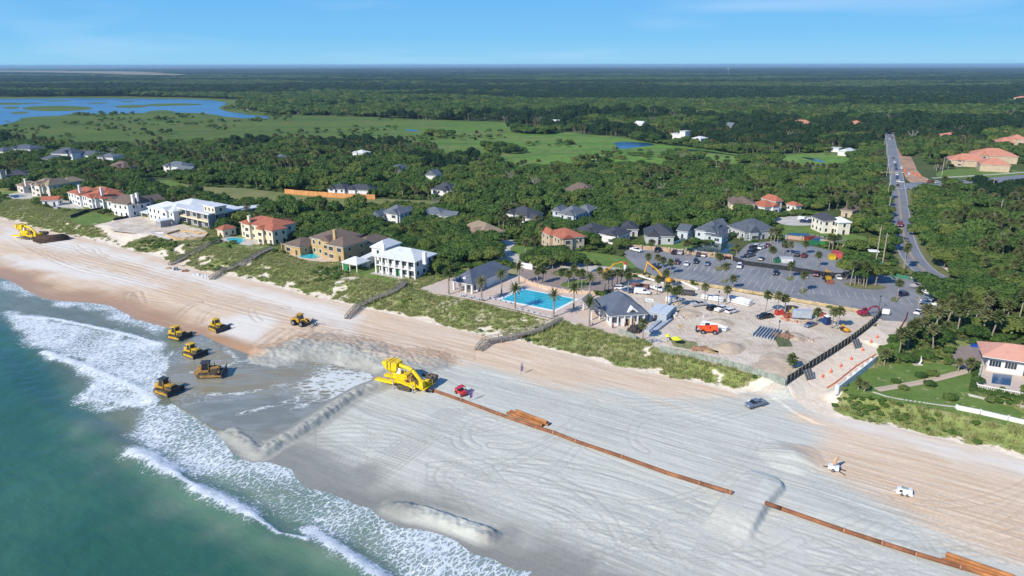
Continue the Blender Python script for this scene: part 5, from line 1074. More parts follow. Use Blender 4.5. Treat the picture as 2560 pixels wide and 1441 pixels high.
# ------------------------------------------------------------------ vehicles (built once, copied); +x is forward
def paint(name, c, r=.3):
    n = N(name); f = n.noise(n.objc(), 1.2, 4); n.b.inputs['Coat Weight'].default_value = .5; n.fin(n.mix(n.rng(f, .4, .8, 0, .25), c, tuple(x*.75 for x in c)), r, .5); return n.m
CARP = {k: paint(k+'_car_paint', c) for k, c in dict(white=(.74, .75, .76), silver=(.42, .44, .47), black=(.012, .013, .018), grey=(.12, .135, .155), blue=(.035, .09, .24), red=(.30, .02, .02), maroon=(.14, .03, .03), steel=(.13, .17, .23), navy=(.015, .03, .10), tan=(.34, .29, .22)).items()}
TYRE = plain('rubber', (.018, .018, .02), .85, .2, 3); RIM = plain('wheel_rim', (.35, .36, .38), .35, .1, 3, metal=.6); CARGL = N('car_glass').fin((.012, .016, .022), .06, .7)
LAMPR = plain('red_lamp', (.4, .01, .01), .3, .05, 3); LAMPW = plain('headlamp', (.7, .72, .75), .2, .05, 3)
wh = MB().cyl((0, -.12, 0), (0, .12, 0), .36, n=14); WHEEL = wh.mesh('wheel', TYRE); RIMM = MB().cyl((0, -.135, 0), (0, .135, 0), .21, n=10).mesh('rim', RIM)
def wheels(t, xs, hw, r=.36, w=1.0):
    for x in xs:
        for s in (-1, 1):
            o = link('wheel', WHEEL, t, loc=(x, s*hw, r)); o.scale = (r/.36, w, r/.36); link('rim', RIMM, o)
def carproto(kind):
    t = thing('parked_car', 'car', 'car', (0, 0, -400))
    if kind == 'sedan':
        L_, Wd, body, gl, top = 4.8, 1.84, [(-2.4, .35), (2.35, .35), (2.42, .62), (2.2, .80), (1.15, .96), (-1.55, 1.02), (-2.3, .98), (-2.42, .7)], [(1.15, .95), (.35, 1.40), (-.85, 1.42), (-1.75, 1.0)], [(.32, 1.40), (-.82, 1.42), (-.78, 1.47), (.28, 1.455)]
    elif kind == 'suv':
        L_, Wd, body, gl, top = 4.9, 1.95, [(-2.42, .40), (2.35, .40), (2.45, .78), (2.25, 1.02), (1.25, 1.14), (-2.3, 1.16), (-2.45, .9)], [(1.3, 1.12), (.55, 1.66), (-2.0, 1.68), (-2.35, 1.15)], [(.5, 1.66), (-2.0, 1.68), (-1.95, 1.76), (.45, 1.73)]
    elif kind == 'pickup':
        L_, Wd, body, gl, top = 5.9, 2.0, [(-2.95, .5), (2.85, .5), (2.95, .9), (2.8, 1.16), (1.35, 1.24), (-.95, 1.26), (-.96, .78), (-2.78, .78), (-2.8, 1.26), (-2.95, 1.24)], [(1.4, 1.22), (.75, 1.80), (-.75, 1.82), (-1.0, 1.24)], [(.7, 1.80), (-.74, 1.82), (-.70, 1.89), (.64, 1.87)]
    else:   # van
        L_, Wd, body, gl, top = 5.9, 2.02, [(-2.9, .45), (2.7, .45), (2.9, .85), (2.65, 1.2), (1.75, 1.42), (1.0, 2.1), (-2.8, 2.15), (-2.92, 1.2)], [(1.72, 1.40), (1.1, 2.02), (.25, 2.03), (.25, 1.35)], [(-2.7, 2.15), (.9, 2.12), (.85, 2.2), (-2.65, 2.22)]
    h = Wd/2; mb = MB(); mb.ext(body, -h, h, [0 if z < .95 else .07 for x, z in body])
    if kind == 'pickup':
        for s in (-1, 1): mb.box(-2.9, -.96, s*h-(.16 if s > 0 else 0), s*h+(.16 if s < 0 else 0), .7, 1.26)
    part('body', mb, CARP['white'], t)
    g = MB(); g.ext(gl, -h+(.12 if kind != 'van' else -.005), h-(.12 if kind != 'van' else -.005), [0, .12 if kind != 'van' else .06, .12 if kind != 'van' else .06, 0]); part('window_glass', g, CARGL, t)
    rf = MB(); rf.ext(top, -h+.22, h-.22, [0, 0, .05, .05])
    if kind != 'van':
        for px_ in ((-.1, gl[1][1]), ): 
            for s in (-1, 1): rf.box(px_[0]-.06, px_[0]+.06, s*(h-.16)-.05, s*(h-.16)+.05, gl[0][1], px_[1]-.05, 0, 0)
    part('roof', rf, CARP['white'], t)
    for s in (-1, 1):
        part('headlight', MB().box(body[2][0]-.1, body[2][0]+.03, s*(h-.42)-.18, s*(h-.42)+.18, body[2][1]-.02, body[2][1]+.16), LAMPW, t)
        part('tail_light', MB().box(-L_/2-.04, -L_/2+.06, s*(h-.2)-.1, s*(h-.2)+.1, .85, 1.1), LAMPR, t)
    wheels(t, {'sedan': (-1.45, 1.45), 'suv': (-1.45, 1.5), 'pickup': (-1.85, 1.9), 'van': (-1.9, 1.95)}[kind], h-.12, .34 if kind == 'sedan' else .39)
    return t
CARS = {k: carproto(k) for k in ('sedan', 'suv', 'pickup', 'van')}; CUSED = set()
def put(proto, px, py, px2, py2, label, cat=None, name=None, mats=None, group=None, z=None, scale=None, zoff=0, rz=None):
    a = G(px, py) if z is None else Vector((*P(px, py, z), z)); b = G(px2, py2) if z is None else Vector((*P(px2, py2, z), z))
    if rz is None: rz = math.atan2(b.y-a.y, b.x-a.x)
    o = dup(proto, (a.x, a.y, a.z+zoff), rz, label, group, scale, mats)
    if cat: o['category'] = cat
    if name: o.name = name
    return o
def car(kind, col, px, py, px2, py2, label, group=None, z=LZ+.07):
    cat = {'sedan': 'car', 'suv': 'car', 'pickup': 'pickup truck', 'van': 'van'}[kind]
    return put(CARS[kind], px, py, px2, py2, label, cat, {'pickup': 'pickup_truck', 'van': 'van'}.get(kind, 'car'), {'body': CARP[col], 'roof': CARP[col]}, group, z)
# bulldozer
YEL = plain('dozer_yellow', (.55, .31, .03), .5, .15, .9, dirt=(.27, .18, .09)); YEL2 = plain('bright_yellow_paint', (.85, .58, .01), .4, .06, .6, dirt=(.50, .30, .05)); DIRTYY = plain('worn_dozer_yellow', (.42, .24, .07), .7, .2, 1.0, dirt=(.25, .17, .10)); STEEL = plain('dark_steel', (.045, .045, .055), .5, .2, 1.0); TRACKM = plain('track_steel', (.10, .085, .065), .7, .3, 2.0, dirt=(.22, .17, .11)); CABG = CARGL
def trackbelt(mb, x0, x1, y0, y1, h, n=8):
    r = h/2; pr = []
    for i in range(n+1): t = -math.pi/2+math.pi*i/n; pr.append((x1-r+r*math.cos(t), r+r*math.sin(t)))
    for i in range(n+1): t = math.pi/2+math.pi*i/n; pr.append((x0+r+r*math.cos(t), r+r*math.sin(t)))
    mb.ext(pr, y0, y1)
    L_ = x1-x0; 
    for i in range(int(L_/.35)): xx = x0+r*.6+i*.35; mb.box(xx, xx+.12, y0-.03, y1+.03, h, h+.05)
    return mb
def dozer(label, px, py, px2, py2, col, cabroof=None, big=1.0):
    t = thing('bulldozer', label, 'bulldozer'); c = col
    for s in (-1, 1):
        part('track', trackbelt(MB(), -2.1, 1.9, s*1.35-.32, s*1.35+.32, 1.15), TRACKM, t)
        part('track_frame', MB().box(-1.5, 1.3, s*1.35+(.33 if s > 0 else -.40), s*1.35+(.40 if s > 0 else -.33), .35, .80), c, t)
        part('push_arm', MB().beam((-.4, s*1.85, .6), (2.7, s*1.85, .55), .18, .3), c, t)
    part('hood', MB().box(.1, 1.9, -.62, .62, .7, 2.0, .05, .08).box(1.9, 2.05, -.55, .55, .75, 1.9), c, t)
    part('engine_panel', MB().box(.5, 1.7, -.66, .66, 1.0, 1.7).box(2.04, 2.08, -.45, .45, .9, 1.8), TRACKM, t)
    part('rear_body', MB().box(-2.2, .1, -.95, .95, .75, 1.55, .1, .05).box(-2.3, -1.3, -.9, .9, 1.5, 2.05, .1, .1), c, t)
    part('cab', MB().box(-1.35, .15, -.75, .75, 1.5, 2.95, .12, .1), CABG, t)
    for x in (-1.28, .06):
        for s in (-1, 1): part('cab_post', MB().beam((x, s*.72, 1.5), (x*.9, s*.66, 2.95), .1, .1), c, t)
    part('cab_roof', MB().box(-1.5, .3, -.88, .88, 2.95, 3.12, .06, .06), cabroof or c, t)
    part('exhaust', MB().cyl((1.0, .35, 1.9), (1.0, .35, 2.9), .07), STEEL, t)
    part('blade', MB().ext([(2.75, .1), (2.95, .1), (2.80, .5), (2.78, .95), (2.98, 1.5), (2.80, 1.5), (2.55, .95), (2.58, .5)], -2.15, 2.15), STEEL, t)
    part('lift_cylinder', MB().cyl((1.6, -.7, 1.9), (2.7, -.9, .9), .09).cyl((1.6, .7, 1.9), (2.7, .9, .9), .09), STEEL, t)
    part('ripper', MB().box(-3.0, -2.2, -.6, .6, .7, .95).box(-3.0, -2.8, -.1, .1, .1, 1.1), c, t)
    a = G(px, py); b = G(px2, py2); t.location = (a.x, a.y, max(a.z, .42)-.06); t.rotation_euler = (0, 0, math.atan2(b.y-a.y, b.x-a.x)); t.scale = (big,)*3; return t
DOZY = plain('dulled_dozer_yellow', (.66, .43, .03), .5, .12, .9, dirt=(.33, .22, .09))
dozer('bright yellow bulldozer standing in the swash, nearest the small breakers', 446, 847, 480, 852, DOZY, None, 1.25); dozer('yellow bulldozer on the sand edge, upper right of the group', 545, 824, 574, 834, DOZY, None, 1.2)
dozer('yellow bulldozer in the shallow slurry between two others', 484, 889, 515, 898, DOZY, None, 1.22); dozer('largest rusty orange-yellow bulldozer in the middle of the slurry pond', 526, 940, 562, 938, DIRTYY, STEEL, 1.42)
dozer('orange-yellow bulldozer with dark cab roof nearest the open surf', 418, 982, 448, 989, YEL, STEEL, 1.28)
# wheel loader
def loader(label, px, py, px2, py2):
    t = thing('wheel_loader', label, 'wheel loader'); c = YEL
    part('rear_body', MB().box(-3.4, -.6, -.95, .95, 1.0, 2.1, .15, .1), c, t); part('front_frame', MB().box(-.5, 1.3, -.6, .6, .8, 1.6, .1, .05), c, t)
    part('cab', MB().box(-1.5, .0, -.72, .72, 1.9, 3.3, .12, .08), CABG, t); part('cab_roof', MB().box(-1.7, .2, -.85, .85, 3.3, 3.45), c, t); part('counterweight', MB().box(-3.9, -3.3, -.95, .95, .9, 1.7), c, t)
    for s in (-1, 1): part('lift_arm', MB().tube([(0, s*.55, 1.9), (1.6, s*.55, 2.2), (3.0, s*.55, 1.2)], .16, 5), c, t)
    wheels(t, (-2.3, .7), 1.15, .85, 4.2)
    g = MB()
    for s in (-1.1, -.4, .4, 1.1): g.tube([(3.0, s, 2.4), (3.2, s, 1.1), (3.5, s, .5), (4.8, s, .35)], .09, 4)
    g.tube([(3.0, -1.3, 1.3), (3.0, 1.3, 1.3)], .14, 5).tube([(3.2, 0, 1.6), (4.2, 0, 2.6), (5.0, 0, 2.5)], .12, 5); part('pipe_grapple', g, STEEL, t)
    a = G(px, py); b = G(px2, py2); t.location = a; t.rotation_euler = (0, 0, math.atan2(b.y-a.y, b.x-a.x)); t.scale = (1.12,)*3; return t
loader('yellow wheel loader with black pipe grapple alone on the tan upper beach', 757, 813, 800, 821)
# dredge discharge machine (built facing +x = towards the spray)
def spreader(label, a, b, sc=1.0):
    t = thing('pipe_spreader', label, 'beach dredging machine'); Y = YEL2
    part('chassis', MB().box(.6, 12.2, -1.9, 1.9, 1.5, 2.1).box(3.5, 10.8, -1.5, 1.5, 2.1, 2.7), Y, t)
    for s, x0, x1, h in ((1, 4.4, 9.4, 1.75), (-1, 4.4, 9.4, 1.75)): 
        part('crawler_track', trackbelt(MB(), x0, x1, s*2.5-.45, s*2.5+.45, h), TRACKM, t)
        part('outrigger_beam', MB().beam((2.6, s*2.6, 1.6), (9.5, s*2.3, 2.7), .5, .7), Y, t)
    cv = [(.3, 0, .8), (1.1, 0, 1.9), (2.6, 0, 3.6), (4.2, 0, 5.3), (5.3, 0, 6.15), (6.6, 0, 6.55), (9.0, 0, 6.9), (10.6, 0, 7.1)]
    part('discharge_pipe', MB().tube([Vector(p) for p in cv], .62, 14), Y, t, smooth=True)
    part('pipe_collar', MB().cyl((5.1, 0, 6.05), (5.25, 0, 6.13), .7, n=14).cyl((2.0, 0, 2.95), (2.15, 0, 3.1), .7, n=14), STEEL, t)
    hb = MB().add([(10.0, -2.0, 5.6), (13.6, -2.3, 5.7), (13.6, 2.3, 5.7), (10.0, 2.0, 5.6), (10.0, -1.6, 8.0), (13.0, -2.1, 8.3), (13.0, 2.1, 8.3), (10.0, 1.6, 8.0), (15.8, -1.3, 7.1), (15.8, 1.3, 7.1), (15.6, -1.2, 7.7), (15.6, 1.2, 7.7), (11.6, -1.0, 4.2), (12.8, -1.0, 4.2), (12.8, 1.0, 4.2), (11.6, 1.0, 4.2)],
      [(4, 5, 6, 7), (0, 4, 7, 3), (0, 1, 5, 4), (3, 7, 6, 2), (1, 8, 10, 5), (2, 6, 11, 9), (5, 10, 11, 6), (8, 9, 11, 10), (1, 2, 9, 8), (0, 12, 13, 1), (1, 13, 14, 2), (2, 14, 15, 3), (3, 15, 12, 0), (12, 15, 14, 13)]); part('diffuser_box', hb, Y, t)
    part('box_rib', MB().box(13.0, 13.15, -2.35, 2.35, 5.7, 8.36).box(11.9, 12.02, -2.2, 2.2, 5.6, 8.25), STEEL, t)
    part('apron', MB().box(10.8, 18.2, 1.0, 2.6, 1.2, 1.9, .3, .1), Y, t); part('apron', MB().box(10.8, 17.2, -2.6, -1.0, 1.3, 2.0, .3, .1), Y, t)
    part('hopper_body', MB().box(6.4, 11.6, -1.5, 1.5, 2.7, 4.6, .1, .1).box(7.0, 11.4, 1.3, 1.75, 2.9, 4.2), Y, t); part('hydraulic_unit', MB().box(4.9, 6.9, -1.2, 1.3, 2.7, 3.9).box(5.3, 6.2, -.6, .8, 3.9, 4.3), DIRTYY, t)
    for i in range(5): part('hose_bank', MB().tube([(5.2+i*.3, 1.5, 2.4), (6+i*.3, 1.6, 3.1), (7.1+i*.3, 1.5, 2.9)], .09, 5), STEEL, t)
    part('white_panel', MB().add([(8.7, 1.55, 4.8), (10.2, 1.6, 4.8), (10.2, 1.0, 6.4), (9.0, 1.0, 6.4), (8.7, 1.45, 4.8), (10.2, 1.5, 4.8), (10.2, .9, 6.4), (9.0, .9, 6.4)], [(0, 1, 2, 3), (7, 6, 5, 4)]), TRIM, t)
    part('conveyor', MB().beam((2.2, 1.25, 2.3), (5.6, 1.25, 4.9), .9, .12), plain('brown_belt', (.22, .15, .11), .8, .2, 1), t)
    for x, z0, x1, z1 in ((8.6, 4.6, 8.6, 6.5), (7.0, 4.4, 7.4, 6.4), (5.2, 2.3, 4.8, 5.4), (11.2, 2.0, 11.8, 5.2), (12.6, 2.0, 13.6, 5.8), (12.6, 2.0, 11.4, 5.2)):
        for s in (-1.3, 1.3): part('strut', MB().tube([(x, s, z0), (x1, s, z1)], .1, 5), Y, t)
    for x in (3.4, 10.6):
        for s in (-2.9, 2.9): part('jack_leg', MB().cyl((x, s, -.1), (x, s, 3.0), .17).box(x-.3, x+.3, s-.3, s+.3, -.15, 0), plain('jack_steel', (.42, .42, .44), .5, .1, 1), t)
    part('stern_tower', MB().box(.2, 1.6, .6, 2.1, 1.6, 4.0).box(.2, 1.5, -2.1, -.8, 1.6, 3.2), Y, t); part('stern_deck', MB().box(-.6, 1.2, -3.8, 2.4, 1.4, 1.65), Y, t)
    st = MB(); st.box(-.6, 2.2, -5.4, -2.6, 1.7, 3.0).cyl((-.2, -5.6, 2.6), (2.6, -5.6, 2.6), .8, n=10).cyl((.2, -3.4, 3.2), (2.4, -3.4, 3.2), .45, n=8).box(2.0, 4.6, -5.0, -4.2, 2.6, 3.4); part('winch', st, TRACKM, t)
    for i in range(4): part('guard_rail', MB().tube([(-.5, -1.5-i*.9, 1.6), (-.5, -1.5-i*.9, 2.8)], .05, 4).tube([(-.5, -1.5, 2.8), (-.5, -4.2, 2.8)], .04, 4), Y, t)
    part('pipe_stub', MB().tube([(.3, 0, .8), (-1.4, 0, .65), (-2.2, 0, .6)], [.6, .62, .62], 12), STEEL, t)
    A = G(*a); B = G(*b); t.location = A; t.rotation_euler = (0, 0, math.atan2(B.y-A.y, B.x-A.x)); t.scale = (sc,)*3; return t
sp1 = spreader('huge bright yellow discharge machine with arched pipe spraying slurry into the pond', (1068, 979), (962, 944), .86)
put(sp1, 100, 598, 40, 594, 'second yellow discharge machine parked far down the beach beside the dark pipe stack', scale=.86)
# UTV
t = thing('utility_vehicle', 'red open utility vehicle with roll cage beside the yellow machine', 'utility vehicle'); RED = paint('red_plastic', (.55, .03, .03))
part('body', MB().box(-1.5, 1.5, -.7, .7, .45, .9, .05, .05).box(.7, 1.5, -.62, .62, .9, 1.15, .15, .05), RED, t); part('cargo_bed', MB().box(-1.5, -.4, -.75, .75, .9, 1.2), RED, t); part('roof', MB().box(-.5, .8, -.7, .7, 1.95, 2.05), RED, t); part('seat', MB().box(-.35, .2, -.6, .6, .85, 1.3), STEEL, t)
for x in (-.45, .75):
    for s in (-.65, .65): part('roll_bar', MB().tube([(x, s, .8), (x*.9, s, 1.95)], .04, 4), STEEL, t)
wheels(t, (-1.05, 1.05), .72, .34); a = G(1153, 986); t.location = a; t.rotation_euler = (0, 0, -.9); t.scale = (1.2,)*3
# pipes
RUST = plain('rusty_steel', (.30, .125, .06), .8, .2, .35, dirt=(.18, .08, .045), world=True); RUST2 = plain('bright_rust', (.40, .17, .06), .8, .2, .35, dirt=(.28, .12, .05), world=True); DPIPE = plain('dark_rusted_pipe', (.085, .05, .035), .8, .3, .8); PIPEIN = plain('pipe_inside', (.02, .015, .012), .9, .1, 1); FL = plain('pipe_flange', (.42, .22, .13), .8, .2, 1, world=True)
def pipeline(pts, label, r=.42):
    tt = thing('pipeline', label, 'pipeline', G(*pts[0]))
    for (a, b) in zip(pts[:-1], pts[1:]):
        A = G(*a); B = G(*b); A.z = max(A.z, 1.6)+r*.9; B.z = max(B.z, 1.6)+r*.9; o = part('pipe_section', MB().tube([A, B], r, 12), RUST, tt, smooth=True); o.matrix_parent_inverse = Matrix.Translation(-tt.location)
        d = (B-A).normalized(); o = part('pipe_joint', MB().cyl(B-d*.12, B+d*.12, r+.07, n=12), FL, tt); o.matrix_parent_inverse = Matrix.Translation(-tt.location)
def subdiv(pts, n):
    r = []
    for (a, b), k in zip(zip(pts[:-1], pts[1:]), n):
        for i in range(k): r.append((a[0]+(b[0]-a[0])*i/k, a[1]+(b[1]-a[1])*i/k))
    return r+[pts[-1]]
pipeline(subdiv([(1082, 979), (1154, 1004), (1243, 1037), (1342, 1072), (1384, 1085), (1440, 1107), (1555, 1146), (1670, 1187), (1828, 1236)], [1, 1, 1, 1, 1, 1, 1, 2]), 'long rusty steel dredge pipeline running from the yellow machine to the sand bridge')
pipeline(subdiv([(1914, 1262), (1953, 1276), (2110, 1331), (2205, 1362), (2290, 1389), (2400, 1422), (2560, 1470)], [1, 1, 1, 1, 1, 1]), 'rusty steel pipeline continuing right of the sand bridge to the corner')
def pipe(a, b, r, mat, label, zz=0, n=12, cat='pipe', group=None, name='pipe', par=None):
    A = G(*a); B = G(*b); A.z += r+zz; B.z += r+zz
    o = link(name, MB().tube([A, B], r, n, False).tube([A+(B-A)*.001, B-(B-A)*.001], r*.86, n, False).mesh(name, mat, True))
    for me in (o.data,): me.materials.append(mat)
    tag(o, label, cat, group); return o
pipe((1268, 1036), (1357, 1068), .40, RUST2, 'loose rusty pipe lying left-most of the short stack beside the pipeline', 0); pipe((1276, 1032), (1372, 1065), .40, RUST2, 'loose rusty pipe lying right-most on the sand beside the pipeline', 0); pipe((1290, 1036), (1368, 1066), .40, RUST2, 'loose rusty pipe resting on top of the two beside the pipeline', .62)
for i, q in enumerate(('nearest the pipeline', 'in the middle of the bottom layer', 'farthest from the pipeline', 'topmost')):
    o = ((0, 0), (10, -5), (20, -10), (10, -6))[i]; pipe((2352+o[0], 1404+o[1]), (2520+o[0], 1462+o[1]), .42, RUST2, 'rusty spare pipe %s in the bottom right corner stack' % q, .7 if i == 3 else 0)
A = G(82, 607); B = G(150, 615); 
k = 0
dirp = (G(165, 592)-G(80, 603)).normalized(); side = (G(120, 617)-G(80, 603)); side.z = 0; side = side.normalized(); base = G(82, 604)
for row, cnt in enumerate((9, 8, 7)):
    for i in range(cnt):
        s0 = base+side*(i*.98+row*.49); s0.z = base.z+.48+row*.8; s1 = s0+dirp*13; s1.z = s0.z
        o = link('pipe', MB().tube([s0, s1], .47, 10).mesh('pipe', DPIPE, True)); tag(o, 'dark rusted steel pipe in the %s layer of the stack beside the far yellow machine' % ('bottom', 'middle', 'top')[row], 'pipe', 'dark rusted pipes stacked on the far beach, %s layer' % ('bottom', 'middle', 'top')[row]); k += 1
# feather flags
for i, (a, lb) in enumerate((((1302, 937), 'white and purple feather flag standing alone on the open sand'), ((1175, 1003), 'purple feather flag leaning by the red utility vehicle'))):
    p = G(*a); t = thing('feather_flag', lb, 'flag', p); part('pole', MB().tube([(0, 0, 0), (0, 0, 2.6), (.15, 0, 3.3), (.5, 0, 3.5)], .035, 5), STEEL, t)
    part('banner', MB().add([(0.03, 0, .8), (.7, .06, .9), (.85, -.05, 2.2), (.8, .05, 3.1), (.5, 0, 3.45), (.15, 0, 3.2), (.04, 0, 2.4)], [(0, 1, 2, 3, 4, 5, 6)]), plain('flag_purple' if i else 'flag_white', (.38, .22, .42) if i else (.62, .58, .66), .8, .3, 2), t); t.rotation_euler = (0, 0, .4)
    if i == 0: part('emblem', MB().add([(.1, -.03, 1.2), (.6, -.03, 1.3), (.7, -.03, 2.4), (.2, -.03, 2.5)], [(0, 1, 2, 3)]), plain('flag_purple', (.3, .15, .35), .8), t)
# generator and light tower
p = G(2260, 1236); t = thing('generator', 'white wheeled generator trailer on the tan sand at lower right', 'generator', p, -.42)
WH = plain('white_enamel', (.76, .76, .78), .4, .06, 1); part('housing', MB().box(-1.7, 1.7, -.7, .7, .5, 1.7, .05, .05), WH, t); part('skid', MB().box(-1.9, 2.0, -.9, .9, .28, .5), WH, t); part('louvre', MB().box(1.62, 1.75, -.5, .5, .7, 1.5), STEEL, t); part('control_panel', MB().box(-1.2, -.5, -.73, -.6, .8, 1.4), STEEL, t); part('exhaust', MB().cyl((-.6, .1, 1.6), (-.6, .1, 2.3), .06), STEEL, t); part('top_tank', MB().box(-.8, .7, -.4, .3, 1.66, 1.9), plain('green_glass_tank', (.25, .35, .33), .4), t); part('drawbar', MB().beam((-1.8, 0, .4), (-2.6, 0, .35), .12, .12), WH, t); wheels(t, (-.6, .6), .9, .32); t.scale = (.8,)*3
p = G(2083, 1176); t = thing('light_tower', 'small white trailer unit with tan upright head left of the generator', 'light tower', p, -.5)
part('base', MB().box(-1.0, 1.0, -.6, .6, .35, 1.1, .05, .05), WH, t); part('mast', MB().tube([(0, 0, 1.1), (.1, 0, 2.4)], .12, 6), STEEL, t); part('head', MB().tube([(.0, 0, 1.5), (.1, 0, 2.4), (.5, 0, 3.2)], [.5, .35, .2], 7), plain('tan_plastic', (.55, .38, .25), .7), t); part('leg', MB().beam((1.0, .5, .4), (2.2, .8, .1), .12, .12), STEEL, t); part('leg', MB().beam((1.0, -.5, .4), (2.2, -1.0, .1), .12, .12), STEEL, t); part('leg', MB().beam((-1.0, .2, .4), (-1.9, .5, .1), .12, .12), STEEL, t); wheels(t, (0,), .7, .3); t.scale = (1.1,)*3
# things lying by the upper walkover
for (x, y, nm, lb, ct, c, sz) in ((422, 672, 'rope_coil', 'tan heap of gear leftmost of the items lying at the far walkover', 'gear', (.45, .32, .22), (1.6, 1.0, .7)), (439, 676, 'pump', 'grey-blue pump unit lying between heaps at the far walkover', 'pump', (.22, .22, .28), (1.3, 1.0, 1.4)), (462, 678, 'sand_screen', 'rusty brown steel screen lying at the far walkover', 'screen', (.28, .13, .08), (2.4, 1.2, .7)), (490, 688, 'tarpaulin', 'white crumpled sheeting left piece near the wooden stairs', 'sheeting', (.75, .75, .76), (2.2, 1.5, .6)), (513, 693, 'tarpaulin', 'white crumpled sheeting right piece next to the stair foot', 'sheeting', (.75, .75, .78), (1.6, 1.2, .8))):
    p = G(x, y); R = random.Random(x); mb = MB()
    for i in range(7): q = R.uniform(-.6, .6)*sz[0]; r = R.uniform(-.5, .5)*sz[1]; mb.at((q, r, 0), R.random()*3).box(-sz[0]*.35, sz[0]*.35, -sz[1]*.35, sz[1]*.35, 0, sz[2]*R.uniform(.4, 1), sz[0]*.1, sz[1]*.1)
    tag(link(nm, mb.mesh(nm, plain(nm+'_m%d' % x, c, .8, .2, 1.5)), loc=p), lb, ct)
# dune walkovers
def walkover(pts, label, zt=1.1, w=1.9, stairs=True, mat=None, red=0):
    mat = mat or WOOD; P3 = [G(*p) for p in pts]; base = P3[0].copy(); t = thing('dune_walkover', label, 'boardwalk', base); inv = Matrix.Translation(-base)
    Q = [p+Vector((0, 0, zt)) for p in P3]; Q[0].z -= zt*.9
    def kid(n, mb, m=mat, lb=None): o = part(n, mb, m, t, lb); o.matrix_parent_inverse = inv; return o
    for i, (a, b) in enumerate(zip(Q[:-1], Q[1:])):
        d = (b-a); L_ = d.length; d2 = Vector((d.x, d.y, 0)).normalized(); nn = Vector((-d2.y, d2.x, 0)); np_ = max(2, int(L_/1.1)); m2 = mat
        sect = 'stair_flight' if (i == 0 and stairs) else 'deck_section'
        s = MB(); s.beam(a+nn*w*.45, b+nn*w*.45, .12, .2).beam(a-nn*w*.45, b-nn*w*.45, .12, .2); sec = kid(sect, s)
        nb = max(2, int(L_/.55))
        for k in range(nb): c = a+d*((k+.5)/nb)+Vector((0, 0, .12)); o = part('plank', MB().beam(c-nn*w/2, c+nn*w/2, .42, .05), m2, sec)
        for s_ in (1, -1):
            r = MB(); r.beam(a+nn*w*.5*s_+Vector((0, 0, 1.05)), b+nn*w*.5*s_+Vector((0, 0, 1.05)), .1, .14).beam(a+nn*w*.5*s_+Vector((0, 0, .6)), b+nn*w*.5*s_+Vector((0, 0, .6)), .05, .12); rl = kid('handrail', r)
            n_ = max(1, int(L_/2.4))
            for k in range(n_+1):
                c = a+d*(k/n_)+nn*w*.5*s_; part('post', MB().beam(c+Vector((0, 0, -2.0)), c+Vector((0, 0, 1.1)), .14, .14), m2, rl)
walkover([(1196, 878), (1216, 862), (1250, 855), (1300, 846), (1352, 832), (1375, 820), (1400, 806)], 'grey timber dune walkover with long stairs below the club pool', 1.2, 2.4)
walkover([(868, 798), (895, 773), (915, 764), (950, 748), (985, 736), (1004, 722), (1012, 712)], 'dark timber walkover climbing the dune below the white house', 1.0, 1.9)
walkover([(530, 700), (553, 683), (580, 677), (602, 664), (630, 652), (648, 640), (680, 625)], 'timber walkover with reddish stairs between villa and ochre house', 1.0, 2.1)
walkover([(424, 664), (445, 657), (470, 643), (495, 632), (520, 616), (548, 608)], 'weathered timber walkover furthest down the beach', .7, 1.7, False)
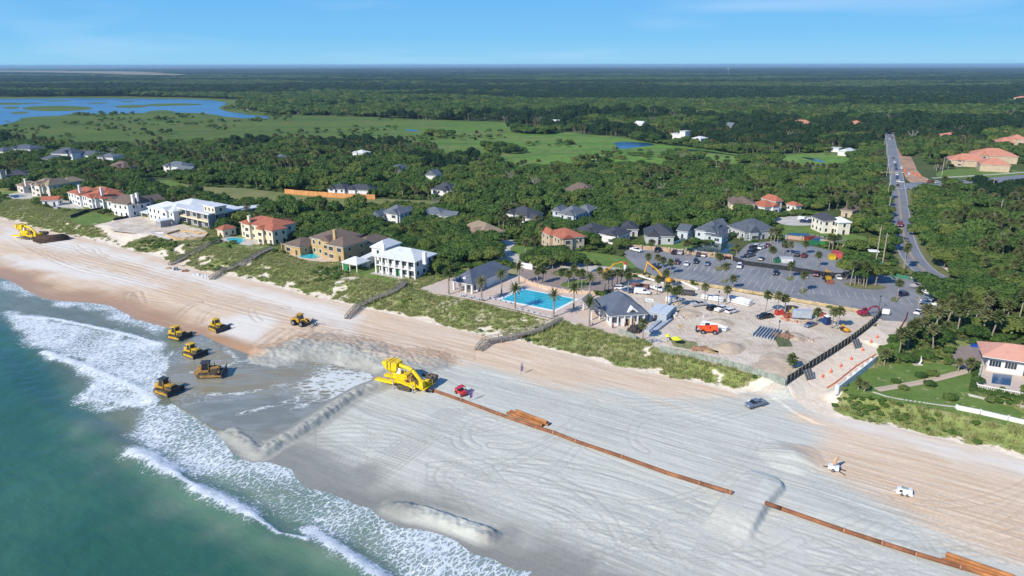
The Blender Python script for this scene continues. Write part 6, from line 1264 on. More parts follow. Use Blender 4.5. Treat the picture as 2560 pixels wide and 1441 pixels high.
# ------------------------------------------------------------------ car park and site contents
def V2(px, py, z=LZ): return Vector((*P(px, py, z), z))
CP = [('pickup', 'white', 1590, 629, 1602, 632, 'white pickup parked leftmost against the brick wall'), ('suv', 'maroon', 1642, 629, 1639, 636, 'maroon car in the lot beside the brick wall'), ('pickup', 'black', 1686, 634, 1692, 627, 'black pickup left of a white truck by the brick wall'), ('pickup', 'silver', 1702, 635, 1708, 629, 'silver-white pickup right of the black one by the brick wall'), ('suv', 'black', 1746, 640, 1750, 633, 'black car by the middle of the brick wall'), ('sedan', 'silver', 1761, 641, 1767, 636, 'small silver car right of the black one by the wall'),
 ('suv', 'maroon', 1692, 659, 1689, 666, 'dark red car leftmost in the second row'), ('sedan', 'white', 1716, 663, 1714, 669, 'white car with sunlit roof in the second row'), ('suv', 'black', 1739, 657, 1737, 664, 'black car between white and blue cars in the second row'), ('sedan', 'steel', 1768, 662, 1765, 668, 'light blue car in the second row'), ('sedan', 'black', 1642, 672, 1648, 669, 'dark car under the palms of the first island'), ('suv', 'white', 1848, 669, 1846, 676, 'white car with red lights alone beside the black mesh fence'), ('suv', 'black', 1939, 686, 1936, 694, 'dark blue-black car alone in the middle of the lot'),
 ('sedan', 'white', 2012, 694, 2014, 700, 'white car parked behind the single palm'), ('pickup', 'maroon', 2040, 689, 2038, 696, 'small dark red pickup near the yellow backhoe'), ('sedan', 'white', 2096, 697, 2100, 703, 'white saloon beside the palm grove, right of the backhoe'), ('pickup', 'black', 1823, 645, 1830, 640, 'black truck at the end of the brick wall'), ('sedan', 'silver', 1806, 648, 1810, 642, 'silver saloon next to the black truck at the wall end'),
 ('suv', 'black', 1885, 623, 1896, 621, 'black car third from the far end of the upper bay'), ('pickup', 'grey', 1874, 642, 1888, 638, 'grey pickup nearest the mesh fence in the upper bay'), ('suv', 'black', 1879, 633, 1890, 630, 'black car second from the front of the upper bay'), ('suv', 'white', 1892, 619, 1904, 616, 'white car fourth in the upper bay'), ('sedan', 'black', 1886, 628, 1900, 625, 'black saloon packed mid upper bay'), ('sedan', 'white', 1903, 622, 1911, 618, 'white saloon at the far side of the upper bay'), ('suv', 'silver', 1909, 620, 1918, 615, 'silver car right in the upper bay'), ('sedan', 'red', 1919, 616, 1926, 611, 'bright red car at the top of the upper bay'),
 ('sedan', 'grey', 1903, 650, 1908, 645, 'small grey car by the dumpster and mesh fence'), ('suv', 'black', 1992, 640, 1996, 632, 'black car left of two under the far lot trees'), ('pickup', 'maroon', 2010, 642, 2014, 634, 'maroon pickup right of the black car in the far lot'), ('sedan', 'black', 1969, 619, 1976, 618, 'dark car at the rear edge of the far lot'),
 ('suv', 'white', 2290, 697, 2298, 694, 'white car by the orange barriers at the road end'), ('pickup', 'silver', 2296, 720, 2315, 720, 'silver extended-cab pickup at the lot exit'), ('pickup', 'white', 2324, 737, 2340, 740, 'white pickup left of the dark car at the right wood edge'), ('suv', 'steel', 2329, 750, 2342, 753, 'dark blue car between two white pickups at the wood edge'), ('pickup', 'white', 2322, 763, 2340, 766, 'white pickup lowest of the group at the wood edge'), ('sedan', 'white', 2296, 784, 2304, 778, 'white car mostly hidden under the palms by the sand access'), ('suv', 'navy', 2256, 738, 2266, 734, 'dark blue car in the shade of the exit palm'), ('sedan', 'white', 2237, 657, 2238, 649, 'white car among the palms beside the bending road')]
for c in CP: car(*c, group='cars parked in the beach car park')
RD = [('sedan', 'grey', 2266, 602, 2262, 592, 'grey car driving away in the right lane'), ('suv', 'navy', 2272, 577, 2270, 569, 'blue car half hidden by the overhanging tree'), ('sedan', 'black', 2244, 465, 2243, 458, 'black car alone on the near side of the crossroads'), ('suv', 'white', 2250, 457, 2260, 459, 'white car turning in the crossroads'), ('suv', 'black', 2240, 425, 2241, 435, 'black car second in the queue at the crossroads'), ('suv', 'black', 2239, 416, 2240, 425, 'black car third in the queue at the crossroads'), ('sedan', 'white', 2236, 407, 2237, 415, 'white car in the middle of the queue'), ('sedan', 'maroon', 2234, 397, 2235, 405, 'red-brown car at the back of the queue'), ('suv', 'white', 2242, 438, 2243, 446, 'white car first in the queue'), ('suv', 'navy', 2243, 447, 2244, 452, 'dark car at the stop line'), ('sedan', 'silver', 2255, 433, 2254, 427, 'silver car leaving the crossroads'), ('suv', 'white', 2253, 422, 2252, 414, 'white car beyond the crossroads in the far lane'), ('suv', 'white', 2272, 437, 2271, 430, 'white vehicle beside the roadworks'), ('sedan', 'grey', 2225, 342, 2226, 346, 'grey car at the far tree tunnel'), ('sedan', 'white', 2224, 349, 2225, 354, 'white car second from the tree tunnel'), ('sedan', 'black', 2231, 346, 2230, 340, 'black car driving into the tree tunnel'),
 ('suv', 'red', 2326, 457, 2336, 456, 'red car first in the side road queue'), ('suv', 'white', 2342, 458, 2352, 457, 'white car second in the side road queue'), ('suv', 'black', 2362, 459, 2372, 458, 'black car third in the side road queue'), ('suv', 'white', 2378, 456, 2388, 455, 'white car fourth in the side road queue'), ('sedan', 'silver', 2400, 455, 2410, 454, 'silver car last in the side road queue')]
for c in RD: car(*c, group='cars on the road', z=LZ+.1)
o = put(CARS['van'], 2249, 566, 2250, 578, 'large maroon truck coming down the straight road', 'truck', 'truck', {'body': CARP['maroon'], 'roof': CARP['maroon']}, 'cars on the road', LZ+.1, 1.25)
SC = [('van', 'white', 1605, 735, 1625, 736, 'white work van directly behind the clubhouse roof'), ('pickup', 'white', 1645, 727, 1658, 731, 'white pickup with raised bed behind the van'), ('suv', 'white', 1551, 724, 1562, 724, 'white car left among vehicles behind the clubhouse'), ('suv', 'blue', 1570, 730, 1560, 727, 'dark blue car behind the clubhouse'), ('van', 'white', 1684, 755, 1700, 752, 'white trailer-like van under the site palms'), ('pickup', 'silver', 1747, 765, 1762, 763, 'silver-white pickup with black bed in front of the white pipes'), ('suv', 'black', 1781, 774, 1793, 770, 'black car left of two white ones in front of the white pipes'), ('pickup', 'white', 1804, 777, 1816, 773, 'white pickup between a black car and another white truck'), ('suv', 'white', 1829, 782, 1844, 778, 'white car rightmost in front of the white pipes'), ('pickup', 'black', 1911, 796, 1890, 799, 'black pickup alone in the centre of the building site'), ('sedan', 'steel', 2024, 816, 2008, 822, 'steel blue saloon at the right of the building site')]
for c in SC: car(*c, group='vehicles on the building site')
car('pickup', 'steel', 1888, 1016, 1866, 1022, 'metallic grey-blue pickup driving on the open sand', z=None)
for c in [('van', 'white', 2009, 552, 2020, 553, 'white van in the driveway above the pond'), ('suv', 'navy', 2011, 557, 2025, 558, 'dark car in front of the white van in the driveway'), ('suv', 'black', 2030, 557, 2040, 557, 'black car right in the driveway near the cream house'), ('sedan', 'white', 1366, 672, 1372, 668, 'white car at the gate of the motor court')]: car(*c, group='cars in driveways')
for k in CARS: 
    o = CARS[k]
    for c in list(kids(o)):
        for g in list(kids(c)): bpy.data.objects.remove(g)
        bpy.data.objects.remove(c)
    bpy.data.objects.remove(o)
# excavators and backhoe
def excavator(label, px, py, rz, boom, up=0, sc=1.0, col=None):
    c = col or YEL; p = V2(px, py); t = thing('excavator', label, 'excavator', p, rz)
    for s in (-1, 1): part('track', trackbelt(MB(), -2, 2, s*1.25-.35, s*1.25+.35, .9), TRACKM, t)
    part('house', MB().box(-2.3, .6, -1.3, 1.3, 1.05, 2.2, .1, .1), c, t); part('cab', MB().box(-.2, 1.4, .25, 1.3, 1.1, 2.9, .1, .06), CABG, t); part('cab_roof', MB().box(-.25, 1.45, .2, 1.35, 2.9, 3.0), c, t); part('counterweight', MB().box(-2.9, -2.2, -1.3, 1.3, 1.0, 2.0, .1, .1), c, t)
    part('boom', MB().beam((.6, -.3, 1.7), boom[0], .4, .6).beam(boom[0], boom[1], .36, .5), c, t); part('stick', MB().beam(boom[1], boom[2], .3, .4), c, t); part('bucket', MB().box(boom[2][0]-.4, boom[2][0]+.5, -.8, .2, boom[2][2]-.9, boom[2][2]), STEEL, t); part('cylinder', MB().cyl((.9, -.3, 1.5), (boom[0][0], -.3, boom[0][2]-.5), .1).cyl((boom[0][0]+.5, -.3, boom[0][2]+.5), (boom[1][0], -.3, boom[1][2]+.5), .09), STEEL, t); t.scale = (sc,)*3; return t
ORX = plain('excavator_orange', (.68, .36, .03), .45, .1, .8)
excavator('yellow excavator with raised arm left beside the timber bulkhead', 1515, 687, .1, ((3.5, -.3, 5.2), (7.5, -.3, 6.2), (9, -.3, 2.5)), sc=.85, col=ORX); excavator('orange excavator with long folded arm standing in the car park edge', 1662, 708, 2.75, ((3.0, -.3, 4.6), (7.2, -.3, 7.6), (8.0, -.3, 3.2)), sc=1.0, col=ORX)
excavator('small yellow mini excavator near the corner fence of the site', 2112, 829, 1.9, ((1.5, -.3, 3.4), (3, -.3, 3.0), (3.4, -.3, 1.2)), sc=.55, col=ORX); excavator('maroon and white excavator at the far corner of the site', 2160, 789, .2, ((2.5, -.3, 3.6), (5.5, -.3, 3.6), (7, -.3, 1.6)), sc=.8, col=plain('maroon_paint', (.32, .03, .07), .5))
t = thing('backhoe', 'rusty yellow backhoe loader parked in the middle of the lot', 'backhoe', V2(2068, 702), -1.75)
part('body', MB().box(-1.4, 1.9, -.6, .6, .9, 1.8, .1, .1), YEL, t); part('cab', MB().box(-1.3, .2, -.8, .8, 1.6, 3.0, .1, .1), CABG, t); part('cab_roof', MB().box(-1.4, .3, -.9, .9, 3.0, 3.12), YEL, t); part('front_bucket', MB().ext([(3.2, .1), (4.2, .1), (4.2, .3), (3.5, .4), (3.5, 1.1), (3.2, 1.1)], -1.1, 1.1), plain('rusted_bucket', (.28, .10, .06), .8), t)
for s in (-.8, .8): part('loader_arm', MB().beam((.5, s, 1.6), (3.3, s, .7), .2, .25), YEL, t)
part('hoe_arm', MB().tube([(-1.5, 0, 1.2), (-2.6, 0, 3.6), (-3.4, 0, 2.4), (-3.2, 0, 1.2)], .18, 5), YEL, t); part('hoe_bucket', MB().box(-3.5, -2.9, -.4, .4, .6, 1.3), STEEL, t); wheels(t, (-1.2,), .95, .75, 3.2); wheels(t, (1.7,), .9, .5, 2.5); t.scale = (1.15,)*3
t = thing('telehandler', 'bright orange telehandler lift beside white pipes on the site', 'telehandler', V2(1770, 833), math.radians(172)); ORG = plain('bright_orange', (.80, .10, .025), .45, .06, .8)
part('body', MB().box(-2.6, 2.2, -.8, .8, .8, 1.5, .1, .05).box(-2.4, -.6, -.75, .75, 1.5, 2.2, .1, .05), ORG, t); part('boom', MB().beam((-2.4, .1, 2.2), (3.0, .1, 1.7), .4, .5), ORG, t); part('cab', MB().box(-.4, .9, -.85, -.1, 1.4, 2.6, .1, .05), CABG, t); part('fork_carriage', MB().box(3.0, 3.3, -.7, .7, .4, 1.8), STEEL, t); part('platform', MB().box(-.2, 1.8, .1, .8, 1.5, 2.1), ORG, t); wheels(t, (-1.6, 1.5), .95, .62, 3.0); t.scale = (1.15,)*3
# pipes, beams, trailers, dumpsters
WP = plain('white_pvc', (.70, .71, .72), .5, .05, 1); BP = plain('pale_blue_concrete', (.38, .43, .48), .8, .08, .8)
def stack(a, b, n, r, mat, lb, grp, lay=2, step=None, cat='pipe'):
    A = V2(*a); B = V2(*b); d = (B-A).normalized(); s = Vector((-d.y, d.x, 0)); k = 0
    for ro in range(lay):
        for i in range(n-ro):
            o_ = s*((i+ro*.5)*r*2.08)+Vector((0, 0, .1+r+ro*r*1.75)); o = link('pipe', MB().tube([A+o_, B+o_], r, 8).mesh('pipe', mat, True)); tag(o, lb % (('bottom', 'upper', 'top')[ro]), cat, grp+(', %s layer' % ('bottom', 'upper', 'top')[ro]))
stack((1752, 748), (1808, 757), 4, .36, WP, 'white pipe in the %s layer of the left white stack behind the trucks', 'white pipes of the left stack'); stack((1818, 755), (1872, 768), 5, .36, WP, 'white pipe in the %s layer of the right white stack behind the trucks', 'white pipes of the right stack', 3)
stack((1752, 815), (1815, 831), 3, .4, WP, 'white pipe in the %s layer behind the orange telehandler', 'white pipes behind the telehandler'); stack((1665, 874), (1725, 886), 2, .16, WP, 'thin white pole in the %s layer along the dune-side fence', 'thin white poles by the fence', 1); stack((1690, 702), (1745, 727), 1, .4, WP, 'long white pipe lying %s along the timber bulkhead', 'white pipes along the bulkhead', 1); stack((1580, 688), (1660, 712), 1, .4, WP, 'white pipe lying %s left along the bulkhead', 'white pipes along the bulkhead', 1)
A = V2(1885, 843); Bv = V2(1906, 820); d = Bv-A; s = Vector((d.y, -d.x, 0)).normalized()
for i in range(4):
    o_ = s*(i*1.75); q = MB(); l = d.length; q.box(0, l, -.55, .55, 0, .15).box(0, l, -.55, -.4, .15, .9).box(0, l, .4, .55, .15, .9); o = link('concrete_trough', q.mesh('concrete_trough', BP), loc=A+o_, rz=math.atan2(d.y, d.x)); tag(o, ['first', 'second', 'third', 'fourth'][i]+' pale blue-grey trough from the left in the row on the site', 'concrete trough', 'pale blue troughs on the site')
for i, (a, b, h, lb) in enumerate((((1618, 832), (1655, 799), .8, 'long pale blue-grey beam lying left beside the clubhouse'), ((1632, 834), (1676, 800), .8, 'long pale blue-grey beam lying right beside the clubhouse'))):
    A = V2(*a); d = V2(*b)-A; tag(link('concrete_beam', MB().box(0, d.length, -.7, .7, 0, h).mesh('concrete_beam', BP), loc=A, rz=math.atan2(d.y, d.x)), lb, 'beam')
for a, b, h, lb in (((1648, 797), (1676, 775), 3.0, 'pale blue tall retaining wall panel beside the clubhouse'), ((1663, 799), (1690, 783), 2.2, 'pale blue lower retaining wall panel right of the tall one'), ((1624, 806), (1641, 792), 2.0, 'pale blue wall panel nearest the clubhouse corner')):
    A = V2(*a); d = V2(*b)-A; tag(link('retaining_wall', MB().box(0, d.length, -.2, .2, 0, h).mesh('retaining_wall', BP), loc=A, rz=math.atan2(d.y, d.x)), lb, 'wall')
t = thing('equipment_shed', 'small pale blue flat box building attached right of the clubhouse', 'shed', V2(1620, 800), -.5); part('wall', MB().box(0, 6, 0, 9, 0, 2.8), BP, t); part('roof', MB().box(-.2, 6.2, -.2, 9.2, 2.8, 2.95), W_PALE, t); part('door', MB().box(2, 3, -.04, .1, 0, 2.1), DOORM, t)
t = thing('site_trailer', 'grey-blue box trailer on the building site', 'trailer', V2(2002, 797), -.18); part('box', MB().box(-3, 3, -1.2, 1.2, .6, 3.0, .05, .05), BP, t); part('drawbar', MB().beam((-3, 0, .6), (-4.3, 0, .5), .15, .15), STEEL, t); part('door', MB().box(2.96, 3.04, -.9, .9, .8, 2.8), W_PALE, t); wheels(t, (-.5, .5), 1.2, .38)
for (x, y, rz_, c, lb, l) in ((1600, 722, -.45, (.22, .12, .10), 'dark red mesh-sided trailer behind the clubhouse', 3.2), (1706, 737, -.42, (.08, .08, .085), 'black open trailer under the site palms', 4.2)):
    t = thing('open_trailer', lb, 'trailer', V2(x, y), rz_); m = plain('trailer_paint%d' % x, c, .7, .2, 1.5); q = MB().box(-l, l, -1.1, 1.1, .6, .75); 
    part('bed', q, m, t); part('side_wall', MB().box(-l, l, -1.1, -1.02, .75, 1.8).box(-l, l, 1.02, 1.1, .75, 1.8), m, t); part('tailgate', MB().box(l-.08, l, -1.0, 1.0, .75, 1.9), m, t); wheels(t, (-.4, .6), 1.15, .38)
def dumpster(px, py, rz_, col, lb, sc=1.0, nm='dumpster', cat='dumpster'):
    t = thing(nm, lb, cat, V2(px, py), rz_); m = plain('bin_'+nm+str(px), col, .6, .15, 1); q = MB(); q.box(-1.5, 1.5, -.9, .9, .1, 1.4, -.1, -.1); part('bin', q, m, t); part('lid', MB().box(-1.65, 1.65, -1.05, 1.05, 1.4, 1.5), plain('lid_'+str(px), tuple(c*.7 for c in col), .6), t); part('rib', MB().box(-1.55, 1.55, -1.02, -.95, .7, .8), m, t); t.scale = (sc,)*3
dumpster(1944, 657, .2, (.03, .20, .10), 'dark green dumpster by the mesh fence'); dumpster(2042, 606, .1, (.04, .13, .30), 'blue tank bin behind the green ones in the far lot', 1.3); dumpster(2032, 612, 0, (.03, .22, .10), 'green dumpster left of the lime one', 1.2); dumpster(2058, 612, 0, (.05, .35, .10), 'lime green dumpster right in the far lot'); dumpster(2026, 604, .2, (.25, .05, .03), 'rusty red upright container in the far lot', 1.6, 'container', 'container')
dumpster(2079, 648, 1.4, (.70, .50, .02), 'yellow container under the palm grove', 1.2, 'container', 'container'); dumpster(2091, 644, 1.4, (.60, .12, .10), 'red container beside the yellow one', 1.7, 'container', 'container'); dumpster(1965, 657, -.1, (.7, .7, .72), 'white ribbed tank row by the mesh fence', 1.5, 'tank', 'tank'); dumpster(2436, 868, -.2, (.02, .10, .45), 'blue wheelie bin pair at the wood edge by the peach-roofed house', .6, 'wheelie_bin', 'bin')
t = thing('portable_toilet', 'dark blue portable toilet on the site under the palm', 'toilet cabin', V2(2066, 812), .3); part('cabin', MB().box(-.6, .6, -.6, .6, .1, 2.2), plain('blue_plastic', (.02, .05, .16), .5), t); part('roof', MB().box(-.65, .65, -.65, .65, 2.2, 2.4, .1, .1), TRIM, t); part('door', MB().box(-.4, .4, -.64, -.58, .2, 2.0), plain('navy_door', (.015, .03, .1), .5), t); t.scale = (1.3,)*3
# small machines and heaps, each its own thing
def heap(px, py, nm, lb, ct, col, sz, n=9, seed=1, mats=None):
    R = random.Random(px+seed); mb = MB()
    for i in range(n):
        q = R.uniform(-.5, .5)*sz[0]; r = R.uniform(-.5, .5)*sz[1]; mb.at((q, r, 0), R.random()*3, R.uniform(-.2, .2)).box(-sz[0]*.22, sz[0]*.22, -sz[1]*.22, sz[1]*.22, 0, sz[2]*R.uniform(.4, 1), sz[0]*.06, sz[1]*.06)
    tag(link(nm, mb.mesh(nm, plain(nm+str(px), col, .8, .25, 1.2)), loc=V2(px, py)), lb, ct)
heap(1950, 788, 'compressor', 'red compressor leftmost in the equipment row', 'compressor', (.45, .05, .04), (3, 2, 1.8)); heap(1970, 794, 'skip', 'red-brown skip in the equipment row', 'skip', (.30, .09, .05), (3, 2, 1.5)); heap(1980, 786, 'lift', 'yellow scissor lift in the equipment row', 'lift', (.65, .45, .05), (2, 1.5, 2.4)); heap(1975, 780, 'tractor', 'dark tractor behind the red skip', 'tractor', (.05, .05, .06), (3, 2, 2.4)); heap(2048, 790, 'barrow', 'red equipment right of the grey-blue trailer', 'equipment', (.45, .08, .09), (3, 1.5, 1.2))
for x, y, s in ((1970, 803, 1), (1985, 806, 2), (1996, 808, 3), (1955, 800, 4), (2015, 806, 5)): heap(x, y, 'barrier', ('orange and white barrier %s in the row along the site track' % ['leftmost', 'second from left', 'middle', 'fourth', 'rightmost'][s-1 if s < 4 else (0 if s == 4 else 4)]) if 0 else 'orange-and-white safety barrier at the front of the equipment row', 'barrier', (.62, .30, .18), (1.8, .5, .9), 4)
for o in [o for o in bpy.data.objects if o.name.startswith('barrier')]: o['group'] = 'orange safety barriers in front of the equipment row'
heap(1957, 840, 'rubble', 'brown rubble heap beside the green timber on the site', 'rubble', (.26, .17, .11), (5, 3, 1.1), 14); heap(1972, 845, 'rubble', 'reddish rubble heap right of the brown one', 'rubble', (.33, .20, .14), (4, 3, 1.2), 14); heap(2015, 850, 'debris', 'light concrete debris scattered right of the rubble heaps', 'debris', (.48, .38, .30), (5, 3, .6), 14); heap(1590, 830, 'debris', 'dark tangled debris at the left end of the dune fence', 'debris', (.06, .055, .05), (4, 3, 2.0), 16); heap(1638, 856, 'blocks', 'grey-blue pallet blocks by the dune fence', 'blocks', (.30, .34, .40), (3, 1.6, .9)); heap(1750, 875, 'timber_heap', 'reddish timber frames left of the yellow planks', 'timber', (.42, .24, .15), (4, 2.5, 1.0), 12); heap(1705, 816, 'yellow_mat', 'small yellow mat pile in the site left half', 'mat', (.60, .42, .18), (2.4, 1.4, .3)); heap(1748, 792, 'pallets', 'pinkish pallets scattered near the parked trucks', 'pallets', (.55, .42, .40), (5, 1.6, .5), 8); heap(1695, 795, 'formwork', 'white formwork frames right of the blue beams', 'formwork', (.62, .56, .50), (2.6, 2.6, 1.5), 8)
for i in range(9): 
    A = V2(1935+i*4, 842+i*.3); B = V2(1947+i*4, 868); tag(link('timber_pile', MB().beam(A+Vector((0, 0, .25+.25*(i % 2))), B+Vector((0, 0, .25)), .32, .3).mesh('timber_pile', plain('green_timber', (.14, .17, .08), .85, .2, .8))), 'greenish treated timber lying in the slanted bundle on the site', 'timber', 'green timbers of the slanted bundle')
for i in range(8):
    A = V2(1670+i*2, 845+i*3); B = V2(1740+i*1.5, 858+i*3); tag(link('green_pole', MB().tube([A+Vector((0, 0, .2)), B+Vector((0, 0, .2))], .14, 6).mesh('green_pole', MATS['green_timber'])), 'long greenish pole in the rack beside the yellow umbrella', 'pole', 'green poles by the fence')
for i in range(6):
    A = V2(1752+i*1.5, 868+i*2.4); B = V2(1796-i*.5, 882+i*.6); tag(link('plank', MB().beam(A+Vector((0, 0, .3)), B+Vector((0, 0, .3)), .5, .2).mesh('plank', NEWW)), 'yellowish plank in the pile left of the sand heaps', 'plank', 'yellow planks by the fence')
for x, y, lb in ((1690, 862, 'bright yellow umbrella over the work table by the fence'), (1668, 855, 'small yellow upright umbrella left by the fence')):
    t = thing('umbrella', lb, 'umbrella', V2(x, y)); part('pole', MB().cyl((0, 0, 0), (0, 0, 2.4), .05), STEEL, t); part('canopy', MB().cyl((0, 0, 1.9), (0, 0, 2.6), 1.6 if x == 1690 else .8, .1, 8, False), plain('lime_yellow', (.72, .78, .03), .7, .05, 1), t)
for (x, y, lb) in ((1945, 842, 'dark lamp post in the middle of the building site'), (2197, 776, 'lamp post at the inner corner of the bulkhead'), (1795, 764, 'thin lamp post among the white pipes')):
    t = thing('lamp_post', lb, 'lamp post', V2(x, y)); part('pole', MB().cyl((0, 0, 0), (0, 0, 4.6), .09, .07), STEEL, t); part('lantern', MB().cyl((0, 0, 4.6), (0, 0, 5.2), .16, .32, 6), STEEL, t)
# timber bulkhead along the car park
def run(pts, z=LZ): return [V2(*p) for p in pts]
def fence(name, label, cat, pts, h, post_h, step, mat, pmat=None, board=None, thick=.08, side=1, rails=None, gz=False, pw=.2, pn='post', bn='board', top=None):
    pmat = pmat or mat; Q = [G(*p) for p in pts] if gz else run(pts); base = Q[0].copy(); t = thing(name, label, cat, base); inv = Matrix.Translation(-base); cnt = 0
    for a, b in zip(Q[:-1], Q[1:]):
        d = b-a; L_ = Vector((d.x, d.y)).length; n_ = max(1, round(L_/step)); u = d/n_; nn = Vector((-d.y, d.x, 0)).normalized()
        for i in range(n_):
            p = a+u*i; q = p+u
            o = part(pn, MB().beam(p+nn*(thick/2+pw/2)*side+Vector((0, 0, -.4)), p+nn*(thick/2+pw/2)*side+Vector((0, 0, post_h)), pw, pw), pmat, t); o.matrix_parent_inverse = inv
            if h > 0:
                k = board or 1
                for j in range(k):
                    c0 = p+u*(j/k+.02/k); c1 = p+u*((j+1)/k-.02/k)
                    v = [c0-nn*thick/2+Vector((0, 0, -.3)), c1-nn*thick/2+Vector((0, 0, -.3)), c1+nn*thick/2+Vector((0, 0, -.3)), c0+nn*thick/2+Vector((0, 0, -.3))]; hh = h*(1+random.uniform(-.03, .03)); v += [x+Vector((0, 0, hh+.3)) for x in v]
                    o = part(bn, MB().add(v, [(3, 2, 1, 0), (4, 5, 6, 7), (0, 1, 5, 4), (1, 2, 6, 5), (2, 3, 7, 6), (3, 0, 4, 7)]), mat, t); o.matrix_parent_inverse = inv; cnt += 1
            for rz_ in (rails or []):
                o = part('rail', MB().beam(p+Vector((0, 0, rz_))+nn*.1*side*-1, q+Vector((0, 0, rz_))+nn*.1*side*-1, .12, .28), pmat, t); o.matrix_parent_inverse = inv
    return t
TIM = plain('yellow_pine', (.58, .45, .24), .85, .15, .8, world=True); fence('timber_bulkhead', 'long pale yellow timber bulkhead between car park and building site', 'bulkhead', [(1575, 690), (1690, 706), (1835, 729), (1935, 745), (2005, 759), (2155, 784)], 0, 1.5, 2.4, TIM, rails=[.4, .8, 1.2], pw=.28)
fence('garden_wall', 'tan block wall with brown pillars along the back of the car park', 'wall', [(1566, 622), (1640, 627), (1740, 638), (1832, 648)], 1.9, 2.3, 6.5, plain('pink_brick_wall', (.50, .34, .25), .9, .12, .8, world=True), plain('brown_pillar', (.50, .42, .28), .9, .1, 1, world=True), 1, .3, -1, pw=.7, pn='pillar', bn='wall_panel')
fence('garden_wall', 'tan wall behind the far upper lot', 'wall', [(1965, 598), (2040, 605), (2110, 622)], 1.9, 2.2, 7, MATS['pink_brick_wall'], MATS['brown_pillar'], 1, .3, -1, pw=.6, pn='pillar', bn='wall_panel')
MESH = plain('black_mesh', (.035, .037, .042), .9, .2, 1, world=True); fence('mesh_fence', 'black mesh construction fence dividing the two car park levels', 'fence', [(1832, 652), (1860, 663), (1920, 671), (1990, 680), (2050, 690), (2110, 696)], 1.9, 2.0, 3.0, MESH, STEEL, 1, .05, -1, pw=.07, bn='mesh_panel')
FG = plain('green_grey_boards', (.30, .34, .29), .9, .2, .9, dirt=(.38, .36, .32), world=True); fence('site_fence', 'weathered grey-green board fence along the dune side of the building site', 'fence', [(1650, 880), (1735, 897), (1820, 917), (1900, 940), (1963, 962)], 1.9, 2.0, 2.6, FG, None, 4, .06, 1, pw=.22)
fence('site_fence', 'green board fence end left of the tangled debris', 'fence', [(1546, 834), (1590, 850)], 1.7, 1.8, 2.4, FG, None, 4, .06, 1, pw=.18)
FB = plain('dark_fence_cloth', (.055, .065, .065), .9, .3, .8, world=True); fence('access_fence', 'dark cloth-covered site fence with timber posts along the sandy beach access', 'fence', [(1965, 962), (2020, 925), (2075, 890), (2125, 857), (2165, 826), (2185, 808), (2202, 786)], 2.3, 2.7, 2.4, FB, plain('grey_post', (.20, .21, .18), .9, .2, 1), 1, .06, -1, pw=.15, bn='cloth_panel')
fence('white_wall', 'white panel wall with posts on the right of the beach access', 'wall', [(2094, 984), (2122, 962), (2150, 940), (2192, 905)], 2.0, 2.3, 5.0, W_WHITE, TRIM, 1, .22, 1, pw=.55, pn='pillar', bn='wall_panel')
ORN = plain('orange_netting', (.78, .16, .07), .9, .1, 1); fence('orange_fence', 'orange safety netting low fence along the white wall', 'safety fence', [(2068, 972), (2090, 958), (2140, 918), (2190, 888)], .5, .9, 4, ORN, STEEL, 1, .03, 1, gz=True, pw=.06, bn='net_panel'); fence('orange_fence', 'orange netting running up the right side of the access track', 'safety fence', [(2243, 845), (2252, 820), (2264, 800), (2268, 783)], .9, 1.0, 3, ORN, STEEL, 1, .03, 1, gz=True, pw=.06, bn='net_panel')
fence('orange_board_fence', 'new orange timber board fence behind the meadow', 'fence', [(712, 484), (760, 489), (830, 494), (880, 497), (938, 499)], 3.0, 3.0, 6, plain('orange_boards', (.62, .30, .11), .8, .1, .5, world=True), None, 2, .08, 1)
fence('green_fence', 'green mesh fence by the car park exit', 'fence', [(2196, 655), (2225, 690), (2236, 700)], 1.4, 1.5, 3, plain('green_mesh', (.05, .20, .13), .9), None, 1, .04, 1, pw=.06, bn='mesh_panel'); fence('green_fence', 'green mesh fence across the verge near the road bend', 'fence', [(2240, 694), (2275, 700)], 1.4, 1.5, 3, MATS['green_mesh'], None, 1, .04, 1, pw=.06, bn='mesh_panel')
fence('pool_terrace_balustrade', 'white balustrade in front of the dark teal pool', 'balustrade', [(2440, 970), (2500, 982), (2620, 1004)], 0, 1.1, .45, TRIM, rails=[.15, 1.05], pw=.16, pn='baluster'); fence('pool_terrace_balustrade', 'white balustrade down the left side of the teal pool terrace', 'balustrade', [(2452, 920), (2440, 970)], 0, 1.1, .45, TRIM, rails=[.15, 1.05], pw=.16, pn='baluster')
fence('seawall', 'long low white seawall behind the dune at the right edge', 'wall', [(2390, 1024), (2450, 1036), (2520, 1052), (2640, 1080)], 1.1, 1.15, 6, W_WHITE, None, 1, .5, 1, pw=.3, bn='wall_panel'); fence('concrete_kerb_wall', 'low grey concrete wall below the clipped hedge', 'wall', [(2421, 990), (2480, 1003), (2560, 1020), (2640, 1036)], .5, .5, 8, CONC, None, 1, .5, 1, pw=.3, bn='wall_panel')
fence('white_fence', 'white slanting fence between two houses above the brick wall', 'fence', [(1680, 612), (1712, 600)], 1.0, 1.1, 2.5, TRIM, None, 1, .06, 1, pw=.12); fence('dark_hedge_fence', 'dark fence line beside the bright green lawn', 'fence', [(178, 546), (215, 532), (262, 524)], 1.6, 1.6, 3, MESH, None, 1, .3, 1, pw=.1); fence('dark_wall', 'dark low wall between the green lawn and the sand lot', 'wall', [(285, 552), (330, 543), (352, 536)], 1.3, 1.3, 4, MESH, None, 1, .3, 1)
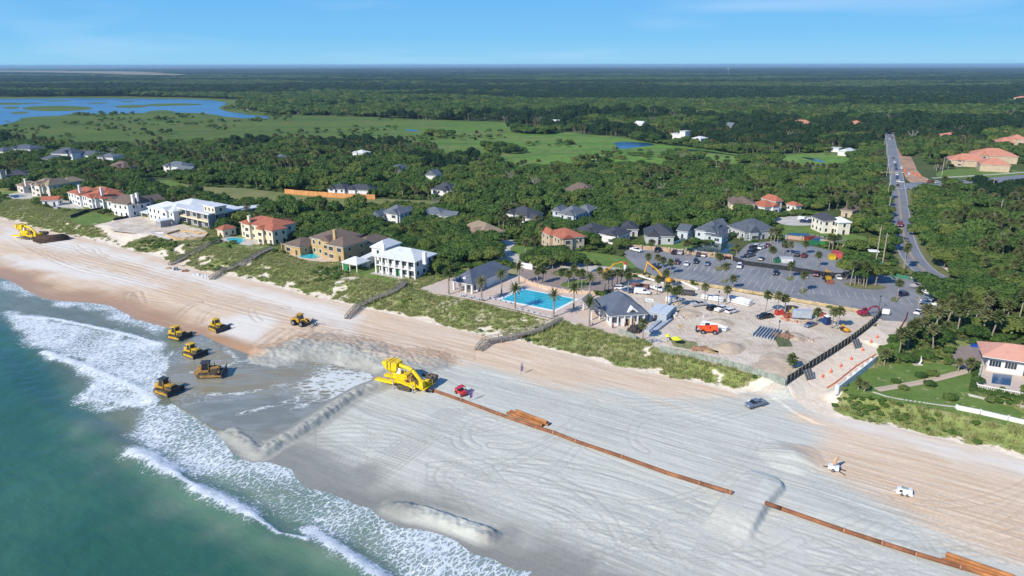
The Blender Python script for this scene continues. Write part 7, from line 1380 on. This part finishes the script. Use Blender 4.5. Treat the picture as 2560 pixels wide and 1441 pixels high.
fence('curved_site_hoarding', 'curving peach-coloured wall between pool deck and motor court', 'wall', [(1300, 700), (1325, 712), (1355, 722), (1390, 730), (1440, 735), (1488, 737)], 1.3, 1.5, 2.6, plain('peach_wall', (.62, .45, .33), .9, .1, .8), TRIM, 1, .2, 1, pw=.3, bn='wall_panel')
fence('pool_fence', 'thin pale fence along the seaward edge of the pool deck', 'fence', [(1085, 738), (1170, 752), (1290, 780), (1385, 802)], 0, 1.1, 2.0, plain('faded_timber', (.50, .44, .36), .9), rails=[.2, 1.0], pw=.1)
# beams with garden steps
STONE = plain('stepping_stone', (.52, .42, .32), .9, .15, 1)
t = thing('stepping_path', 'stepping stone path of pale slabs crossing the right garden', 'path', V2(2190, 975)); pl = smooth(PL([(2192, 976), (2240, 968), (2300, 958), (2360, 944), (2420, 928)]), 1)
Ls = [0]
for a, b in zip(pl[:-1], pl[1:]): Ls.append(Ls[-1]+math.dist(a, b))
nst = 40; inv = Matrix.Translation(-t.location)
for i in range(nst):
    s = Ls[-1]*(i+.5)/nst; x = np.interp(s, Ls, [p[0] for p in pl]); y = np.interp(s, Ls, [p[1] for p in pl]); x2 = np.interp(s+.5, Ls, [p[0] for p in pl]); y2 = np.interp(s+.5, Ls, [p[1] for p in pl]); a = math.atan2(y2-y, x2-x)
    o = link('slab', MB().box(-.30, .30, -1.15, 1.15, 0, .1).mesh('slab', STONE) if i == 0 else bpy.data.meshes['slab'], t, loc=(x-t.location.x, y-t.location.y, .07), rz=a)
t = thing('stone_edging', 'curved row of small pale stones across the lower garden', 'edging', V2(2200, 990)); pl = [V2(*p) for p in [(2185, 982), (2215, 992), (2255, 1000), (2310, 1008), (2350, 1014), (2385, 1018)]]
for i in range(26):
    s = i/25*5; k = min(int(s), 4); p = pl[k].lerp(pl[k+1], s-k); link('stone', MB().box(-.35, .35, -.25, .25, 0, .2, .06, .06).mesh('stone', CONC) if i == 0 else bpy.data.meshes['stone'], t, loc=p-t.location, rz=random.random()-.5)
# cones
CN = MB().cyl((0, 0, .04), (0, 0, .8), .2, .04, 8).box(-.25, .25, -.25, .25, 0, .05).mesh('traffic_cone', ORN)
for i, (x, y) in enumerate(((2193, 845), (2177, 860), (2157, 877), (2128, 899), (2102, 917), (2077, 931), (2056, 943))):
    o = link('traffic_cone', CN, loc=G(x, y)); o.scale = (1.5,)*3; tag(o, 'orange cone %s from the top of the beach access track' % ['first', 'second', 'third', 'fourth', 'fifth', 'sixth', 'seventh'][i], 'cone', 'orange cones along the beach access')
for (x, y, lb) in ((2262, 430, 'orange barrel'), (2280, 436, 'orange barrel'), (2290, 440, 'orange barrel'), (2300, 443, 'orange barrel')): o = link('barrel', MB().cyl((0, 0, 0), (0, 0, 1.2), .4, n=8).mesh('barrel', ORN), loc=V2(x, y)); o.scale = (1.6,)*3; tag(o, 'orange barrel of the roadworks at the crossroads', 'barrel', 'orange barrels at the roadworks')
# screens leaning on the access fence, signs, sculptures, people
for x, y, lb in ((2020, 945, 'grey hatched screen panel leaning at the lower end of the dark fence'), (2140, 868, 'grey hatched screen panel leaning halfway up the dark fence')):
    t = thing('hatched_screen', lb, 'panel', G(x, y), .5); part('mesh_sheet', MB().beam((-1.4, -.8, .2), (-1.4, .6, 2.2), 3.2, .05).at().mesh and MB().add([(-1.6, -.8, .1), (1.6, -.8, .1), (1.6, .6, 2.3), (-1.6, .6, 2.3)], [(0, 1, 2, 3), (3, 2, 1, 0)]), plain('grey_screen', (.10, .11, .12), .8), t)
    for k in range(4): part('bar', MB().beam((-1.5+k, -.85, .1), (-1.5+k, .56, 2.34), .07, .07), plain('pale_bar', (.35, .36, .36), .7), t)
t = thing('road_sign', 'bright orange diamond warning sign on the grass verge', 'road sign', V2(2336, 653), -1.0); part('board', MB().add([(0, -.0, 1.0), (1.0, 0, 2.0), (0, 0, 3.0), (-1.0, 0, 2.0), (0, .06, 1.0), (1.0, .06, 2.0), (0, .06, 3.0), (-1.0, .06, 2.0)], [(0, 1, 2, 3), (7, 6, 5, 4), (0, 4, 5, 1), (1, 5, 6, 2), (2, 6, 7, 3), (3, 7, 4, 0)]), ORN, t); part('post', MB().box(-.05, .05, .07, .14, 0, 1.6), STEEL, t); t.rotation_euler = (0, 0, .3)
t = thing('ticket_booth', 'small white flat-roofed booth by the car park exit', 'booth', V2(2182, 641), -.3); part('wall', MB().box(-1.6, 1.6, -1.2, 1.2, 0, 2.3), W_WHITE, t); part('roof', MB().box(-2.1, 2.1, -1.8, 1.8, 2.3, 2.6, .1, .1), TRIM, t); part('hatch', MB().box(-1.0, 1.0, -1.26, -1.18, 1.1, 1.9), DOORM, t)
t = thing('site_sign', 'white board sign at the top of the beach access', 'sign', G(2213, 790), -.3); part('board', MB().box(-1.1, 1.1, -.04, .04, .6, 2.4), TRIM, t); part('post', MB().box(-.9, -.8, .05, .15, 0, 2.4).box(.8, .9, .05, .15, 0, 2.4), WOOD, t)
t = thing('banner_sign', 'white sign reading Pool beside the blue shed roof', 'sign', V2(1622, 775), -.2); part('board', MB().box(-1.3, 1.3, -.03, .03, 2.9, 4.0), TRIM, t); part('post', MB().box(-1.2, -1.1, .04, .12, 0, 4.0).box(1.1, 1.2, .04, .12, 0, 4.0), WOOD, t)
fc = bpy.data.curves.new('lettering', 'FONT'); fc.body = 'Pool'; fc.size = .95; fc.align_x = 'CENTER'; fc.extrude = .01; fo = bpy.data.objects.new('lettering', fc); COL.objects.link(fo); fo.parent = t; fo.location = (0, -.045, 3.1); fm = bpy.data.meshes.new_from_object(fo); bpy.data.objects.remove(fo); fo = link('lettering', fm, t, loc=(0, -.045, 3.1)); fo.rotation_euler = (math.pi/2, 0, 0); fm.materials.clear(); fm.materials.append(plain('teal_lettering', (.05, .22, .30), .6))
t = thing('garden_sculpture', 'white angular garden sculpture on a stone base', 'sculpture', V2(2297, 912)); part('figure', MB().tube([(0, 0, 0), (.5, 0, 1.2), (.2, 0, 2.6)], [.3, .25, .05], 5), TRIM, t); part('base', MB().box(-1.6, .8, -.8, .8, 0, .3, .2, .1), CONC, t)
t = thing('concrete_silo', 'white silo with red cap standing by the yellow excavator', 'silo', V2(1562, 690)); part('tank', MB().cyl((0, 0, 0), (0, 0, 4.6), .6, n=10), TRIM, t); part('cap', MB().cyl((0, 0, 4.6), (0, 0, 5.8), .5, .35, 10), RED, t)
t = thing('gate_pavilion', 'small white walled entrance gate at the motor court', 'gatehouse', V2(1312, 672), -.4); part('wall', MB().box(-3.5, 3.5, -.3, .3, 0, 2.3).box(-3.5, -2.4, -.5, .5, 0, 3.0).box(2.4, 3.5, -.5, .5, 0, 3.0), TRIM, t); part('cap', MB().box(-3.7, -2.2, -.7, .7, 3.0, 3.2).box(2.2, 3.7, -.7, .7, 3.0, 3.2), MATS['brown_pillar'], t)
# excavation timbers beside the modern house
t = thing('pool_formwork', 'orange timber formwork for a pool beside the modern house', 'formwork', V2(455, 590)); inv = Matrix.Translation(-t.location)
Q = run([(415, 588), (450, 578), (520, 587), (505, 603), (440, 600)])
for a, b in zip(Q, Q[1:]+Q[:1]): o = part('board', MB().beam(a+Vector((0, 0, .4)), b+Vector((0, 0, .4)), .3, 1.0), NEWW, t); o.matrix_parent_inverse = inv
for i in range(12):
    a = Q[i % 5].lerp(Q[(i+2) % 5], random.random()*.8+.1); o = part('brace', MB().beam(a+Vector((0, 0, .3)), a+Vector((random.uniform(-2, 2), random.uniform(-2, 2), .6)), .2, .4), NEWW, t); o.matrix_parent_inverse = inv
tag(link('sheeting', MB().box(-2.5, 2.5, -1, 1, 0, .25, .3, .2).mesh('sheeting', TRIM), loc=V2(399, 583)), 'white sheets lying on the sand lot left of the formwork', 'sheeting')
t = thing('flagpole', 'green flagpole on the dune lawn in front of the white house', 'flagpole', G(848, 684)); part('pole', MB().cyl((0, 0, 0), (0, 0, 8), .09, .05), plain('green_pole_paint', (.10, .35, .12), .6), t)
# people on the deck
def person(px, py, lb, shirt, rz_, fwd=0.0):
    p = V2(px, py); t = thing('person', lb, 'person', (p.x, p.y, LZ+.1), rz_); me = bpy.data.meshes.new('body'); vs = [(0, 0, .95), (0, 0, 1.2), (0, 0, 1.45), (0, 0, 1.56), (0.02, 0, 1.70), (0, .10, .9), (.04+fwd, .11, .48), (fwd*.4, .12, .06), (.13+fwd*.4, .12, .04), (0, -.10, .9), (.0-fwd, -.11, .48), (-.05-fwd, -.12, .06), (.08-fwd, -.12, .04), (0, .2, 1.42), (.03, .27, 1.15), (.14, .26, .92), (0, -.2, 1.42), (-.02, -.27, 1.15), (.1, -.28, .92)]
    ed = [(0, 1), (1, 2), (2, 3), (3, 4), (0, 5), (5, 6), (6, 7), (7, 8), (0, 9), (9, 10), (10, 11), (11, 12), (2, 13), (13, 14), (14, 15), (2, 16), (16, 17), (17, 18)]; me.from_pydata(vs, ed, []); o = link('body', me, t)
    sk = o.modifiers.new('skin', 'SKIN'); rr = [.15, .15, .16, .06, .10, .10, .07, .05, .05, .10, .07, .05, .05, .07, .05, .04, .07, .05, .04]
    for v, r in zip(me.skin_vertices[0].data, rr): v.radius = (r, r)
    me.skin_vertices[0].data[0].use_root = True; sb = o.modifiers.new('sub', 'SUBSURF'); sb.levels = 1; sb.render_levels = 1; me.materials.append(plain('skin', (.45, .28, .2), .7))
    part('vest', MB().cyl((0, 0, .95), (0, 0, 1.5), .19, .21, 10), plain('vest%d' % px, shirt, .8), t); part('trousers', MB().cyl((0, .1, .93), (.02, .11, .15), .12, .08, 8).cyl((0, -.1, .93), (-.02, -.11, .15), .12, .08, 8), plain('dark_trousers', (.03, .035, .06), .8), t); part('helmet', MB().cyl((.02, 0, 1.70), (.02, 0, 1.83), .13, .07, 10), TRIM, t); return t
person(1532, 822, 'worker in orange vest standing left on the deck below the clubhouse', (.7, .18, .06), 1.0); person(1562, 818, 'worker in pale orange shirt standing right of the first on the deck', (.75, .35, .2), -.5, .1); person(1586, 818, 'worker in dark red bending by the fence end of the deck', (.25, .06, .06), 2.0); person(1481, 815, 'person in white beside the palm on the deck edge', (.7, .7, .7), .4)
# loungers on the deck
LG = MB().box(-.95, .5, -.32, .32, .3, .42).beam((.5, 0, .38), (1.0, 0, .85), .64, .1).box(-.9, -.82, -.3, .3, 0, .3).box(.4, .48, -.3, .3, 0, .3).mesh('sun_lounger', plain('pale_canvas', (.62, .66, .72), .8))
lp_ = [(1222+i*13, 747+i*3.2) for i in range(5)]+[(1302+i*14.5, 775+i*4) for i in range(6)]
for i, (x, y) in enumerate(lp_): tag(link('sun_lounger', LG, loc=(*P(x, y, LZ), LZ+.1), rz=-.9), 'white-blue sun lounger in the %s row along the seaward side of the pool' % ('left' if i < 5 else 'right'), 'sun lounger', 'sun loungers of the %s row by the pool' % ('left' if i < 5 else 'right'))
for i in range(9): tag(link('stacked_lounger', LG, loc=(*P(1150+i*6.5, 742+i*1.5, LZ), LZ+.1+.35*(i % 3)), rz=-.9), 'pale lounger in the bunched pile left of the pool', 'sun lounger', 'loungers bunched at the deck edge')
# utility poles along the road, power lines, far masts
PW = plain('utility_pole_wood', (.42, .37, .31), .9, .1, 1)
for i, (x, y, h, lb) in enumerate([(2190, 652, 15, 'tall pale utility pole beside the white booth'), (2206, 660, 13, 'leaning utility pole right of the booth'), (2220, 540, 11, 'utility pole left of the straight road'), (2217, 505, 12, 'utility pole just before the crossroads'), (2222, 480, 16, 'tall utility pole at the crossroads corner'), (2216, 440, 14, 'utility pole beyond the crossroads'), (2213, 400, 14, 'utility pole halfway along the far road'), (2211, 365, 13, 'utility pole near the far road end'), (2228, 317, 11, 'utility pole at the tree tunnel'), (2354, 440, 14, 'utility pole on the green by the orange roofs'), (2499, 540, 9, 'pole sticking out of the right woods'), (2515, 300, 14, 'far utility pole at the right edge'), (2530, 295, 14, 'second far utility pole at the right edge'), (2480, 480, 9, 'pole in the right canopy by the side road')]):
    t = thing('utility_pole', lb, 'utility pole', V2(x, y)); part('pole', MB().cyl((0, 0, 0), (0, 0, h), .24, .16, 7), PW, t); part('crossarm', MB().box(-1.2, 1.2, -.08, .08, h-1.2, h-1.0), PW, t); t.rotation_euler = (0, 0, .3)
t = thing('signal_mast', 'horizontal yellowish signal gantry arm at the crossroads', 'traffic signal', V2(2192, 455)); part('pole', MB().cyl((0, 0, 0), (0, 0, 7), .2, .15), TIM, t); part('arm', MB().beam((0, 0, 6.8), (18, 0, 6.8), .25, .25), TIM, t); part('signal_head', MB().box(16, 16.5, -.3, .3, 5.6, 6.7), YEL, t); part('signal_head', MB().box(10, 10.5, -.3, .3, 5.6, 6.7), YEL, t)
t = thing('water_tower', 'grey water tower far out on the forested plain', 'water tower', (*P(1820, 191, LZ), LZ)); k = 1762*.95/ (math.hypot(*P(1820, 191, LZ)))
TOWG = plain('tower_grey', (.22, .27, .31), .7); hh = 17/k*1.0; part('column', MB().cyl((0, 0, 0), (0, 0, hh*.75), hh*.035, n=8), TOWG, t); part('tank', MB().cyl((0, 0, hh*.7), (0, 0, hh*.86), hh*.08, hh*.17, 12).cyl((0, 0, hh*.86), (0, 0, hh), hh*.17, hh*.07, 12), TOWG, t)
for x, y, h in ((1383, 172, 9), (2423, 174, 12)): q = P(x, y+6, LZ); k = 1762*.95/math.hypot(*q); t = thing('radio_mast', 'thin radio mast on the horizon %s of centre' % ('right' if x < 2000 else 'far right'), 'mast', (*q, LZ)); part('lattice', MB().cyl((0, 0, 0), (0, 0, h*.9/k), .5/k, .3/k, 4), TOWG, t); part('beacon', MB().cyl((0, 0, h*.9/k), (0, 0, h*.98/k), k**-1*.5, n=5), LAMPR, t)
# ------------------------------------------------------------------ single palms, grove, hedges, dune plants
DATE = [fronds('crown', 44, 2.9, PALML, s+30, (-30, 80), .9, .5, segs=4) for s in range(2)]
def palm_at(px, py, h, lb, date=False, grp=None, lean=(0, 0), sc=1.0):
    p = V2(px, py); t = thing('date_palm' if date else 'palm_tree', lb, 'palm tree', p, random.random()*6, grp)
    link('trunk', palmtrunk(h, .27 if date else .17, lean), t); c = link('crown', random.choice(DATE if date else PALC), t, loc=(*lean, h)); c.scale = (sc,)*3
    if not date: link('dead_fronds', random.choice(PALD), t, loc=(*lean, h))
for a in ((1122, 737, 7.5, 'date palm at the far left corner of the pool deck'), (1204, 755, 7.2, 'date palm left by the bunched loungers'), (1254, 737, 7.4, 'date palm at the left end of the pool near the pavilion'), (1297, 711, 6.8, 'date palm on the far side left of the pool'), (1288, 775, 7.4, 'date palm on the seaward side with its shadow in the pool'), (1384, 794, 7.6, 'date palm on the seaward side right end of the pool'), (1434, 772, 7.4, 'date palm right of the pool'), (1474, 746, 7.6, 'date palm behind the open end of the clubhouse'), (1473, 817, 8.2, 'date palm in front of the clubhouse left corner')): palm_at(*a, date=True, grp='date palms round the club pool')
SP = [(1343, 712, 5.5), (1357, 708, 5.5), (1404, 710, 5), (1421, 722, 6), (1434, 704, 5.5), (1445, 721, 6), (1454, 722, 6.5), (1512, 730, 6.5), (1521, 726, 6.8), (1530, 721, 6), (1542, 722, 6.5), (1567, 716, 5.5), (1382, 683, 5.5), (1467, 684, 5), (1497, 706, 5), (1570, 735, 7), (1552, 713, 5)]
for i, (x, y, h) in enumerate(SP): palm_at(x, y, h*.95, 'sabal palm in the planted rings of the motor court', grp='sabal palms round the motor court', lean=(random.uniform(-.3, .3), 0))
SP2 = [((1569, 714), 5.5, 'sabal palm above the clubhouse roof right'), ((1642, 738), 6, 'tall palm left in the site palm row'), ((1662, 722), 6, 'palm by the white pickup with raised bed'), ((1683, 771), 6, 'palm in front of the white van-trailer, left'), ((1668, 764), 6.2, 'slim palm just left of the white van-trailer'), ((1696, 772), 7, 'palm right of the white van-trailer'), ((1762, 754), 5.4, 'palm at the left end of the left white pipes'), ((1814, 762), 5.6, 'palm between the two white pipe stacks'), ((1913, 783), 6.4, 'palm behind the black pickup on the site'), ((1943, 784), 6.2, 'palm left in the equipment row'), ((1963, 782), 5.0, 'bushy palm over the red compressor'), ((1607, 851), 5.4, 'palm at the dune edge beside the blue beams'), ((2078, 822), 5.6, 'leafy palm behind the portable toilet, left'), ((2092, 824), 6.2, 'leafy palm behind the portable toilet, right'), ((2040, 812), 4.2, 'low palm left of the portable toilet'), ((1980, 925), 3.2, 'small palm against the inside of the dark fence'),
 ((1795, 671), 5, 'left palm of the pair in the middle island'), ((1800, 670), 4.6, 'right palm of the pair in the middle island'), ((1812, 704), 6, 'shaggy palm on the second island'), ((1831, 721), 3.8, 'low round palm by the timber bulkhead'), ((2006, 731), 6.6, 'palm on the island in front of the white car'), ((1975, 694), 5, 'palm on the island next to the dark blue car'), ((2043, 668), 5.2, 'palm standing alone by the upper lot ramp'), ((1841, 651), 5.8, 'palm at the corner of the mesh fence'), ((1926, 655), 5.5, 'left palm beside the green dumpster'), ((1932, 656), 5.2, 'right palm beside the green dumpster'), ((1716, 641), 6, 'left palm against the brick wall'), ((1713, 640), 5.4, 'palm beside the left palm at the brick wall'), ((1628, 636), 5.2, 'palm in front of the brick wall at left'), ((1621, 668), 4.5, 'leftmost palm of the first island row'), ((1641, 672), 4.8, 'second palm of the first island row'), ((1656, 680), 4.8, 'third palm of the first island row'), ((1675, 686), 4.8, 'fourth palm of the first island row'), ((1958, 635), 4.8, 'palm left in the far lot row'), ((1975, 637), 4.6, 'palm mid in the far lot row'), ((2013, 636), 4.8, 'palm right in the far lot row'), ((1927, 610), 6, 'left palm of three at the top of the lot'), ((1935, 611), 6.4, 'middle palm of three at the top of the lot'), ((1943, 610), 6, 'right palm of three at the top of the lot'), ((2072, 624), 5.6, 'left palm of three beside the pond'), ((2081, 624), 5.2, 'middle palm of three beside the pond'), ((2093, 624), 5.6, 'right palm of three beside the pond'), ((2242, 750), 6.2, 'palm on the exit island'), ((2294, 778), 7.4, 'palm in front of the white pickups at the wood edge'), ((2257, 678), 9, 'left tall palm of the pair by the road bend'), ((2261, 672), 9.5, 'right tall palm of the pair by the road bend'), ((2145, 975), 2.2, 'small palm at the left corner of the garden'), ((2160, 980), 2.0, 'second small palm at the left corner of the garden'), ((2395, 930), 3.0, 'small palm near the brick court'), ((2424, 936), 3.4, 'small palm left of the balustrade'), ((2210, 915), 3.6, 'short palm at the end of the white wall')]
for (x, y), h, lb in SP2: palm_at(x, y, h, lb, lean=(random.uniform(-.3, .3), random.uniform(-.2, .2)), sc=1.0 if h > 3 else .7)
# grove between car park and exit road: oaks over slanting palm trunks
for i, (x, y, s) in enumerate(((2115, 700, 1.05), (2140, 690, 1.2), (2165, 705, 1.1), (2190, 710, 1.0), (2150, 712, .9), (2130, 672, .9))):
    p = V2(x, y); t = thing('oak_tree', 'broad dark green oak in the grove on the car park island', 'tree', p, i*1.1, 'oaks of the car park grove'); link('trunk', OAKT[i % 3], t); c = link('crown', OAKC[i % 5], t); c.location = (0, 0, 1.8); t.scale = (s,)*3
for i, (x, y, h) in enumerate(((2125, 715, 8.5), (2137, 714, 8), (2158, 716, 8.5), (2165, 718, 7.5), (2187, 716, 6), (2146, 712, 7))): palm_at(x, y, h, 'slanting tall palm trunk rising through the car park grove', grp='palms of the car park grove', lean=(random.uniform(-.5, .9), .2))
for i, (x, y, s) in enumerate(((2300, 710, .8), (2322, 722, .95), (2345, 735, 1.0))): place(oakprot, i, (*P(x, y, LZ), LZ), s, i*1.0, label='dark oak %s beside the road bend' % ('nearest the pickups', 'second', 'third')[i], group='oaks at the road bend')
# wild shrubs over the open land and dune plants
def blocked(x, y, names=None, grow_=0):
    b = np.zeros(x.shape, bool)
    for nm, pg in HARD:
        if nm in ('stall_line', 'marsh_island'): continue
        b |= inpoly(x, y, pg)
    for (cx, cy), r, fr in HOUSES: b |= (x-cx)**2+(y-cy)**2 < (r*.72)**2
    for cl_, w in ((RC, 8.5), (R2, 10), (RAMP, 9)): b |= dline(x, y, cl_)[0] < w
    return b
bush = [oakcrown(80+s, 170, .22, SHRUBL, 1.3, 1.5, 'shrub') for s in range(3)]+[oakcrown(84+s, 170, .22, OAKL, 1.4, 1.7, 'shrub') for s in range(2)]+[fronds('palmetto', 26, 1.1, PALML, s+60, (0, 80), .6, .5) for s in range(2)]
k = 34000; u = rng.uniform(-520, 160, k); v = rng.uniform(180, 420, k); x, y = XY(u, v); dt, st, _ = dline(x, y, TOE); s_ = dt*st
ok = (s_ > 22) & (np.hypot(x, y) < 560) & ~blocked(x, y) & (np.abs(x/np.maximum(y, 1)) < .85)
dens = fbm(x, y, 12, 4, 101); ok &= (dens > np.where(s_ < 38, .60, .44)-.0)
x, y = x[ok], y[ok]; k = len(x); sc = .7+.9*rng.random(k); z = H(x, y)-.15
def scat(name, x, y, z, sc, protos, label, w=None): 
    k = len(x); return gn_scatter(name, np.stack([x, y, z], 1), np.stack([sc, sc, sc*(.8+.4*rng.random(k))], 1), rng.random(k)*6.28, rng.integers(0, len(protos), k) if w is None else w, protos, label)
scat('shrubbery', x, y, z, sc, bush, 'mixed green shrubs and palmettos filling the gaps between houses, dune and wood')
k = 9000; x = rng.uniform(-900, 700, k); y = rng.uniform(420, 1500, k); ok = inpoly(x, y, MARSHP) & (fbm(x, y, 70, 4, 111) > .60-.05*sst(-200, 200, x-.1*y))
for nm, pg in HARD:
    if nm in ('lake', 'pond'): ok &= ~inpoly(x, y, pg)
x, y = x[ok], y[ok]; SCT = (x, y)
def tuft(seed, n=26, h=.5, sp=.5):
    R = np.random.default_rng(seed); vs = []; fs = []; cl = []
    for i in range(n):
        a = R.random()*6.28; r = sp*R.random()**.5; bx, by = r*math.cos(a), r*math.sin(a); e = R.random()*6.28; hh = h*(.5+R.random()); w = .07
        vs += [(bx-w*math.sin(e), by+w*math.cos(e), 0), (bx+w*math.sin(e), by-w*math.cos(e), 0), (bx+math.cos(e)*hh*.6, by+math.sin(e)*hh*.6, hh)]; fs.append((3*i, 3*i+1, 3*i+2)); cl += [R.random()]*3
    me = bpy.data.meshes.new('grass_tuft'); me.from_pydata(vs, [], fs); me.materials.append(BRUSHL); at = me.attributes.new('clump', 'FLOAT', 'POINT'); at.data.foreach_set('value', np.array(cl, 'f')); return me
x, y = SCT; scat('marsh_shrubs', x, y, np.full(len(x), LZ), 1.4+2.2*rng.random(len(x)), bush, 'scattered bushes and reed clumps standing in the marsh')
TU = [tuft(s, 30, .55, .6) for s in range(4)]; small = [oakcrown(90+s, 80, .2, SHRUBL, .8, .9, 'low_bush') for s in range(3)]
k = 60000; u = rng.uniform(-500, 60, k); v = rng.uniform(160, 245, k); x, y = XY(u, v); dt, st, _ = dline(x, y, TOE); s_ = dt*st; ok = (s_ > -.5) & (s_ < 50) & ~blocked(x, y) & (np.abs(x/np.maximum(y, 1)) < .85)
x, y = x[ok], y[ok]; zz = dunezone(x, y, None); ok = (zz[:, 0] > .35+.5*rng.random(len(x))) | (rng.random(len(x)) < .012); x, y = x[ok], y[ok]; zz = zz[ok]; k = len(x); lush = zz[:, 2]+.25*(rng.random(k)-.5)
w = np.where(lush > .70, 4+rng.integers(0, 3, k), rng.integers(0, 4, k)); drop = (w >= 4) & (rng.random(k) < .55); x, y, w = x[~drop], y[~drop], w[~drop]; k = len(x)
scat('dune_vegetation', x, y, H(x, y)-.03, .7+.7*rng.random(k), TU+small, 'sea oats, railroad vine and low bushes covering the dune', w)
# clipped hedge
t = thing('hedge', 'clipped dark green hedge below the white balustrade', 'hedge', V2(2431, 975)); A = V2(2431, 980); d = V2(2640, 1022)-A; L_ = d.length
me = cloudmesh('foliage', [(i*1.2, 0, .7, .9, .9, .75) for i in range(int(L_/1.2))], 5200, .16, OAKL, 5); o = link('foliage', me, t, loc=(0, 0, 0), rz=math.atan2(d.y, d.x)); o.location = A-t.location
A2 = V2(2446, 915); d2 = V2(2431, 980)-A2; me = cloudmesh('foliage', [(i*1.1, 0, .7, .8, .9, .75) for i in range(int(d2.length/1.1))], 1600, .16, OAKL, 6); o = link('foliage', me, t, loc=A2-t.location, rz=math.atan2(d2.y, d2.x))
for i, (x, y, s, lb) in enumerate(((2218, 900, .5, 'round shrub near the end of the white wall'), (2303, 944, .35, 'dark ball shrub above the stepping path'), (2325, 965, .35, 'small bush below the stepping path, centre'), (2258, 975, .28, 'tiny dark bush below the stepping path, left'), (2240, 958, .28, 'tiny bush above the stepping path, left'), (2330, 940, .35, 'bush right of the sculpture path'), (2376, 1000, .4, 'low bush in the bare patch of the garden'), (2270, 905, .6, 'bright shrub left of the sculpture'), (2310, 898, .6, 'shrub right of the sculpture'))):
    t = thing('garden_shrub', lb, 'shrub', V2(x, y)); link('foliage', OAKC[i % 5], t, loc=(0, 0, -1.5)); link('stem', OAKT[i % 3], t, loc=(0, 0, 0)); t.scale = (s,)*3
# ------------------------------------------------------------------ air
HAZE = 0.000055
if True:
    mb = MB().box(-62000, 62000, -9500, 72000, -6, 92); o = link('haze', mb.mesh('haze'), kind='stuff')
    m = bpy.data.materials.new('haze_air'); m.use_nodes = True; t = m.node_tree; t.nodes.clear()
    ou = t.nodes.new('ShaderNodeOutputMaterial'); pv = t.nodes.new('ShaderNodeVolumePrincipled'); pv.inputs['Color'].default_value = (.42, .68, .95, 1); pv.inputs['Density'].default_value = HAZE
    t.links.new(pv.outputs[0], ou.inputs['Volume']); o.data.materials.append(m)
